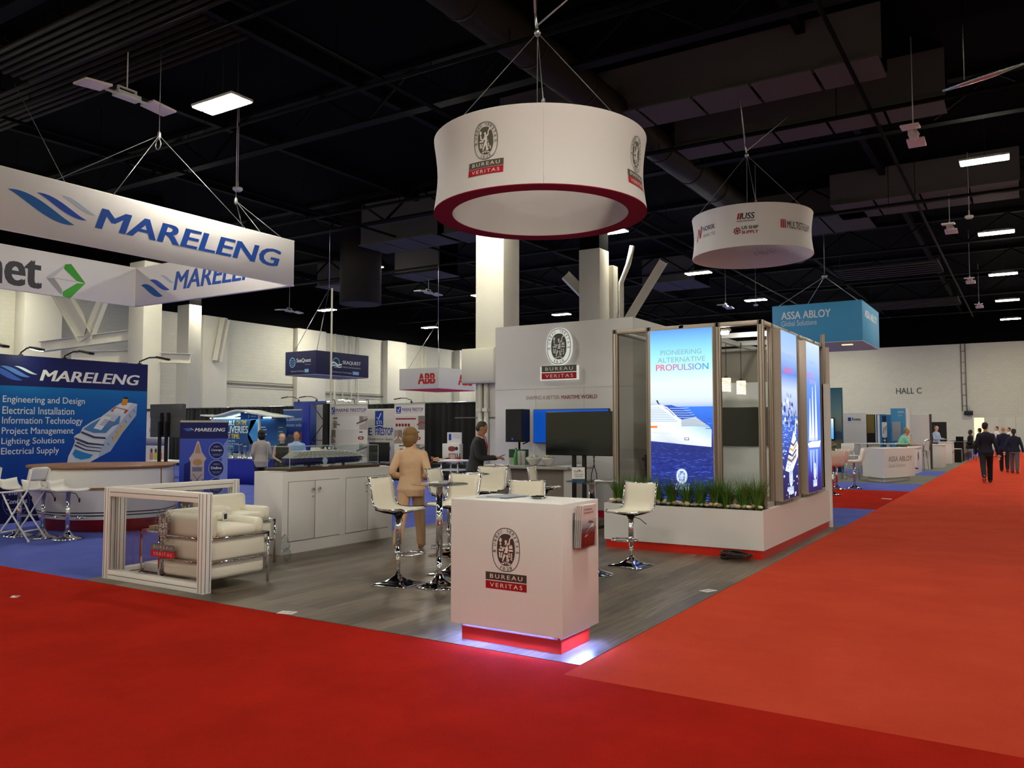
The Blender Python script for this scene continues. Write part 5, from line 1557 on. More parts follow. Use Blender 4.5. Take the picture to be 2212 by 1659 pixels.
for s_, y1, z0, z1 in (('Engineering and Design', 8.41, 1.985, 2.13), ('Electrical Installation', 8.22, 1.825, 1.95), ('Information Technology', 8.38, 1.625, 1.78), ('Project Management', 8.22, 1.455, 1.60), ('Lighting Solutions', 8.06, 1.29, 1.425), ('Electrical Supply', 7.97, 1.115, 1.26)):
    a.text(s_, 7.01, z0, y1, z1, '#eef4fb', 2, bold=.004)
S = {
'hull' : [(8.117, 0.958), (8.139, 1.091), (8.211, 1.24), (8.251, 1.349), (8.231, 1.434), (8.265, 1.468), (8.342, 1.501), (8.382, 1.595), (8.547, 1.707), (8.725, 1.795), (8.905, 1.93), (8.997, 1.994), (9.099, 2.058), (9.301, 2.073), (9.438, 2.049), (9.425, 1.831), (9.292, 1.668), (9.153, 1.498), (8.927, 1.165), (8.692, 1.049), (8.481, 0.945)] ,
'side' : [(8.819, 1.386), (8.99, 1.56), (9.211, 1.828), (9.439, 2.04), (9.425, 1.831), (9.292, 1.668), (9.153, 1.498), (8.927, 1.165), (8.692, 1.049), (8.724, 1.178)] ,
'pool' : [(8.206, 1.131), (8.255, 1.214), (8.422, 1.151), (8.591, 1.104), (8.531, 1.045), (8.373, 1.02), (8.259, 1.062)] ,
'deckblue' : [(8.392, 1.569), (8.531, 1.664), (8.69, 1.752), (8.852, 1.841), (9.106, 1.818), (9.082, 1.667), (8.951, 1.622), (8.825, 1.499), (8.589, 1.5)] ,
'sundeck' : [(8.725, 1.787), (8.843, 1.85), (9.077, 1.818), (8.977, 1.701), (8.735, 1.743)] ,
'redA' : [(8.897, 1.903), (8.997, 1.985), (9.266, 1.928), (9.2, 1.864)] ,
'whiteA' : [(8.961, 1.931), (9.016, 1.967), (9.198, 1.927), (9.162, 1.863), (8.963, 1.878)] ,
'funnel' : [(9.109, 2.023), (9.144, 2.14), (9.25, 2.134), (9.224, 2.026), (9.167, 2.015)] ,
'ftop' : [(9.149, 2.14), (9.163, 2.176), (9.24, 2.174), (9.245, 2.139)] ,
'fbase' : [(9.09, 2.031), (9.118, 2.059), (9.32, 2.064), (9.246, 1.955), (9.063, 1.977)] ,
'bandA' : [(8.35, 1.501), (8.592, 1.405), (8.819, 1.386), (8.827, 1.421), (8.609, 1.44), (8.367, 1.535)] ,
'bandB' : [(8.241, 1.392), (8.47, 1.295), (8.786, 1.264), (8.803, 1.29), (8.505, 1.329), (8.249, 1.425)] ,
'bandC' : [(8.269, 1.324), (8.472, 1.244), (8.742, 1.213), (8.75, 1.23), (8.48, 1.265), (8.285, 1.349)] ,
'bandD' : [(8.236, 1.273), (8.438, 1.185), (8.725, 1.152), (8.734, 1.169), (8.455, 1.206), (8.252, 1.299)] ,
'boats' : [(8.949, 1.367), (9.176, 1.685), (9.206, 1.65), (8.978, 1.34)] ,
'bow' : [(8.34, 0.95), (8.374, 0.982), (8.48, 0.962), (8.463, 0.946)] ,
'front1' : [(8.586, 1.586), (8.732, 1.552), (8.928, 1.789), (8.761, 1.822)] ,
}
a.poly(S['hull'], '#d4dae6', 2)
a.poly(S['side'], '#aebbd2', 3)
a.poly(S['deckblue'], '#4f86c0', 3)
a.poly(S['sundeck'], '#c6ccdc', 4)
a.poly(S['redA'], '#b4483e', 4)
a.poly(S['whiteA'], '#dfe4ea', 5)
a.poly(S['fbase'], '#e8ecf2', 4)
a.poly(S['funnel'], '#e0921e', 5)
a.poly(S['ftop'], '#23284a', 6)
a.poly(S['pool'], '#2f86c4', 4)
for k in ('bandA', 'bandB', 'bandC', 'bandD'): a.poly(S[k], '#3c4468', 5)
a.poly(S['boats'], '#e0ad42', 5)
a.poly(S['front1'], '#e6e8ee', 5)
for i in range(7):
    q = i / 6
    a.strip([(8.86 + .5 * q, 1.32 + .62 * q), (8.90 + .5 * q, 1.27 + .62 * q)], .02, '#7383ab', 4)
for i in range(5):
    a.strip([(8.70 + .022 * i, 1.66 + .022 * i), (8.90 + .022 * i, 1.61 + .022 * i)], .012, '#7e8bb4', 6)
a.oval(7.28, .34, .22, .24, '#5f6aa4', 2, 30, ring=.012)
a.text('STEP 1', 7.15, .47, 7.36, .52, '#dfe3f2', 3, bold=.02)
a.text('Concept', 7.10, .30, 7.46, .40, '#f2f4fa', 3, bold=.03)
a.text('Create a design', 7.12, .22, 7.44, .245, '#c9cde6', 3)
a.text('at scale', 7.18, .165, 7.36, .19, '#c9cde6', 3)
a.build('printed_graphic', t)
# arm lamps on the backdrop
GLOW = mat('arm_lamp_glow', '#f4ffe0', .5, emit=30, ecol='#e9f8c8')
def arm_lamp(x, y, z, dx, dy, label, lit=False, dz=.12, grp=None):
    t = thing('arm_lamp', label, 'lamp', (x, y, z), 0, grp)
    B().tube([(0, 0, -.04), (0, 0, .05), (dx * .5, dy * .5, .06 + dz * .5), (dx, dy, dz)], .014, 6).box(-.02, .02, -.03, .03, -.05, .02).build('arm', BLACK, t)
    u = Vector((dx, dy, 0)).normalized()
    an = math.atan2(u.y, u.x)
    b = B().obox((dx + u.x * .1, dy + u.y * .1, dz - .02), (.24, .12, .035), an, ry=.2)
    b.build('head', BLACK, t)
    B().obox((dx + u.x * .1 - .003, dy + u.y * .1, dz - .042), (.21, .10, .008), an, ry=.2).build('lens', GLOW if lit else HOUSE, t)
    return t
arm_lamp(-14.47, 9.5, 2.82, .42, .12, 'black arm lamp at the right end of the blue backdrop top')
arm_lamp(-14.47, 8.05, 2.82, .36, .1, 'black arm lamp in the middle of the blue backdrop top')
arm_lamp(-14.47, 7.3, 2.82, .30, .04, 'glowing arm lamp on the blue backdrop top', True)
arm_lamp(-14.47, 6.68, 2.82, .40, .05, 'black arm lamp at the left end of the blue backdrop top')

# boat shaped counter
t = thing('boat_counter', 'boat shaped white counter with brown top, dark stripes and red keel', 'counter', (-12.3, 7.7, 0))
TOP = [(-13.05, 6.85), (-12.62, 6.52), (-12.05, 6.47), (-11.55, 6.72), (-11.25, 7.2), (-11.17, 7.75), (-11.5, 8.15), (-11.85, 8.45), (-12.2, 8.45), (-12.75, 7.95), (-13.15, 7.45)]
TOP = [(x * 1.037, y * 1.037) for x, y in TOP]
BOT = [(-13.06, 7.05), (-12.66, 7.08), (-12.14, 7.22), (-11.85, 7.5), (-11.7, 7.8), (-11.66, 8.05), (-11.75, 8.35), (-11.9, 8.58), (-12.1, 8.7), (-12.75, 8.15), (-13.1, 7.5)]
def crs(P, n=6):
    out = []
    k = len(P)
    for i in range(k):
        p0, p1, p2, p3 = [Vector((*P[(i + d) % k], 0)) for d in (-1, 0, 1, 2)]
        for j in range(n):
            q = j / n
            out.append(.5 * ((2 * p1) + (p2 - p0) * q + (2 * p0 - 5 * p1 + 4 * p2 - p3) * q * q + (3 * p1 - p0 - 3 * p2 + p3) * q ** 3))
    return out
CT, CB = crs(TOP), crs(BOT)
def ring_at(z, f, off=0.0):
    c = Vector((-12.25, 7.75, 0))
    out = []
    for p, q in zip(CT, CB):
        v = q.lerp(p, f)
        d = (v - c).normalized()
        v = v + d * off
        out.append((v.x, v.y, z))
    return out
fz = lambda z: min(1.0, (z / .66)) ** .62
B().rings([ring_at(z, fz(z)) for z in (.004, .06, .13, .20)], cap=False).build('red_keel', mat('deep_red_hull', '#7c1418', .3, coat=.3), t, True)
B().rings([ring_at(z, fz(z)) for z in (.20, .27, .34, .42, .5, .58, .66)], cap=False).build('hull', mat('white_gloss_hull', '#e6e3dd', .3, coat=.3), t, True)
b = B()
for z in (.30, .255): b.rings([ring_at(z, fz(z), .003), ring_at(z + .018, fz(z + .018), .003)], cap=False)
b.build('stripes', mat('navy_stripe', '#161a34', .4), t, True)
WOODT = mat('teak_trim', '#8a6038', .35, noise=.15, nscale=12)
B().rings([ring_at(.655, 1, .0), ring_at(.655, 1, .014), ring_at(.69, 1, .014), ring_at(.69, 1, .0)], cap=False, loop=True, smooth=False).build('wood_trim', WOODT, t, True)
B().rings([ring_at(.66, 1, -.01), ring_at(.965, 1, -.02)], cap=False).build('cabin_side', mat('white_gloss_hull', '#e6e3dd'), t, True)
B().rings([ring_at(.965, 1, .02), ring_at(1.0, 1, .03), ring_at(1.01, 1, .02)]).build('counter_top', WOODT, t, True)
for i in (2.0, 4.5, 9.5):
    k = int(i * 1.0)
    rows = []
    for z in (.79, .925):
        r = ring_at(z, 1, -.012)
        rows.append(r[k:k + 4])
    o = B().sheet(rows, 0, False).build('window_opening', mat('dark_brown_opening', '#3c2a12', .6), t, True)
for k in (30, 42):
    r0, r1 = ring_at(.67, 1, -.006), ring_at(.99, 1, -.014)
    B().beam(r0[k], r1[k], .012, .012).build('seam_strip', WOODT, t, True)
# items at the counter
t = thing('monitor_stand', 'grey screen seen from behind on a black two post stand behind the boat counter', 'screen', (-13.2, 9.27, .004), D_R(-26))
b = B().box(-.44, .44, -.02, .05, 1.42, 2.02, bev=.01)
b.box(-.44, .44, .04, .06, 1.78, 2.02, bev=.006)
b.build('screen_case', mat('dark_grey_plastic', '#55575a', .45), t)
B().box(-.425, .425, -.024, -.02, 1.44, 2.0).build('glass', SCREEN, t)
# its back looks toward the viewer
for x in (-.09, .09):
    B().box(x - .03, x + .03, .06, .09, 1.45, 1.86).build('bracket', BLACK, t)
    B().box(x - .025, x + .025, .09, .13, .05, 1.7).build('post', BLACK, t)
B().box(-.35, .35, -.25, .4, 0, .05).build('base_plate', BLACK, t)
t.rotation_euler = (0, 0, D_R(183))

def folding_chair(x, y, rz, label):
    """faces +X, counter height"""
    t = thing('folding_chair', label, 'chair', (x, y, .002), rz, None)
    WF = mat('white_folding_chair', '#ecebe6', .4)
    b = B()
    B().slab([[(-.21 + .42 * i / 6, -.21 + .42 * j / 6, .70 + .015 * math.cos(i / 6 * PI) - .012 * math.sin(PI * j / 6) + (.02 if i == 0 else 0)) for j in range(7)] for i in range(7)], .022).build('seat', WF, t)
    for s_ in (-1, 1):
        y_ = .2 * s_
        B().tube([(-.27, y_, 1.0), (-.225, y_, .72), (.0, y_, .36), (.24, y_ * 1.05, .01)], .013, 8).cyl((.24, y_ * 1.05, 0), (.236, y_ * 1.05, .03), .017, n=8).build('leg', WF, t)
        B().tube([(.17, y_ * .88, .69), (.0, y_ * .88, .36), (-.25, y_ * .92, .01)], .012, 8).cyl((-.25, y_ * .92, 0), (-.246, y_ * .92, .03), .017, n=8).build('leg', WF, t)
    B().cyl((.155, -.2, .13), (.155, .2, .13), .011, n=8).cyl((-.155, -.18, .14), (-.155, .18, .14), .011, n=8).build('foot_rail', WF, t)
    grid = [[(-.245 - .04 * (i / 5) - .028 * math.cos(PI * (j / 8 - .5)) + .03, -.215 + .43 * j / 8, .84 + .19 * i / 5 - (.03 * abs(j / 4 - 1) ** 6 if i == 5 else -.03 * abs(j / 4 - 1) ** 6 if i == 0 else 0)) for j in range(9)] for i in range(6)]
    B().slab(grid, .014).build('backrest', WF, t)
    return t
folding_chair(-12.10, 6.18, D_R(208), 'white folding high chair, the whole one before the boat counter')
folding_chair(-12.98, 5.95, D_R(205), 'white folding high chair cut by the left picture edge')
def low_stool(x, y, rz, label):
    t = thing('swivel_stool', label, 'stool', (x, y, .002), rz, None)
    WS = mat('white_stool_shell', '#e2dfda', .35)
    prof = [(-.2, .83), (-.19, .78), (-.165, .72), (-.12, .69), (-.04, .68), (.08, .685), (.16, .69), (.2, .68)]
    B().slab([[(x_, -.21 + .42 * j / 6, z_ + .02 * abs(j / 3 - 1) ** 3) for j in range(7)] for x_, z_ in prof], .018).build('seat_shell', WS, t)
    B().cyl((0, 0, .05), (0, 0, .67), .03, n=16).build('post', CHROME, t)
    B().lathe([(.2, 0), (.205, .008), (.19, .02), (.1, .04), (.05, .09), (.035, .12)], n=28).build('base', CHROME, t)
    B().tube([(.03, 0, .3), (.1, -.13, .3), (.2, -.12, .3), (.24, 0, .3), (.2, .12, .3), (.1, .13, .3)], .01, 6, loop=True).build('footrest', CHROME, t)
    B().tube([(0, .03, .66), (.05, .1, .64), (.08, .13, .56)], .006, 5).ell((.085, .135, .54), (.014, .014, .035), 8, 6).build('lever', BLACK, t)
low_stool(-11.66, 6.60, D_R(30), 'white swivel stool with chrome post at the boat counter, rightmost')
low_stool(-12.12, 6.50, D_R(30), 'white swivel stool at the boat counter, middle of the three')
low_stool(-12.62, 6.42, D_R(30), 'white swivel stool at the boat counter, leftmost behind the folding chairs')

# roll-up banner
def rollup(name, label, cx, cy, rz, wd, h, z0=.1, bar=True):
    """faces local -Y"""
    t = thing(name, label, 'banner', (cx, cy, .004), rz)
    B().box(-wd / 2 - .02, wd / 2 + .02, -.06, .06, 0, .08, bev=.01).build('base_cassette', STEEL, t)
    B().cyl((0, .03, .08), (0, .03, h), .008, n=6).build('pole', STEEL, t)
    B().box(-wd / 2, wd / 2, -.012, -.009, .08, h - .02).build('sheet', MATTE, t)
    B().box(-wd / 2 - .005, wd / 2 + .005, -.02, .004, h - .025, h + .01).build('top_rail', STEEL, t)
    M = wm(t)
    return t, Art(lambda u, v, l: M @ Vector((u, -.0125 - .0012 * l, v)))
t, a = rollup('rollup_banner', 'blue roll-up banner with ship seen from above and four round steps', -12.36, 9.40, D_R(40), .80, 1.71)
a.rect(-.41, .08, .41, 1.69, BLU1, 0, grad=[(0, '#4a62c4'), (.5, '#3c52b8'), (1, '#4a5cc0')])
a.poly([(.2, .08), (.41, .08), (.41, 1.4), (.34, 1.3)], '#7f92d8', 1)
a.rect(-.41, 1.40, .41, 1.69, NAVY, 1)
waves(a, [(-.36, 1.575, -.24, 1.53, .022), (-.31, 1.58, -.2, 1.54, .018), (-.25, 1.585, -.17, 1.55, .01)], ['#3f66c8', '#5a86d8', '#d4e2f6'], 2)
a.text('MARELENG', -.16, 1.525, .36, 1.585, '#f2f2f6', 2, bold=.05, shear=.22)
a.poly([(-.33, .95), (-.33, .3), (-.22, .2), (-.22, 1.0)], '#1c2a78', 1)
a.poly([(-.22, .1), (-.22, .98), (-.24, 1.06), (-.17, 1.16), (-.12, 1.34), (-.1, 1.36), (-.08, 1.34), (-.03, 1.16), (.04, 1.06), (.01, .98), (.01, .1)], '#c4b4b4', 2)
a.poly([(-.15, 1.14), (-.11, 1.31), (-.09, 1.31), (-.05, 1.14)], '#b08a78', 3)
a.poly([(-.25, 1.05), (-.1, 1.13), (.05, 1.05), (.03, 1.02), (-.1, 1.08), (-.23, 1.02)], '#d8b49c', 3)
a.oval(-.1, .98, .08, .06, '#c08c5e', 3, 18)
a.rect(-.19, .82, -.02, .9, '#77738a', 3); a.strip([(-.18, .78), (-.02, .58)], .012, '#6e6a80', 3); a.strip([(-.02, .78), (-.18, .58)], .012, '#6e6a80', 3)
for i in range(6): a.rect(-.215, .3 + .07 * i, -.19, .33 + .07 * i, '#4c4860', 3); a.rect(-.02, .3 + .07 * i, .005, .33 + .07 * i, '#4c4860', 3)
for i, (w1, w2) in enumerate((('STEP 1', 'Concept'), ('STEP 2', 'Define'), ('STEP 3', 'Design'), ('STEP 4', 'Supply'))):
    z = 1.185 - i * .31
    a.oval(.22, z, .135, .15, '#8fa0e0', 2, 30); a.oval(.22, z, .122, .136, '#20255e', 3, 30)
    a.text(w1, .17, z + .06, .27, z + .08, '#c9cfee', 4, bold=.02)
    a.text(w2, .13, z - .015, .31, z + .03, '#f0f2fa', 4, bold=.03)
    a.rect(.14, z - .065, .30, z - .06, '#aab2de', 4); a.rect(.16, z - .085, .28, z - .08, '#aab2de', 4)
a.build('printed_graphic', t)
# ================================================================== booths in the left middle distance
DRAPE = mat('black_velvet_drape', '#0c0b0c', .9, sheen=.15)
def drape(name, label, x0, x1, y, z, n=None):
    n = n or int((x1 - x0) / .09)
    b = B()
    b.sheet([[(x0 + (x1 - x0) * j / n, y + .035 * math.sin(j * 2.1) + .02 * math.sin(j * .77), zz) for j in range(n + 1)] for zz in (.01, z)])
    t = thing(name, label, 'drape', ((x0 + x1) / 2, y, 0))
    b.build('cloth', DRAPE, t, True, fix=False)
    B().cyl((x0, y, z + .01), (x1, y, z + .01), .02, n=8).build('top_pipe', STEEL, t, True)
    for x in (x0, x1): B().cyl((x, y, 0), (x, y, z + .03), .022, n=8).box(x - .2, x + .2, y - .2, y + .2, 0, .01).build('upright', STEEL, t, True)
    return t
drape('black_drape', 'long black drape wall behind the product banners', -22.3, -14.9, 22.25, 2.46)
drape('black_drape', 'black drape wall behind the canopy booth, left part', -33.0, -22.5, 22.3, 2.45)
t = thing('light_pole', 'slim white pole standing by the blue frame of the small booth', 'pole', (-19.68, 19.9, 0))
B().cyl((-19.68, 19.9, .01), (-19.68, 19.9, 6.3), .03, n=8).build('pole_tube', PAINT, t, True)
# product banners
def product_panels(a, x0, x1, zt, title, sub, seed, red=False):
    w_ = x1 - x0
    r = random.Random(seed)
    a.rect(x0, .1, x1, zt, '#dad4cb', 0)
    a.rect(x0 + .07, zt - .30, x0 + .27, zt - .07, '#1f3a94', 1)
    a.strip([(x0 + .12, zt - .17), (x0 + .16, zt - .22), (x0 + .23, zt - .1)], .022, '#e8ecf6', 2)
    a.strip([(x0 + .08, zt - .27), (x0 + .17, zt - .25), (x0 + .26, zt - .27)], .016, '#e8ecf6', 2)
    a.text(title, x0 + .31, zt - .235, x1 - .06, zt - .115, '#27357c', 1, bold=.03)
    a.text(sub, x0 + .31, zt - .29, x1 - .12, zt - .262, '#8a8580', 1)
    z = zt - .38
    for k in range(4):
        h_ = .46
        if red and k == 0:
            a.rect(x0, z - h_ + .01, x1 - .25, z, '#cfc6c2', 1); a.rect(x0 + .06, z - .12, x1 - .34, z - .07, '#8c3a36', 2)
            for q in range(5): a.oval(x0 + .1 + q * .12, z - .3, .05, .055, ('#8c1f1c', '#6a2a26')[q % 2], 2, 14)
            a.rect(x1 - .25, z - h_ + .01, x1, z, '#7d746c', 1); a.strip([(x1 - .3, z - .3), (x1 - .1, z - .2), (x1, z - .25)], .05, '#a33', 2)
        elif k % 2 == 0:
            a.rect(x0 + .02, z - h_ + .01, x1 - .36, z, '#e4dfd6', 1); a.rect(x1 - .34, z - h_ + .01, x1, z, '#b5aaa0', 1); a.rect(x1 - .34, z - .2, x1 - .18, z, '#8a8078', 2)
            a.strip([(x1 - .46, z - .25), (x1, z - .1)], .05, '#5f5a58', 3); a.strip([(x1 - .5, z - .33), (x1 - .1, z - .2)], .045, '#d8d4cf', 3)
            a.oval(x0 + .3, z - .24, .10, .11, '#a8978a', 2, 16); a.rect(x0 + .22, z - .4, x0 + .36, z - .24, '#967f70', 3); a.rect(x0 + .38, z - .3, x0 + .5, z - .26, '#8a5a50', 3)
            a.rect(x0 + .2, z - .08, x0 + .4, z - .04, '#4a4440', 2)
        else:
            a.rect(x0, z - h_ + .01, x0 + .32, z, '#9d9288', 1); a.rect(x0 + .16, z - .25, x0 + .32, z, '#84796f', 2)
            a.strip([(x0, z - .32), (x0 + .16, z - .2), (x0 + .36, z - .36)], .05, '#d9d2c8', 3); a.oval(x0 + .17, z - .22, .04, .04, '#c0622e', 4, 10)
            a.rect(x1 - .34, z - .09, x1 - .2, z - .05, '#4a4440', 2)
            a.oval(x1 - .27, z - .27, .12, .055, '#8a2f30', 2, 20, 3); a.oval(x1 - .27, z - .27, .07, .028, '#d5b0a8', 3, 14)
        z -= h_
t, a = rollup('product_banner', 'cream roll-up product banner with blue check logo, seen above the glass case', -19.46, 20.5, D_R(5), 1.66, 2.4)
product_panels(a, -.83, .83, 2.38, 'MARINE FIRESTOP', 'PIPE PRODUCTS', 1)
a.build('printed_graphic', t)
t, a = rollup('product_banner', 'cream roll-up product banner with dark red parts, behind the woman in beige', -17.2, 21.0, D_R(5), 1.2, 2.4)
product_panels(a, -.6, .6, 2.38, 'MARINE FIRESTOP', 'CABLE PRODUCTS', 2, True)
a.build('printed_graphic', t)
t = thing('fabric_backdrop', 'grey fabric backdrop with blue check sign standing between the two product banners', 'backdrop', (-19.3, 21.4, 0))
B().box(-20.6, -18.19, 21.4, 21.62, .02, 2.27, bev=.03).build('fabric_cover', mat('grey_printed_fabric', '#cbc7c2', .8), t, True)
a = Art(XZ(21.398, .002))
a.rect(-19.05, 1.62, -18.68, 2.2, '#1c3f9c', 0)
a.strip([(-18.97, 1.98), (-18.9, 1.9), (-18.78, 2.12)], .035, '#eef2fa', 1)
a.text('STI', -18.99, 1.74, -18.75, 1.86, '#eef2fa', 1, bold=.02)
a.strip([(-19.04, 1.66), (-18.86, 1.70), (-18.69, 1.67)], .025, '#eef2fa', 1)
a.text('MARINE', -20.5, 1.36, -19.18, 1.62, '#27357c', 0, bold=.05)
a.text('FIRESTOP', -19.04, 1.36, -18.24, 1.62, '#24409a', 0, bold=.05)
a.text('Joints & Pipe Penetration Seals', -20.3, 1.18, -18.26, 1.27, '#5a5750', 0)
for x in (-18.95, -18.45): a.oval(x, .92, .11, .11, '#5572b4', 0, 18)
a.build('printed_graphic', t)
t = thing('booth_screen', 'black screen on a small stand on the black table right of the display case', 'screen', (-17.3, 19.6, .5))
B().box(-17.68, -16.86, 19.58, 19.63, .56, 1.16, bev=.01).build('screen_case', BLACK, t, True)
B().box(-17.66, -16.88, 19.576, 19.58, .58, 1.14).build('glass', mat('olive_dark_glass', '#16170f', .2), t, True)
B().box(-17.5, -17.1, 19.5, 19.7, .505, .52).box(-17.3, -17.24, 19.58, 19.62, .515, .6).build('foot', BLACK, t, True)
def cloth_table(name, label, x0, x1, y0, y1, h, m, folds=.012):
    t = thing(name, label, 'table', ((x0 + x1) / 2, (y0 + y1) / 2, 0))
    per = []
    n = 24
    for j in range(n): per.append((x0 + (x1 - x0) * j / n, y0))
    for j in range(8): per.append((x1, y0 + (y1 - y0) * j / 8))
    for j in range(n): per.append((x1 - (x1 - x0) * j / n, y1))
    for j in range(8): per.append((x0, y1 - (y1 - y0) * j / 8))
    cx, cy = (x0 + x1) / 2, (y0 + y1) / 2
    def ring(z, k): return [(cx + (x - cx) * (1 + k * math.sin(i * 2.4)), cy + (y - cy) * (1 + 2 * k * math.sin(i * 2.4)), z) for i, (x, y) in enumerate(per)]
    B().rings([ring(.006, folds * 1.5), ring(h * .5, folds), ring(h - .02, .0), ring(h, -.002)]).build('draped_cloth', m, t, True)
    return t
cloth_table('cloth_table', 'table in a black cloth right of the small booth screen', -18.0, -16.2, 19.4, 20.1, .5, DRAPE)
cloth_table('cloth_table', 'black cloth table with leaflet stand behind the man in the dark suit', -15.95, -14.6, 20.3, 21.0, .5, DRAPE)
t = thing('leaflet_stand', 'white cardboard leaflet stand on the black cloth table', 'stand', (-15.2, 20.65, .5))
B().box(-15.55, -14.9, 20.6, 20.8, .5, 1.12, bev=.006).build('box', MATTE, t, True)
B().box(-15.48, -14.93, 20.76, 20.79, 1.12, 1.47).build('header', MATTE, t, True)
a = Art(XZ(20.598, .002))
a.oval(-15.18, .96, .14, .08, '#8a4038', 0, 18, 2.6); a.oval(-15.0, .97, .06, .06, '#3a3636', 0, 12); a.rect(-15.3, .62, -15.02, .82, '#9d6a60', 0); a.rect(-15.26, .65, -15.06, .79, '#c9b4ac', 1)
a.build('printed_front', t)
a = Art(XZ(20.758, .002))
a.rect(-15.42, 1.22, -15.32, 1.42, '#1c3f9c', 0); a.text('Leading Firestop', -15.24, 1.36, -14.98, 1.39, '#5a6aa0', 0); a.text('Innovation', -15.24, 1.3, -14.98, 1.33, '#5a6aa0', 0)
a.build('printed_header', t)
for k, (x, y, c, lab) in enumerate(((-15.75, 20.45, '#8c3b32', 'red sample ring pile at the left end of the black cloth table'), (-15.55, 20.4, '#cfb483', 'tan sample bag on the black cloth table'), (-15.3, 20.42, '#6a2a24', 'dark red sample block on the black cloth table'))):
    b = B()
    for i in range(5): b.ell((x + rnd.uniform(-.12, .12), y + rnd.uniform(-.05, .05), .535 + .03 * i), (.11, .06, .035), 10, 6, M=Matrix.Rotation(rnd.uniform(-.5, .5), 4, 'Y'))
    tag(b.build('product_samples', mat('sample_%d' % k, c, .5)), lab, 'samples')
t = thing('cup_on_table', 'dark red cup of pens on the black cloth table', 'cup', (-14.78, 20.4, .5))
t.name = 'pen_cup'
B().lathe([(.06, 0), (.08, .22), (.075, .22), (.05, .02)], n=16).build('cup', mat('red_cup', '#8c1f22'), t)
for i in range(4): B().cyl((.03 * math.cos(i * 1.6), .03 * math.sin(i * 1.6), .05), (.06 * math.cos(i * 1.6), .06 * math.sin(i * 1.6), .33), .008, n=5).build('pen', BLACK, t)
t = thing('white_stool_table', 'small white perforated side table behind the man in the dark suit', 'table', (-12.6, 17.2, 0))
t.name = 'side_table'
B().box(-.3, .3, -.25, .25, .72, .78, bev=.02).build('top', MATTE, t)
B().box(-.28, .28, -.23, .23, .5, .54).build('shelf', MATTE, t)
for x in (-.26, .26):
    for y in (-.2, .2): B().cyl((x, y, 0), (x, y, .73), .02, n=8).build('leg', STEEL, t)
# stage lights glowing above the drapes
for i, (x, z) in enumerate(((-21.76, 2.62), (-21.11, 2.66), (-20.79, 2.62), (-20.10, 2.58))):
    t = thing('clip_lamp', 'glowing clip lamp above the black drape, %s from the left' % ORD[i], 'lamp', (x, 21.9, z))
    B().obox((0, 0, 0), (.24, .12, .05), 0).build('head', HOUSE, t)
    B().obox((0, -.01, -.03), (.21, .10, .012), 0).build('lens', GLOW, t)
    B().tube([(0, .05, .02), (0, .3, .04), (0, .345, -.12)], .014, 6).build('arm', BLACK, t)
for i, (x, y, z, lab) in enumerate(((-22.2, 20.85, 2.6, 'dark arm lamp at the left end of the navy header panel'), (-21.3, 20.85, 2.6, 'dark arm lamp at the right of the navy header panel'), (-18.1, 22.2, 2.52, 'dark arm lamp on the drape left of the second product banner'))):
    arm_lamp(x, y, z, -.25, -.3, lab)
# navy header booth with frame display
t = thing('navy_header_panel', 'navy header panel glowing at its top, behind the ship banner', 'panel', (-21.6, 20.9, 0))
B().box(-22.46, -20.9, 20.85, 20.95, .01, 2.56, bev=.006).build('panel_board', mat('navy_blue_board', '#27408c', .45), t, True)
t, a = rollup('access_banner', 'slate blue roll-up banner with a ship, behind the seated man in light blue', -21.4, 20.0, D_R(8), 1.1, 2.24)
a.rect(-.55, .08, .55, 2.22, BLU1, 0, grad=[(0, '#1d2e78'), (.4, '#2c4590'), (1, '#3a5496')])
a.text('Customized', -.42, 1.86, .50, 1.98, '#ccd6ee', 1, bold=.01)
a.text('access solutions', -.45, 1.66, .54, 1.76, '#ccd6ee', 1, bold=.01)
a.poly([(-.5, 1.02), (.3, .75), (.5, .95), (.5, 1.25), (.1, 1.32), (-.3, 1.4), (-.42, 1.25)], '#9a98a0', 1)
a.poly([(.0, 1.38), (.35, 1.1), (.5, 1.12), (.5, 1.4), (.3, 1.5)], '#b5674e', 2)
for i in range(4): a.strip([(-.4, 1.12 + .06 * i), (.3, .92 + .09 * i)], .02, '#6d7084', 2)
a.build('printed_graphic', t)
t = thing('truss_display', 'blue edged pop-up frame display with black cross braces seen from its rear', 'display', (-20.2, 19.6, 0))
B().box(-20.66, -20.33, 19.55, 19.62, .01, 2.44, bev=.01).build('blue_side', mat('royal_blue_side', '#1c2f9c', .5), t, True)
B().box(-20.33, -19.72, 19.9, 19.93, .01, 2.42).build('fabric_rear', mat('grey_fabric_rear', '#b9b4ac', .8), t, True)
b = B()
for p, q in (((-20.33, 2.38), (-19.74, 1.8)), ((-19.74, 1.8), (-20.33, 1.2)), ((-20.33, 1.2), (-19.74, 1.2)), ((-20.33, 1.15), (-19.74, .6)), ((-19.74, .6), (-20.33, .1)), ((-20.33, 2.4), (-19.74, 2.4))):
    b.cyl((p[0], 19.7, p[1]), (q[0], 19.7, q[1]), .014, n=6)
b.box(-19.76, -19.72, 19.62, 19.9, .01, 2.42)
b.build('cross_brace', BLACK, t, True)
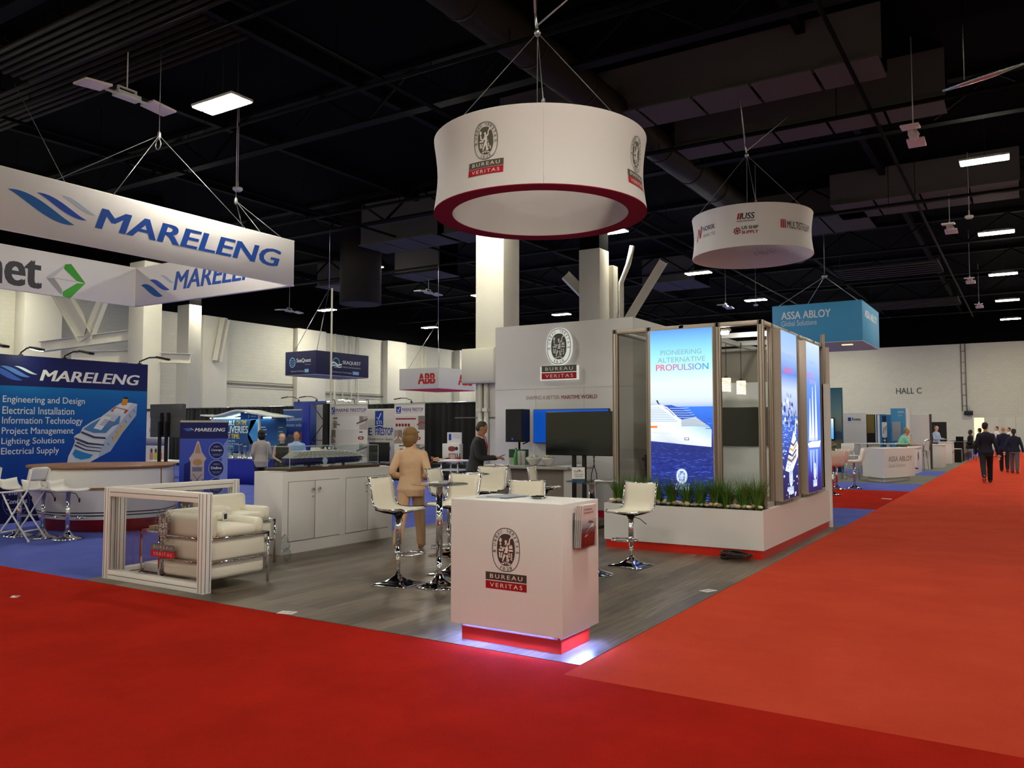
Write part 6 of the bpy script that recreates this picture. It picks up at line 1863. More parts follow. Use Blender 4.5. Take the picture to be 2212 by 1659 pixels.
# canopy booth
t = thing('canopy_booth', 'backlit blue booth with wavy white canopy and large white and yellow slogan', 'booth', (-22.9, 19.1, 0))
WV = mat('canopy_white', '#eef3ea', .5)
def wave_z(x): return 2.06 + .14 * math.exp(-((x + 22.4) / .62) ** 2) - .10 * math.exp(-((x + 23.7) / .5) ** 2) * .4 - .10 * max(0, (x + 21.4)) * 1.2
n = 28
top = [[(-24.3 + 3.7 * j / n, y, wave_z(-24.3 + 3.7 * j / n)) for j in range(n + 1)] for y in (18.3, 19.15)]
B().slab(top, .05).build('canopy', WV, t, True)
B().box(-24.75, -21.3, 19.15, 19.2, .01, 1.92, bev=.005).build('rear_panel', mat('booth_blue', '#1a4c8c', .5), t, True)
B().box(-21.3, -20.9, 19.05, 19.1, .01, 1.92).build('side_panel', mat('booth_slate', '#2f5a80', .5), t, True)
for x in (-24.02, -21.62):
    B().box(x - .035, x + .035, 18.55, 18.62, .01, 2.08, bev=.01).build('post', WV, t, True)
LB = mat('booth_tube_light', '#d8fff0', .5, emit=7, ecol='#cfffe8')
B().box(-24.75, -21.65, 19.05, 19.12, 1.94, 1.975).build('light_bar', LB, t, True)
a = Art(XZ(19.145, .003))
a.rect(-24.72, .02, -21.32, 1.90, '#1a4c8c', 0, grad=[(0, '#2a78b0'), (.35, '#6f9cb0'), (.6, '#245a96'), (1, '#174482')])
a.poly([(-23.2, 1.85), (-22.4, 1.9), (-22.8, 1.4), (-22.5, 1.05), (-23.0, .7), (-23.6, .75)], '#245288', 1)
a.poly([(-22.7, 1.9), (-22.2, 1.9), (-22.3, 1.2), (-22.6, .9), (-22.85, 1.3)], '#4a9ae0', 1)
a.poly([(-24.7, .72), (-23.2, .8), (-22.6, .55), (-23.4, .3), (-24.7, .3)], '#9fb6b4', 1)
a.poly([(-22.9, .3), (-22.4, .62), (-22.3, .55), (-22.6, .3)], '#2a68b4', 2)
a.text('RELIABLE', -24.35, 1.71, -23.52, 1.87, '#f2f6f4', 2, bold=.05); a.text('ON TIME', -23.44, 1.71, -22.9, 1.87, '#e0a832', 2, bold=.05)
a.text('DELIVERIES', -24.3, 1.43, -22.83, 1.68, '#f4f8f6', 2, bold=.05)
a.text('EVERY TIME.', -24.3, 1.24, -23.24, 1.40, '#f0c640', 2, bold=.05)
a.text('Perfecting the', -24.2, 1.12, -23.5, 1.19, '#f0f4f4', 2, bold=.02); a.text('business of logistics', -24.2, 1.02, -23.1, 1.09, '#dfeaf0', 2); a.text('since 1976', -24.2, .94, -23.6, 1.0, '#dfeaf0', 2)
for i in range(5): a.rect(-22.25, 1.62 - .08 * i, -21.95 + .06 * (i % 2), 1.65 - .08 * i, '#eaf4f6', 2)
a.build('printed_graphic', t)
a = Art(XZ(19.045, .003))
a.rect(-21.29, .02, -20.91, 1.9, '#2c5c88', 0, grad=[(0, '#7fae3a'), (.3, '#3a7a90'), (1, '#1d4a80')])
for i in range(5): a.rect(-21.2, 1.62 - .14 * i, -21.0, 1.64 - .14 * i, '#cfe0e8', 1)
a.build('side_graphic', t)
a = Art(XZ(18.9, .003))
o = B().box(-22.95, -21.85, 18.9, 18.94, 1.90, 2.12, bev=.004).build('name_board', mat('name_board_blue', '#1b5aa8', .5), t, True)
a.strip([(-22.55, 1.95), (-22.50, 2.0), (-22.55, 2.06)], .025, '#eef4fa', 0); a.text('TRANSIT', -22.43, 1.98, -22.1, 2.03, '#eef4fa', 0, bold=.03)
a.build('name_lettering', t)
# blue cloth table with steel display cans
cloth_table('cloth_table', 'table in a bright blue cloth carrying steel display cylinders', -20.75, -18.45, 15.7, 16.4, .71, mat('royal_blue_cloth', '#1a2a9e', .7), .02)
for i, (x, y, h_) in enumerate(((-20.0, 15.95, .2), (-19.72, 15.95, .24), (-19.37, 15.95, .42), (-19.15, 15.95, .38), (-18.9, 15.95, .42))):
    t = thing('steel_cylinder', 'polished steel display cylinder on the blue cloth table, %s from the left' % ORD[i], 'cylinder', (x, y, .712))
    B().lathe([(.09, 0), (.09, .02), (.05, .05), (.042, .08), (.042, h_ - .04), (.05, h_ - .03), (.045, h_)], n=16).build('body', STEEL, t)
    B().lathe([(.03, h_), (.03, h_ + .03), (.0, h_ + .035)], n=10).build('cap', BLACK, t)
# small booth pieces right of the blue backdrop
t = thing('photo_wall', 'white booth panel with colour photo of people in vests, left of the screen stand', 'panel', (-26.0, 17.6, 0))
B().box(-26.9, -25.0, 17.55, 17.6, .01, 2.2, bev=.005).build('board', MATTE, t, True)
a = Art(XZ(17.548, .003))
a.rect(-26.5, 1.88, -25.6, 2.1, '#d9d7d3', 0); a.text('HUF', -26.05, 1.45, -25.65, 1.62, '#75727a', 0); a.rect(-26.6, 1.0, -25.1, 1.25, '#6a6c8c', 0, grad=[(0, '#3c4478'), (1, '#a9a8b4')])
a.rect(-26.3, .3, -25.2, .95, '#d6d2ca', 0)
for x, c in ((-26.0, '#d08a78'), (-25.75, '#c8c84a'), (-25.5, '#e06a4a')): a.rect(x, .45, x + .2, .75, c, 1); a.oval(x + .1, .82, .07, .08, '#5a4038', 1, 12)
a.build('printed_graphic', t)
struct(B().box(-26.9, -25.0, 17.5, 17.62, 2.2, 2.28).build('trim_3', BLACK))
t = thing('leaflet_boxes', 'white and light blue leaflet boxes on a white table behind the roll-up banner', 'boxes', (-22.0, 17.0, .5))
for i in range(3):
    x = -23.2 + i * .42
    B().box(x, x + .4, 17.0, 17.1, .56, .98).build('leaflet_box', mat('leaflet_box_%d' % (i % 2), ('#9cc4e0', '#dfe6ea')[i % 2]), t, True)
t = thing('work_table', 'white table with papers between the screen stand and the roll-up banner', 'table', (-23.0, 16.9, 0))
B().box(-24.6, -21.6, 16.5, 17.3, .5, .55, bev=.01).build('top', MATTE, t, True)
for x in (-24.5, -21.7): B().box(x - .03, x + .03, 16.6, 17.2, .005, .5).build('leg', STEEL, t, True)
# hanging cube signs
t = thing('cube_hanging_sign', 'navy hanging box sign with white wave logos', 'hanging sign', (-22.8, 22.6, 3.55))
CX0, CX1, CY0, CY1, CZ0, CZ1 = -23.6, -22.0, 21.47, 24.3, 3.57, 4.46
B().box(CX0, CX1, CY0, CY1, CZ0 + .02, CZ1, bev=.006).build('fabric_box', mat('navy_sign_fabric', '#20234f', .6), t, True)
B().box(CX0 + .01, CX1 - .01, CY0 + .01, CY1 - .01, CZ0, CZ0 + .019).build('underside', mat('grey_underside', '#b9b6b2', .7), t, True)
B().cyl((-23.4, 21.7, CZ1), (-22.8, 22.9, 7), .012, n=5).cyl((-22.2, 21.7, CZ1), (-22.8, 22.9, 7), .012, n=5).cyl((-22.8, 22.9, 7), (-22.8, 22.9, CEILZ), .012, n=5).build('suspension_cables', STEEL, t, True)
a = Art(XZ(CY0, .003))
a.oval(-23.22, 4.05, .16, .19, '#9cc4e4', 0, 28, ring=.03)
for i in range(3): a.strip([(-23.35, 4.10 - .08 * i), (-23.28, 4.14 - .08 * i), (-23.21, 4.10 - .08 * i), (-23.14, 4.14 - .08 * i), (-23.08, 4.11 - .08 * i)], .03, '#6fa4d8', 0)
a.text('SeaQuest', -23.0, 4.02, -22.25, 4.19, '#f0f2f8', 0, bold=.04); a.text('MARINE LLC', -22.55, 3.94, -22.25, 3.97, '#c4c8dc', 0)
a.text("Tomorrow's Technology", -23.3, 3.68, -22.62, 3.75, '#d0d4e6', 0); a.rect(-22.58, 3.66, -22.36, 3.79, '#7fa9d8', 0); a.text('Today', -22.55, 3.69, -22.39, 3.75, '#f0f2f8', 1)
a.build('front_print', t)
a = Art(YZ(CX1, .003))
a.oval(22.5, 4.07, .2, .2, '#5fa4b8', 0, 24, ring=.05); a.strip([(22.2, 4.02), (22.4, 4.08), (22.6, 3.98), (22.8, 4.02)], .06, '#eef2f4', 1); a.strip([(22.25, 3.94), (22.45, 3.98), (22.65, 3.9), (22.8, 3.93)], .04, '#eef2f4', 1)
a.text('SEAQUEST', 22.85, 4.02, 23.85, 4.17, '#f0f2f8', 0, bold=.02); a.text('MARINE TECHNOLOGIES INC', 22.85, 3.9, 23.85, 3.95, '#c4c8dc', 0)
a.text("Tomorrow's Technology", 22.3, 3.68, 23.35, 3.75, '#d0d4e6', 0); a.rect(23.4, 3.66, 23.75, 3.79, '#7fa9d8', 0); a.text('Today', 23.45, 3.69, 23.7, 3.75, '#f0f2f8', 1)
a.build('side_print', t)
t = thing('panel_hanging_sign', 'white hanging box sign with red block letters and red underside', 'hanging sign', (-22, 29, 3.25))
AX0, AX1, AY0, AY1, AZ0, AZ1 = -23.45, -21.26, 27.9, 30.6, 3.29, 4.22
B().box(AX0, AX1, AY0, AY1, AZ0 + .02, AZ1, bev=.006).build('fabric_box', mat('light_grey_sign_fabric', '#dcdad8', .6), t, True)
B().box(AX0 + .01, AX1 - .01, AY0 + .01, AY1 - .01, AZ0, AZ0 + .019).build('underside', mat('bright_red_underside', '#c01a1a', .6, emit=.12), t, True)
B().cyl((-23.2, 28.2, AZ1), (-22.3, 29.2, 6.4), .012, n=5).cyl((-21.5, 28.2, AZ1), (-22.3, 29.2, 6.4), .012, n=5).cyl((-22.3, 29.2, 6.4), (-22.3, 29.2, CEILZ), .012, n=5).build('suspension_cables', STEEL, t, True)
for f, u0, u1, nm in ((XZ(AY0, .003), -22.4, -21.45, 'front_lettering'), (YZ(AX1, .003), 29.3, 30.4, 'side_lettering')):
    a = Art(f)
    a.text('ABB', u0, 3.52, u1, 3.98, '#c8201c', 0, bold=.09)
    a.rect(u0 - .02, 3.735, u1 + .02, 3.755, '#dcdad8', 1)
    a.build(nm, t)
# ================================================================== booths along the right aisle
LBLUE = mat('light_blue_sign_fabric', '#3d8fbe', .6)
t = thing('box_hanging_sign', 'light blue hanging box sign with white company lettering', 'hanging sign', (-7.0, 36, 5.0))
B().box(-8.78, -5.34, 34.0, 38.2, 5.02, 6.6, bev=.01).build('fabric_box', LBLUE, t, True)
B().box(-8.77, -5.35, 34.01, 38.19, 4.99, 5.019).build('underside', mat('grey_underside', '#b9b6b2', .7), t, True)
B().box(-6.3, -5.9, 35, 35.2, 4.96, 4.989).build('down_light', LIT, t, True)
ap = (-7.1, 36, 8.0)
b = B()
for x, y in ((-8.6, 34.2), (-5.5, 34.2), (-8.6, 38.0), (-5.5, 38.0)): b.cyl((x, y, 6.6), ap, .014, n=5)
b.cyl(ap, (ap[0], ap[1], CEILZ), .014, n=5).ell(ap, (.12, .12, .08), 8, 6)
b.build('suspension_cables', STEEL, t, True)
a = Art(XZ(34.0, .003))
a.text('ASSA ABLOY', -8.42, 6.02, -6.5, 6.33, '#d6dde2', 0, bold=.04)
a.text('Global Solutions', -8.42, 5.74, -7.04, 5.96, '#c9d4dc', 0)
a.build('front_lettering', t)
a = Art(YZ(-5.34, .003))
a.text('ASSA ABLOY', 34.6, 6.0, 37.6, 6.3, '#d6dde2', 0, bold=.04)
a.build('side_lettering', t)
# white welcome counter
t = thing('welcome_counter', 'white angled welcome counter with grey company lettering by the red aisle', 'counter', (-3.6, 27.2, 0))
B().prism([(-4.35, 27.1), (-3.62, 26.25), (-3.0, 28.1), (-3.5, 28.7)], .13, 1.0).build('body', WHITE, t, True)
B().prism([(-4.2, 27.15), (-3.66, 26.5), (-3.16, 28.0), (-3.5, 28.5)], .004, .13).build('plinth', MATTE, t, True)
p0, p1 = Vector((-3.62, 26.25, 0)), Vector((-3.0, 28.1, 0))
u_ = (p1 - p0).normalized()
a = Art(plane_map(p0, u_, (0, 0, 1), .003))
a.text('ASSA ABLOY', .25, .60, 1.75, .76, '#8d8a8c', 0, bold=.02); a.text('Global Solutions', .25, .44, 1.3, .55, '#b5b2b2', 0)
a.build('lettering', t)
GLT = mat('pale_glass_top', '#c9d2cf', .15, spec=.6)
t = thing('glass_top_table', 'tall table with pale glass top behind the angled welcome counter', 'table', (-4.0, 29.2, 0))
B().box(-5.1, -3.3, 28.95, 29.5, 1.08, 1.11, bev=.006).build('top', GLT, t, True)
for x in (-4.8, -3.9): B().box(x - .04, x + .04, 29.15, 29.3, .03, 1.08).build('leg', STEEL, t, True)
# padded swivel stools
def padded_stool(x, y, rz, label):
    t = thing('padded_stool', label, 'stool', (x, y, .002), rz, None)
    PL = mat('cream_padded_leather', '#efe6da', .45)
    prof = [(.2, .70), (.1, .71), (-.05, .71), (-.15, .73), (-.19, .80), (-.22, .92), (-.25, 1.05)]
    B().slab([[(px_, -.2 + .4 * j / 6, pz + .006 * math.cos(j * PI)) for j in range(7)] for px_, pz in prof], .06).build('seat_shell', PL, t)
    B().cyl((0, 0, .05), (0, 0, .69), .03, n=12).build('post', CHROME, t)
    B().lathe([(.21, 0), (.21, .012), (.1, .035), (.04, .09)], n=24).build('base', CHROME, t)
    B().tube([(.02, 0, .3), (.12, -.13, .3), (.24, 0, .3), (.12, .13, .3)], .01, 6, loop=True).build('footrest', CHROME, t)
padded_stool(-3.95, 23.3, D_R(200), 'cream padded stool standing before the angled welcome counter, side on')
padded_stool(-4.28, 22.7, D_R(140), 'cream padded stool by the round table, the middle one of three')
padded_stool(-3.98, 20.6, D_R(120), 'cream padded stool partly hidden by the light box wall')
t = thing('round_table', 'small pale round table among the cream padded stools', 'table', (-4.7, 23.0, 0))
B().lathe([(.38, .95), (.4, .96), (.4, .98), (.38, .985)], n=28).build('top', MATTE, t)
B().cyl((0, 0, .02), (0, 0, .95), .035, n=12).lathe([(.2, 0), (.2, .012), (.05, .04)], n=20).build('pedestal', CHROME, t)
def frame_stool(x, y, rz, label):
    t = thing('framed_bar_chair', label, 'chair', (x, y, .002), rz, None)
    WS = mat('white_stool_shell', '#e2dfda')
    B().box(-.2, .2, -.2, .2, .72, .76, bev=.015).build('seat', WS, t)
    B().box(-.22, -.19, -.2, .2, .88, 1.12, bev=.012).build('backrest', WS, t)
    for x_ in (-.2, .19):
        for y_ in (-.19, .19): B().cyl((x_, y_, 0), (x_, y_, 1.1 if x_ < 0 else .73), .012, n=6).build('leg', STEEL, t)
    B().box(-.2, .2, -.195, -.185, .25, .27).box(-.2, .2, .185, .195, .25, .27).build('foot_rail', STEEL, t)
frame_stool(-4.75, 27.4, D_R(300), 'white bar chair with thin grey legs left of the welcome counter')
frame_stool(-4.4, 29.0, D_R(250), 'white bar chair peeking over the left edge of the welcome counter')
frame_stool(-3.62, 29.35, D_R(250), 'white bar chair under the seated man behind the welcome counter')
# grey booth with blue square name, panels and counters
t = thing('grey_booth_wall', 'grey booth wall unit with blue square logo and dark storage opening', 'booth wall', (-6.3, 38.4, 0))
B().box(-6.86, -5.92, 38.0, 39.6, .004, 2.26, bev=.006).build('body', mat('cool_grey_board', '#c5c4c6', .6), t, True)
B().box(-6.86, -5.92, 37.997, 38.0, 1.84, 1.845).build('joint', LINE, t, True)
a = Art(XZ(38.0, .004))
a.rect(-6.65, 1.92, -6.52, 2.08, '#22389a', 0); a.text('Roxtec', -6.48, 1.94, -6.12, 2.07, '#2a2b30', 0, bold=.05)
a.build('lettering', t)
B().box(-5.92, -5.2, 38.1, 39.6, .004, 2.2).build('storage_opening', mat('dark_storage', '#1a1512', .8), t, True)
B().box(-5.9, -5.6, 38.08, 38.1, 1.4, 2.18).build('yellow_shelf', mat('ochre_shelf', '#7a6a34', .8), t, True)
B().box(-5.55, -5.51, 38.0, 38.1, .004, 2.2).build('white_upright', MATTE, t, True)
t = thing('blue_display_wall', 'mid blue display wall with dark strip and white pictures', 'display wall', (-4.8, 36.1, 0))

p0, p1 = Vector((-5.12, 35.6, 0)), Vector((-4.40, 36.4, 0))
u_ = (p1 - p0).normalized(); n_ = u_.cross(Vector((0, 0, 1)))
B().prism([(p0.x, p0.y), (p1.x, p1.y), (p1.x - n_.x * .08, p1.y - n_.y * .08), (p0.x - n_.x * .08, p0.y - n_.y * .08)], .004, 2.15).build('panel', mat('mid_blue_board', '#2b74ae', .5), t, True)
a = Art(plane_map(p0, u_, (0, 0, 1), .004))
a.rect(0, .05, .1, 2.14, '#e2e0dc', 0); a.rect(.22, .9, .42, 2.1, '#1c2c50', 0); a.rect(.2, 1.25, .44, 1.85, '#e6e8e4', 1); a.strip([(.26, 1.4), (.3, 1.65), (.36, 1.5), (.4, 1.7)], .03, '#33465c', 2)
for i in range(3): a.rect(.27, .95 + .13 * i, .37, 1.03 + .13 * i, '#dfe6ea', 1)
a.oval(.95, 1.35, .32, .42, '#dfe8ee', 1, 24, 2.6); a.oval(1.0, 1.3, .18, .28, '#6f87a0', 2, 20)
a.build('printed_graphic', t)
t = thing('blue_screen_column', 'taller light blue panel with grey screen and white small lettering', 'panel', (-4.3, 35.6, 0))
B().box(-4.55, -4.02, 35.0, 35.1, .004, 2.38, bev=.005).box(-4.02, -3.98, 34.98, 35.5, .004, 2.38, 1).build('panel_board', [mat('light_blue_board', '#3f92c4', .5), MATTE], t, True)
B().box(-4.5, -4.2, 34.93, 35.0, 1.1, 1.86, bev=.006).build('screen', mat('grey_screen', '#8f979e', .3), t, True)
a = Art(XZ(35.0, .004))
a.text('ASSA ABLOY', -4.3, 2.2, -4.08, 2.27, '#e2ebf0', 0); a.text('Global', -4.3, 2.08, -4.15, 2.13, '#cfdde6', 0)
a.build('lettering', t)
struct(B().box(-3.98, -3.30, 36.0, 36.06, .004, 2.14).box(-3.30, -3.22, 36.0, 36.06, .004, 2.16, 1).build('wall_white_partition', [MATTE, mat('black_white_strip', '#4a4640', .6)]))
t = thing('black_display_wall', 'plain black display panel behind the standing man in pale blue', 'panel', (-3.7, 45, 0))
B().box(-4.06, -3.38, 45.0, 45.06, .004, 1.92, bev=.004).build('board', mat('matte_black_board', '#141316', .7), t, True)
for (x0, x1, y0, y1, h, lab, nm) in ((-3.9, -3.36, 32.0, 33.6, .93, 'white counter box right behind the angled welcome counter', 'side_counter'), (-3.8, -2.95, 37.4, 38.6, .95, 'white counter block with warm lit edge along the aisle', 'block_counter'), (-3.5, -2.97, 42.0, 43.4, .98, 'white counter with small grey name deeper along the aisle', 'name_counter')):
    t = thing(nm, lab, 'counter', ((x0 + x1) / 2, (y0 + y1) / 2, 0))
    B().box(x0, x1, y0, y1, .004, h - .03, bev=.004).build('body', WHITE, t, True)
    B().box(x0 - .02, x1 + .02, y0 - .02, y1 + .02, h - .029, h, bev=.004).build('top', MATTE, t, True)
    if nm == 'name_counter':
        a = Art(YZ(x1, .004)); a.text('EMCO', y0 + .3, .45, y0 + 1.1, .58, '#8f8c8c', 0, bold=.03); a.build('lettering', t)
    if nm == 'side_counter':
        a = Art(YZ(x1, .004)); a.oval(y0 + .5, .62, .16, .16, '#3a1f28', 0, 20); a.build('round_logo', t)
t = thing('arched_bar_chair', 'clear backed bar chair with chrome frame between the white counters', 'chair', (-3.55, 35.4, .004), D_R(160))
B().tube([(-.2, -.26, .75), (-.24, -.26, 1.1), (-.26, 0, 1.16), (-.24, .26, 1.1), (-.2, .26, .75)], .03, 8).build('back_hoop', STEEL, t)
B().lathe([(.22, .7), (.23, .73), (.2, .75)], n=20).build('seat', STEEL, t)
for i in range(4): B().cyl((.18 * math.cos(i * PI / 2 + .8), .18 * math.sin(i * PI / 2 + .8), .7), (.26 * math.cos(i * PI / 2 + .8), .26 * math.sin(i * PI / 2 + .8), 0), .014, n=6).build('leg', CHROME, t)
cloth_table('cloth_table', 'black cloth table with laptop at the far end of the aisle', -3.5, -2.72, 45.2, 52.5, .95, DRAPE, .004)
t = thing('tall_black_cube', 'short black cloth cube with white tray before the laptop table', 'table', (-2.95, 44.4, 0))
t.name = 'cube_table'
B().box(-3.2, -2.72, 44.0, 44.8, .004, .62, bev=.01).build('cloth', DRAPE, t, True)
B().box(-3.2, -2.74, 44.0, 44.7, .622, .65, bev=.004).build('tray', MATTE, t, True)
t = thing('laptop', 'open black laptop with glowing mark on the far black table', 'laptop', (-2.95, 47.0, .95))
B().box(-.17, .17, -.12, .12, 0, .02).build('keyboard_base', BLACK, t)
B().box(-.17, .17, -.135, -.12, .02, .27, M=Matrix.Rotation(.15, 4, 'X')).build('screen_lid', BLACK, t)
B().ell((0, -.14, .14), (.03, .004, .03), 12, 8).build('logo_light', mat('white_mark', '#ffffff', emit=1.5), t)
# tall picture wall with a lit screen behind the light boxes
t = thing('scenic_wall', 'tall booth wall printed with sea cliffs at dusk, beyond the light boxes', 'booth wall', (-6.0, 31.9, 0))
B().box(-8.2, -5.72, 31.6, 31.75, .004, 3.08, bev=.005).build('panel', mat('slate_board', '#2c4a58', .5), t, True)
a = Art(XZ(31.6, .004))
a.rect(-8.18, .05, -5.74, 3.06, '#2f5a6c', 0, grad=[(0, '#14204e'), (.16, '#1b2a5c'), (.2, '#77705c'), (.38, '#56584c'), (.42, '#2c4f6e'), (.6, '#7b8a80'), (.75, '#5f8590'), (1, '#2a5f7c')])
r = random.Random(8)
for i in range(60): a.oval(r.uniform(-8.1, -5.8), r.uniform(.65, 1.15), r.uniform(.03, .1), r.uniform(.02, .05), r.choice(['#8c8468', '#4a4a3a', '#a89f82']), 1, 8)
a.poly([(-8.18, 1.2), (-7.2, 1.55), (-6.4, 1.25), (-5.9, 1.5), (-5.74, 1.45), (-5.74, 1.2)], '#2c4468', 1)
a.build('printed_picture', t)
t = thing('kiosk_screen', 'bright white and blue lit screen mounted on the sea cliff wall', 'screen', (-6.2, 31.5, 1.2))
B().box(-6.9, -5.98, 31.5, 31.6, 1.18, 1.98, bev=.01).build('bezel', BLACK, t, True)
a = Art(XZ(31.5, .003))
a.rect(-6.87, 1.21, -6.01, 1.95, '#fff', 0, grad=[(0, '#3aa0f4'), (.5, '#6fb8f8'), (1, '#e6f4ff')])
a.build('display', t, BACKLIT)
# ================================================================== people
def _cat(pts, n=5):
    pts = [Vector(p) for p in pts]
    out = []
    k = len(pts)
    for i in range(k - 1):
        p0, p1, p2, p3 = pts[max(0, i - 1)], pts[i], pts[i + 1], pts[min(k - 1, i + 2)]
        for j in range(n):
            q = j / n
            out.append(.5 * ((2 * p1) + (p2 - p0) * q + (2 * p0 - 5 * p1 + 4 * p2 - p3) * q * q + (3 * p1 - p0 - 3 * p2 + p3) * q ** 3))
    out.append(pts[-1])
    return out
def _limb(b, pts, rad, n=12, bend=3, m=0):
    """tube through joints; rad = one radius per joint, blended"""
    # straight segments with a short rounded bend at inner joints
    P, R_ = [], []
    k = len(pts)
    for i in range(k - 1):
        a, c = Vector(pts[i]), Vector(pts[i + 1])
        for j in range(6):
            q = j / 6
            P.append(a.lerp(c, q)); R_.append(rad[i] + (rad[i + 1] - rad[i]) * q)
    P.append(Vector(pts[-1])); R_.append(rad[-1])
    for _ in range(bend):
        P = [P[0]] + [(P[i - 1] + P[i] * 2 + P[i + 1]) / 4 for i in range(1, len(P) - 1)] + [P[-1]]
    b.tube(P, R_, n, m)
    b.ell(P[0], (R_[0],) * 3, 10, 8, m); b.ell(P[-1], (R_[-1],) * 3, 10, 8, m)
def _fuse(o, vox, sm=4):
    r = o.modifiers.new('join_surface', 'REMESH')
    r.mode = 'VOXEL'; r.voxel_size = vox; r.use_smooth_shade = True
    s_ = o.modifiers.new('soften', 'SMOOTH')
    s_.factor = .5; s_.iterations = sm
HANDS = {}
SKINS = {'fair': '#d9a98c', 'tan': '#c08c6a', 'dark': '#5d3c2b'}
def person(label, x, y, face, H, top, trousers, shoes='#161412', hair='#2a1d14', skin='fair', lean=0.0, hip=(0, 0), knee=(0, 0), arms=None, head=(0, 0), hem=.82,
           sleeve='long', hairkind='short', seat=None, fine=False, skirt=False, shirt=None, footpitch=(0, 0), z=0.0, fat=1.0, splay=.0):
    """faces local +X, left side is +Y; hip/knee flexion in degrees for (left, right); arms = (left elbow, left wrist, right elbow, right wrist) offsets from the shoulders"""
    s_ = H / 1.75
    t = thing('person', label, 'person', (x, y, z), D_R(face))
    vox = .0075 if fine else .014
    la = D_R(lean)
    pz = .93
    def T(p):
        p = Vector(p)
        if p.z > pz:
            dz = p.z - pz
            k = la * min(1, dz / .25)
            return Vector((p.x * math.cos(k) + dz * math.sin(k), p.y, pz + dz * math.cos(k) - p.x * math.sin(k)))
        return p
    # legs
    legs = []
    for i, sg in enumerate((1, -1)):
        hp = Vector((0, sg * .088, .92))
        f, k = D_R(hip[i]), D_R(knee[i])
        kn = hp + Vector((math.sin(f), sg * (.012 + splay), -math.cos(f))) * .425
        g = f - k
        an = kn + Vector((math.sin(g), sg * .002, -math.cos(g))) * .415
        legs.append((hp, kn, an, D_R(footpitch[i])))
    HANDS[label] = []
    low = min(l[2].z - .075 - max(0, math.sin(abs(l[3]))) * .10 for l in legs)
    if seat is not None:
        low = .92 - .09 - seat / s_
    off = Vector((0, 0, -low))
    S = lambda p: (Vector(p) + off) * s_
    TS = lambda p: S(T(p))
    # torso rings: z, half width, half depth, x shift
    RG = [(.80, .150, .100, 0), (.90, .172, .118, -.005), (.98, .160, .112, 0), (1.08, .142, .104, .005), (1.18, .150, .110, .008), (1.29, .168, .120, .006), (1.38, .172, .112, 0), (1.435, .140, .092, -.008), (1.47, .085, .07, -.012)]
    def torso(b, g=0.0, z0=.8, flare=0.0):
        rs = []
        zz = [r for r in RG if r[0] >= z0 - .001]
        if zz[0][0] > z0 + .01: zz = [(z0, RG[0][1], RG[0][2], 0)] + zz
        for (z_, w_, d_, sx) in zz:
            k = flare if z_ < .95 else 0
            d2 = d_ * (fat if z_ < 1.3 else 1)
            rs.append([TS((sx + (d2 + g + k) * math.cos(2 * PI * j / 24), (w_ * (1 + (fat - 1) * .6) + g + k) * math.sin(2 * PI * j / 24), z_)) for j in range(24)])
        b.rings(rs)
    SH = [T((-.01, sg * .172, 1.388)) for sg in (1, -1)]
    if arms is None:
        arms = ((-.04, .06, -.29), (.03, .07, -.55), (-.04, -.06, -.29), (.03, -.07, -.55))
    AR = []
    for i in range(2):
        AR.append((SH[i], SH[i] + Vector(arms[2 * i]), SH[i] + Vector(arms[2 * i + 1])))
    hy, hp_ = D_R(head[0]), D_R(head[1])
    nk = T((-.012, 0, 1.46)); hc = T((.005, 0, 1.56)) + Vector((.03 * math.sin(hp_), 0, 0))
    HM = Matrix.Translation(S(hc) + Vector((0, 0, .075 * s_))) @ Matrix.Rotation(hy, 4, 'Z') @ Matrix.Rotation(hp_, 4, 'Y')
    # body: one continuous surface
    b = B()
    torso(b, -.006)
    for hp, kn, an, fp in legs:
        _limb(b, [S(hp), S(kn), S(an)], [.082 * s_, .052 * s_, .036 * s_])
        d = Vector((math.cos(fp), 0, -math.sin(fp)))
        _limb(b, [S(an + Vector((-.03, 0, -.045))), S(an + Vector((-.03, 0, -.045)) + d * .17)], [.033 * s_, .026 * s_])
    for i, (a0, a1, a2) in enumerate(AR):
        sg = (1, -1)[i]
        _limb(b, [S(a0), S(a1), S(a2)], [.048 * s_, .038 * s_, .026 * s_])
        fd = (a2 - a1).normalized()
        up = Vector((0, 0, 1)) if abs(fd.z) < .8 else Vector((1, 0, 0))
        sd = fd.cross(up).normalized()
        nr = sd.cross(fd).normalized()
        pc = a2 + fd * .055
        HANDS[label].append(S(pc + fd * .05))
        q = Matrix((sd, nr, fd)).transposed().to_4x4()
        b.ell(S(pc), (.040 * s_, .018 * s_, .055 * s_), 12, 8, M=q)
        for k, (o_, ln) in enumerate(((-.029, .068), (-.010, .080), (.010, .075), (.028, .058))):
            p0 = pc + fd * .042 + sd * o_
            p1 = p0 + fd * ln * .55 - nr * .008
            p2 = p1 + fd * ln * .35 - nr * .026
            _limb(b, [S(p0), S(p1), S(p2)], [.0098 * s_, .009 * s_, .0078 * s_], 8, 1)
        th = pc - fd * .02 - sd * .036 * sg
        _limb(b, [S(th), S(th - sd * .022 * sg + fd * .028 - nr * .01), S(th - sd * .024 * sg + fd * .06 - nr * .02)], [.0125 * s_, .0108 * s_, .009 * s_], 8, 1)
    _limb(b, [S(nk), S(hc) + Vector((0, 0, .02 * s_))], [.062 * s_, .052 * s_], 14)
    HE = lambda c, r, n=16, k=12: b.ell((0, 0, 0), (1, 1, 1), n, k, M=HM @ Matrix.Translation(Vector(c) * s_) @ Matrix.Diagonal((r[0] * s_, r[1] * s_, r[2] * s_, 1)))
    HE((-.005, 0, .035), (.098, .076, .088)); HE((.018, 0, -.03), (.072, .063, .085)); HE((.05, 0, -.085), (.032, .036, .03))
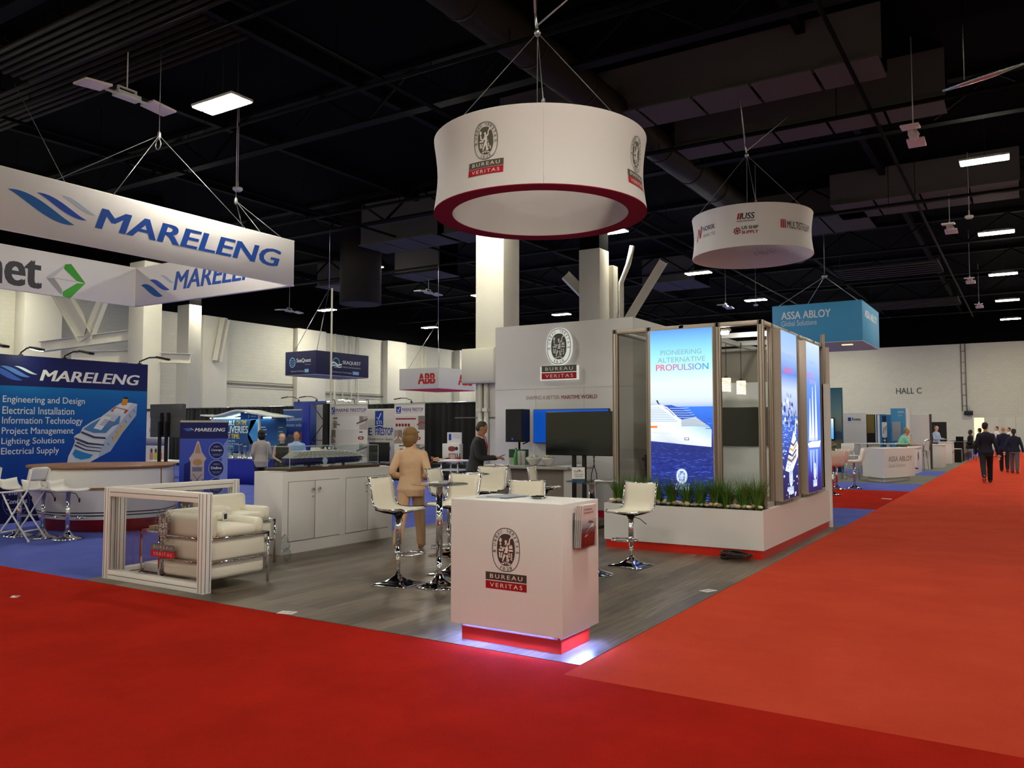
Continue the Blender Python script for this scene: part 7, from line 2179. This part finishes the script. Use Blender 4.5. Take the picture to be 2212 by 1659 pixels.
    HE((.094, 0, -.012), (.018, .013, .022), 8, 6); HE((.088, 0, .005), (.012, .009, .03), 8, 6)
    HE((.086, 0, -.055), (.01, .024, .007), 8, 6); HE((.083, 0, -.066), (.01, .02, .007), 8, 6)
    HE((.075, .0, .035), (.02, .05, .012), 10, 6)
    for sg in (1, -1): HE((-.005, sg * .078, -.005), (.02, .009, .032), 8, 6)
    o = b.build('body', mat('skin_' + skin, SKINS[skin], .5), t)
    _fuse(o, vox, 3)
    b = B()
    for sg in (1, -1): b.ell((0, 0, 0), (1, 1, 1), 8, 6, M=HM @ Matrix.Translation(Vector((.082, sg * .03, .012)) * s_) @ Matrix.Diagonal((.009 * s_, .013 * s_, .007 * s_, 1)))
    b.build('eyes', mat('eye_dark', '#221a16', .2), t)
    # hair
    if hairkind != 'none':
        b = B()
        r = random.Random(int(x * 100) + 5)
        def HR(c, rr, n=26, k=18, jag=.06):
            i0 = len(b.bm.verts)
            b.ell((0, 0, 0), (1, 1, 1), n, k)
            b.bm.verts.ensure_lookup_table()
            for v in b.bm.verts[i0:]:
                w_ = 1 + jag * math.sin(v.co.y * 17 + v.co.x * 9) * math.sin(v.co.z * 7 + v.co.x * 13) + jag * .3 * r.uniform(-1, 1)
                v.co = HM @ (Vector((c[0] + v.co.x * rr[0] * w_, c[1] + v.co.y * rr[1] * w_, c[2] + v.co.z * rr[2] * w_)) * s_)
        if hairkind == 'short':
            HR((-.022, 0, .052), (.092, .082, .082)); HR((-.05, 0, .0), (.062, .075, .075))
        elif hairkind == 'thin':
            HR((-.03, 0, .042), (.086, .079, .082), jag=.02); HR((-.052, 0, -.005), (.056, .072, .07), jag=.02)
        elif hairkind == 'bob':
            HR((-.03, 0, .045), (.108, .102, .098)); HR((-.05, 0, -.03), (.085, .108, .105)); HR((-.045, 0, -.085), (.07, .09, .07)); HR((-.0, .07, .0), (.06, .03, .09)); HR((-.0, -.07, .0), (.06, .03, .09))
        elif hairkind == 'tail':
            HR((-.024, 0, .05), (.094, .084, .085)); HR((-.05, 0, .0), (.065, .078, .08)); HR((-.125, 0, .0), (.04, .04, .05)); HR((-.135, 0, -.09), (.032, .035, .1))
        o = b.build('hair', mat('hair_' + hair.lstrip('#'), hair, .55, noise=.35, nscale=45, bump=.5, bscale=120), t)
    # clothes
    def cloth(name, b, col, sm=5, v=None):
        m = mat('cloth_' + col.lstrip('#'), col, .85, noise=.06, nscale=11, bump=.9, bscale=13)
        o = b.build(name, m, t)
        _fuse(o, v or (vox * 1.1), sm)
        return o
    g = .016 if sleeve == 'long' else .010
    b = B()
    torso(b, g, hem, .012)
    b.rings([[TS((-.01 + .07 * math.cos(2 * PI * j / 16), .075 * math.sin(2 * PI * j / 16), z_)) for j in range(16)] for z_ in (1.43, 1.475, 1.492)])
    for a0, a1, a2 in AR:
        if sleeve == 'long':
            _limb(b, [S(a0), S(a1), S(a2.lerp(a1, .04))], [.064 * s_, .056 * s_, .041 * s_])
        elif sleeve == 'short':
            _limb(b, [S(a0), S(a0.lerp(a1, .75))], [.062 * s_, .056 * s_])
    if skirt:
        kn = [l[1] for l in legs]; hp = [l[0] for l in legs]
        for h_, k_ in zip(hp, kn): _limb(b, [S(h_), S(h_.lerp(k_, .85))], [.11 * s_, .095 * s_])
    cloth('jacket' if (sleeve == 'long' and hem < .84 and shirt) else ('dress' if skirt else 'shirt'), b, top)
    if shirt:
        b = B()
        b.rings([[TS((.012 + .066 * math.cos(2 * PI * j / 16), .066 * math.sin(2 * PI * j / 16), z_)) for j in range(16)] for z_ in (1.42, 1.48, 1.508)])
        cloth('shirt_collar', b, shirt, 2)
    if not skirt:
        b = B()
        rs = []
        for (z_, w_, d_, sx) in RG[:4]:
            rs.append([TS((sx + (d_ * fat + .008) * math.cos(2 * PI * j / 24), (w_ + .008) * math.sin(2 * PI * j / 24), z_)) for j in range(24)])
        b.rings(rs)
        for hp, kn, an, fp in legs:
            _limb(b, [S(hp), S(kn), S(an + Vector((0, 0, .012)))], [.100 * s_, .078 * s_, .066 * s_])
        cloth('trousers', b, trousers, 4)
    for i, (hp, kn, an, fp) in enumerate(legs):
        b = B()
        c = S(an + Vector((0, 0, -.075 + .0)))
        M = Matrix.Translation(S(an)) @ Matrix.Rotation(fp, 4, 'Y')
        rs = []
        for q, (px_, w_, h_) in enumerate(((-.075, .02, .05), (-.06, .036, .075), (-.02, .038, .085), (.04, .040, .065), (.10, .045, .045), (.15, .042, .035), (.185, .025, .02))):
            rs.append([M @ (Vector((px_, w_ * math.cos(2 * PI * j / 12), -.075 + h_ / 2 + h_ / 2 * math.sin(2 * PI * j / 12))) * s_) for j in range(12)])
        b.rings(rs)
        b.build('shoe', mat('shoe_' + shoes.lstrip('#'), shoes, .35), t)
    return t
# woman in beige walking away
WOMAN = person('woman in a beige trouser suit walking away between the white cabinet and the tables', -6.78, 8.32, 116, 1.60, '#dab592', '#caa380', shoes='#8a5f42', hair='#8a6a3e', hip=(-24, 20), knee=(8, 6), footpitch=(30, -8),
       arms=((-.10, .10, -.27), (.12, -.02, -.32), (-.10, -.10, -.27), (.12, .02, -.32)), head=(-42, 6), hem=.80, hairkind='bob', fine=True, shirt='#dab592', fat=1.08)
# man at the bar
MAN = person('man in a dark grey suit looking down at a phone by the bar counter', -7.98, 11.50, 24, 1.70, '#3a3b3e', '#2a2b2e', hair='#4a443f', skin='tan', lean=9, arms=((.05, .06, -.27), (.29, -.05, -.27), (.04, -.06, -.27), (.30, .04, -.25)), head=(0, 26), hem=.78,
       hairkind='short', fine=True, shirt='#efe6e4', fat=1.12)
b = B()
b.tube([(-.06, .075, 1.50), (.06, .085, 1.44), (.13, .05, 1.28), (.15, 0, 1.12)], .008, 6).tube([(-.06, -.075, 1.50), (.06, -.085, 1.44), (.13, -.05, 1.28), (.15, 0, 1.12)], .008, 6)
for v in b.bm.verts:
    dz = v.co.z - .9; v.co.x += dz * math.sin(.157) + .015
b.build('lanyard', mat('red_lanyard', '#b8332f', .6), MAN)
t = thing('phone', 'dark phone held in the hands of the man in the dark suit', 'phone', (-7.98, 11.50, 0), D_R(24))
hl, hr = HANDS[MAN['label']]
hm = (hl + hr) / 2
B().box(-.075, .075, -.036, .036, -.005, .005, bev=.003, M=Matrix.Translation(hm + Vector((.0, .0, .022))) @ Matrix.Rotation(-.35, 4, 'Y')).build('phone_body', BLACK, t)
# people by the blue cloth table
person('woman with black hair and loose grey shirt, back turned near the blue cloth table', -15.85, 13.7, 140, 1.54, '#a9a094', '#141416', hair='#14100f', hem=.74, hairkind='bob', arms=((-.02, .07, -.28), (.14, .02, -.42), (-.02, -.07, -.28), (.14, -.02, -.42)))
def plain_seat(x, y, h, rz, label):
    t = thing('tall_seat', label, 'chair', (x, y, .002), rz)
    B().box(-.2, .2, -.2, .2, h - .05, h, bev=.01).build('seat', BLACK, t)
    B().box(-.22, -.19, -.2, .2, h, h + .35, bev=.01).build('backrest', BLACK, t)
    for x_ in (-.18, .18):
        for y_ in (-.18, .18): B().cyl((x_, y_, 0), (x_, y_, h - .04), .015, n=6).build('leg', BLACK, t)
SITARM = ((.02, .06, -.28), (.24, -.06, -.34), (.02, -.06, -.28), (.24, .06, -.34))
plain_seat(-15.95, 14.45, .60, D_R(-40), 'dark tall seat under the seated fair haired woman')
person('seated fair haired woman in a black sleeveless dress beside the standing grey shirt woman', -15.95, 14.45, -40, 1.62, '#141316', '#141316', hair='#a9794a', skin='fair', hip=(82, 80), knee=(82, 80), arms=SITARM, sleeve='none', hairkind='short', seat=.60, skirt=True)
plain_seat(-16.3, 15.25, .60, D_R(-50), 'dark tall seat under the seated man in light blue')
MB_ = person('seated man in a light blue polo shirt and jeans with a name badge', -16.3, 15.25, -50, 1.72, '#8fb0d8', '#5d7796', hair='#33261e', skin='tan', hip=(80, 80), knee=(80, 80), arms=SITARM, sleeve='short', seat=.60, splay=.08, fat=1.1)
B().box(.12, .128, -.05, .05, .88, 1.0).build('name_badge', MATTE, MB_)
# right aisle
person('man in a dark navy suit walking away along the red aisle', -1.08, 27.8, 96, 1.78, '#17192a', '#14151f', hair='#1d1512', hip=(-20, 14), knee=(28, 4), footpitch=(38, 0), arms=((-.05, .08, -.28), (.06, .09, -.53), (-.08, -.07, -.28), (-.02, -.12, -.54)), head=(-25, 0), hem=.78, shirt='#e8e6ea')
person('woman with a ponytail, navy jacket and grey trousers walking away down the red aisle', -.46, 34.3, 88, 1.60, '#1c2338', '#5d5c66', shoes='#2a2428', hair='#231815', hip=(16, -14), knee=(4, 24), footpitch=(0, 30), arms=((-.06, .1, -.27), (-.02, .14, -.5), (-.06, -.08, -.27), (.02, -.12, -.52)), hem=.86, hairkind='tail', fat=1.08)
person('bald man in a navy jacket walking beside the ponytail woman', -.80, 35.4, 92, 1.68, '#1a2140', '#1b1c28', hip=(10, -12), knee=(4, 20), footpitch=(0, 26), hem=.8, hairkind='none')
person('seated man in a mint shirt holding a phone to his ear behind the welcome counter', -3.62, 29.38, 20, 1.72, '#7fc4ae', '#4a4d55', hair='#8a7a68', skin='tan', lean=24, hip=(80, 78), knee=(78, 80), arms=((.16, .04, -.24), (.42, -.02, -.22), (.14, -.08, -.24), (.20, .06, -.02)), head=(-10, 18), sleeve='short', seat=.76, hairkind='thin', fat=1.1)
person('man in a pale blue shirt standing by the black panel looking at his phone', -3.72, 43.7, -30, 1.72, '#aab9d6', '#1c1d24', hair='#7a6a5c', skin='fair', arms=((.06, .05, -.26), (.3, -.03, -.26), (.06, -.05, -.26), (.3, .03, -.26)), head=(0, 20), hem=.95, hairkind='thin', fat=1.12)
plain_seat(-2.52, 47.6, .62, D_R(200), 'dark seat beside the far black laptop table')
person('person in dark clothes sitting at the far black laptop table', -2.52, 47.6, 200, 1.72, '#17161a', '#2d2a2a', hair='#171210', skin='dark', hip=(80, 76), knee=(84, 70), arms=SITARM, seat=.62)
person('person with long dark hair standing beyond the far black table', -2.35, 52.8, 200, 1.62, '#8d8078', '#2a2628', hair='#191210', hairkind='bob')
person('man in a white shirt and khaki trousers far down the aisle, left one of two', -1.55, 54.0, 210, 1.72, '#e6e1dc', '#8f8268', hair='#1d1713')
person('man in a white shirt far down the aisle, right one of two', -1.0, 56.5, 200, 1.66, '#d8d4d0', '#55524c', hair='#1a1412')
# ================================================================== pieces that belong to one part go under that part
SUB = {'screen_case': ('glass',), 'bezel': ('display', 'glass'), 'seal_letterbox': ('emblem',), 'booklet': ('cover_print',), 'board': ('lettering', 'printed_graphic'), 'cabinet': ('grille', 'badge'),
       'head': ('lens',), 'housing': ('lens',), 'panel': ('printed_graphic', 'printed_picture'), 'sheet': ('printed_graphic',), 'fabric_box': ('front_print', 'side_print', 'front_lettering', 'side_lettering'),
       'outer_fabric': ('emblem', 'logo_print', 'seams'), 'inner_fabric': ('showthrough_print',), 'shade': ('wrapping',), 'card': ('print',), 'fabric_cover': ('printed_graphic',), 'glass_cover': ('glass_edges',),
       'rear_panel': ('printed_graphic',), 'side_panel': ('side_graphic',), 'name_board': ('name_lettering',), 'screen_lid': ('logo_light',), 'post_sleeve': ('gas_lever',), 'hull': ('stripes',), 'cabin_side': ('window_opening', 'seam_strip')}
def stem_(o): return o.name.split('.')[0]
for root in [o for o in list(COL.objects) if o.parent is None]:
    kids = list(root.children)
    for p in kids:
        want = SUB.get(stem_(p))
        if not want or sum(1 for k in kids if stem_(k) == stem_(p)) != 1: continue
        for c in kids:
            if stem_(c) in want and not c.children: c.parent = p
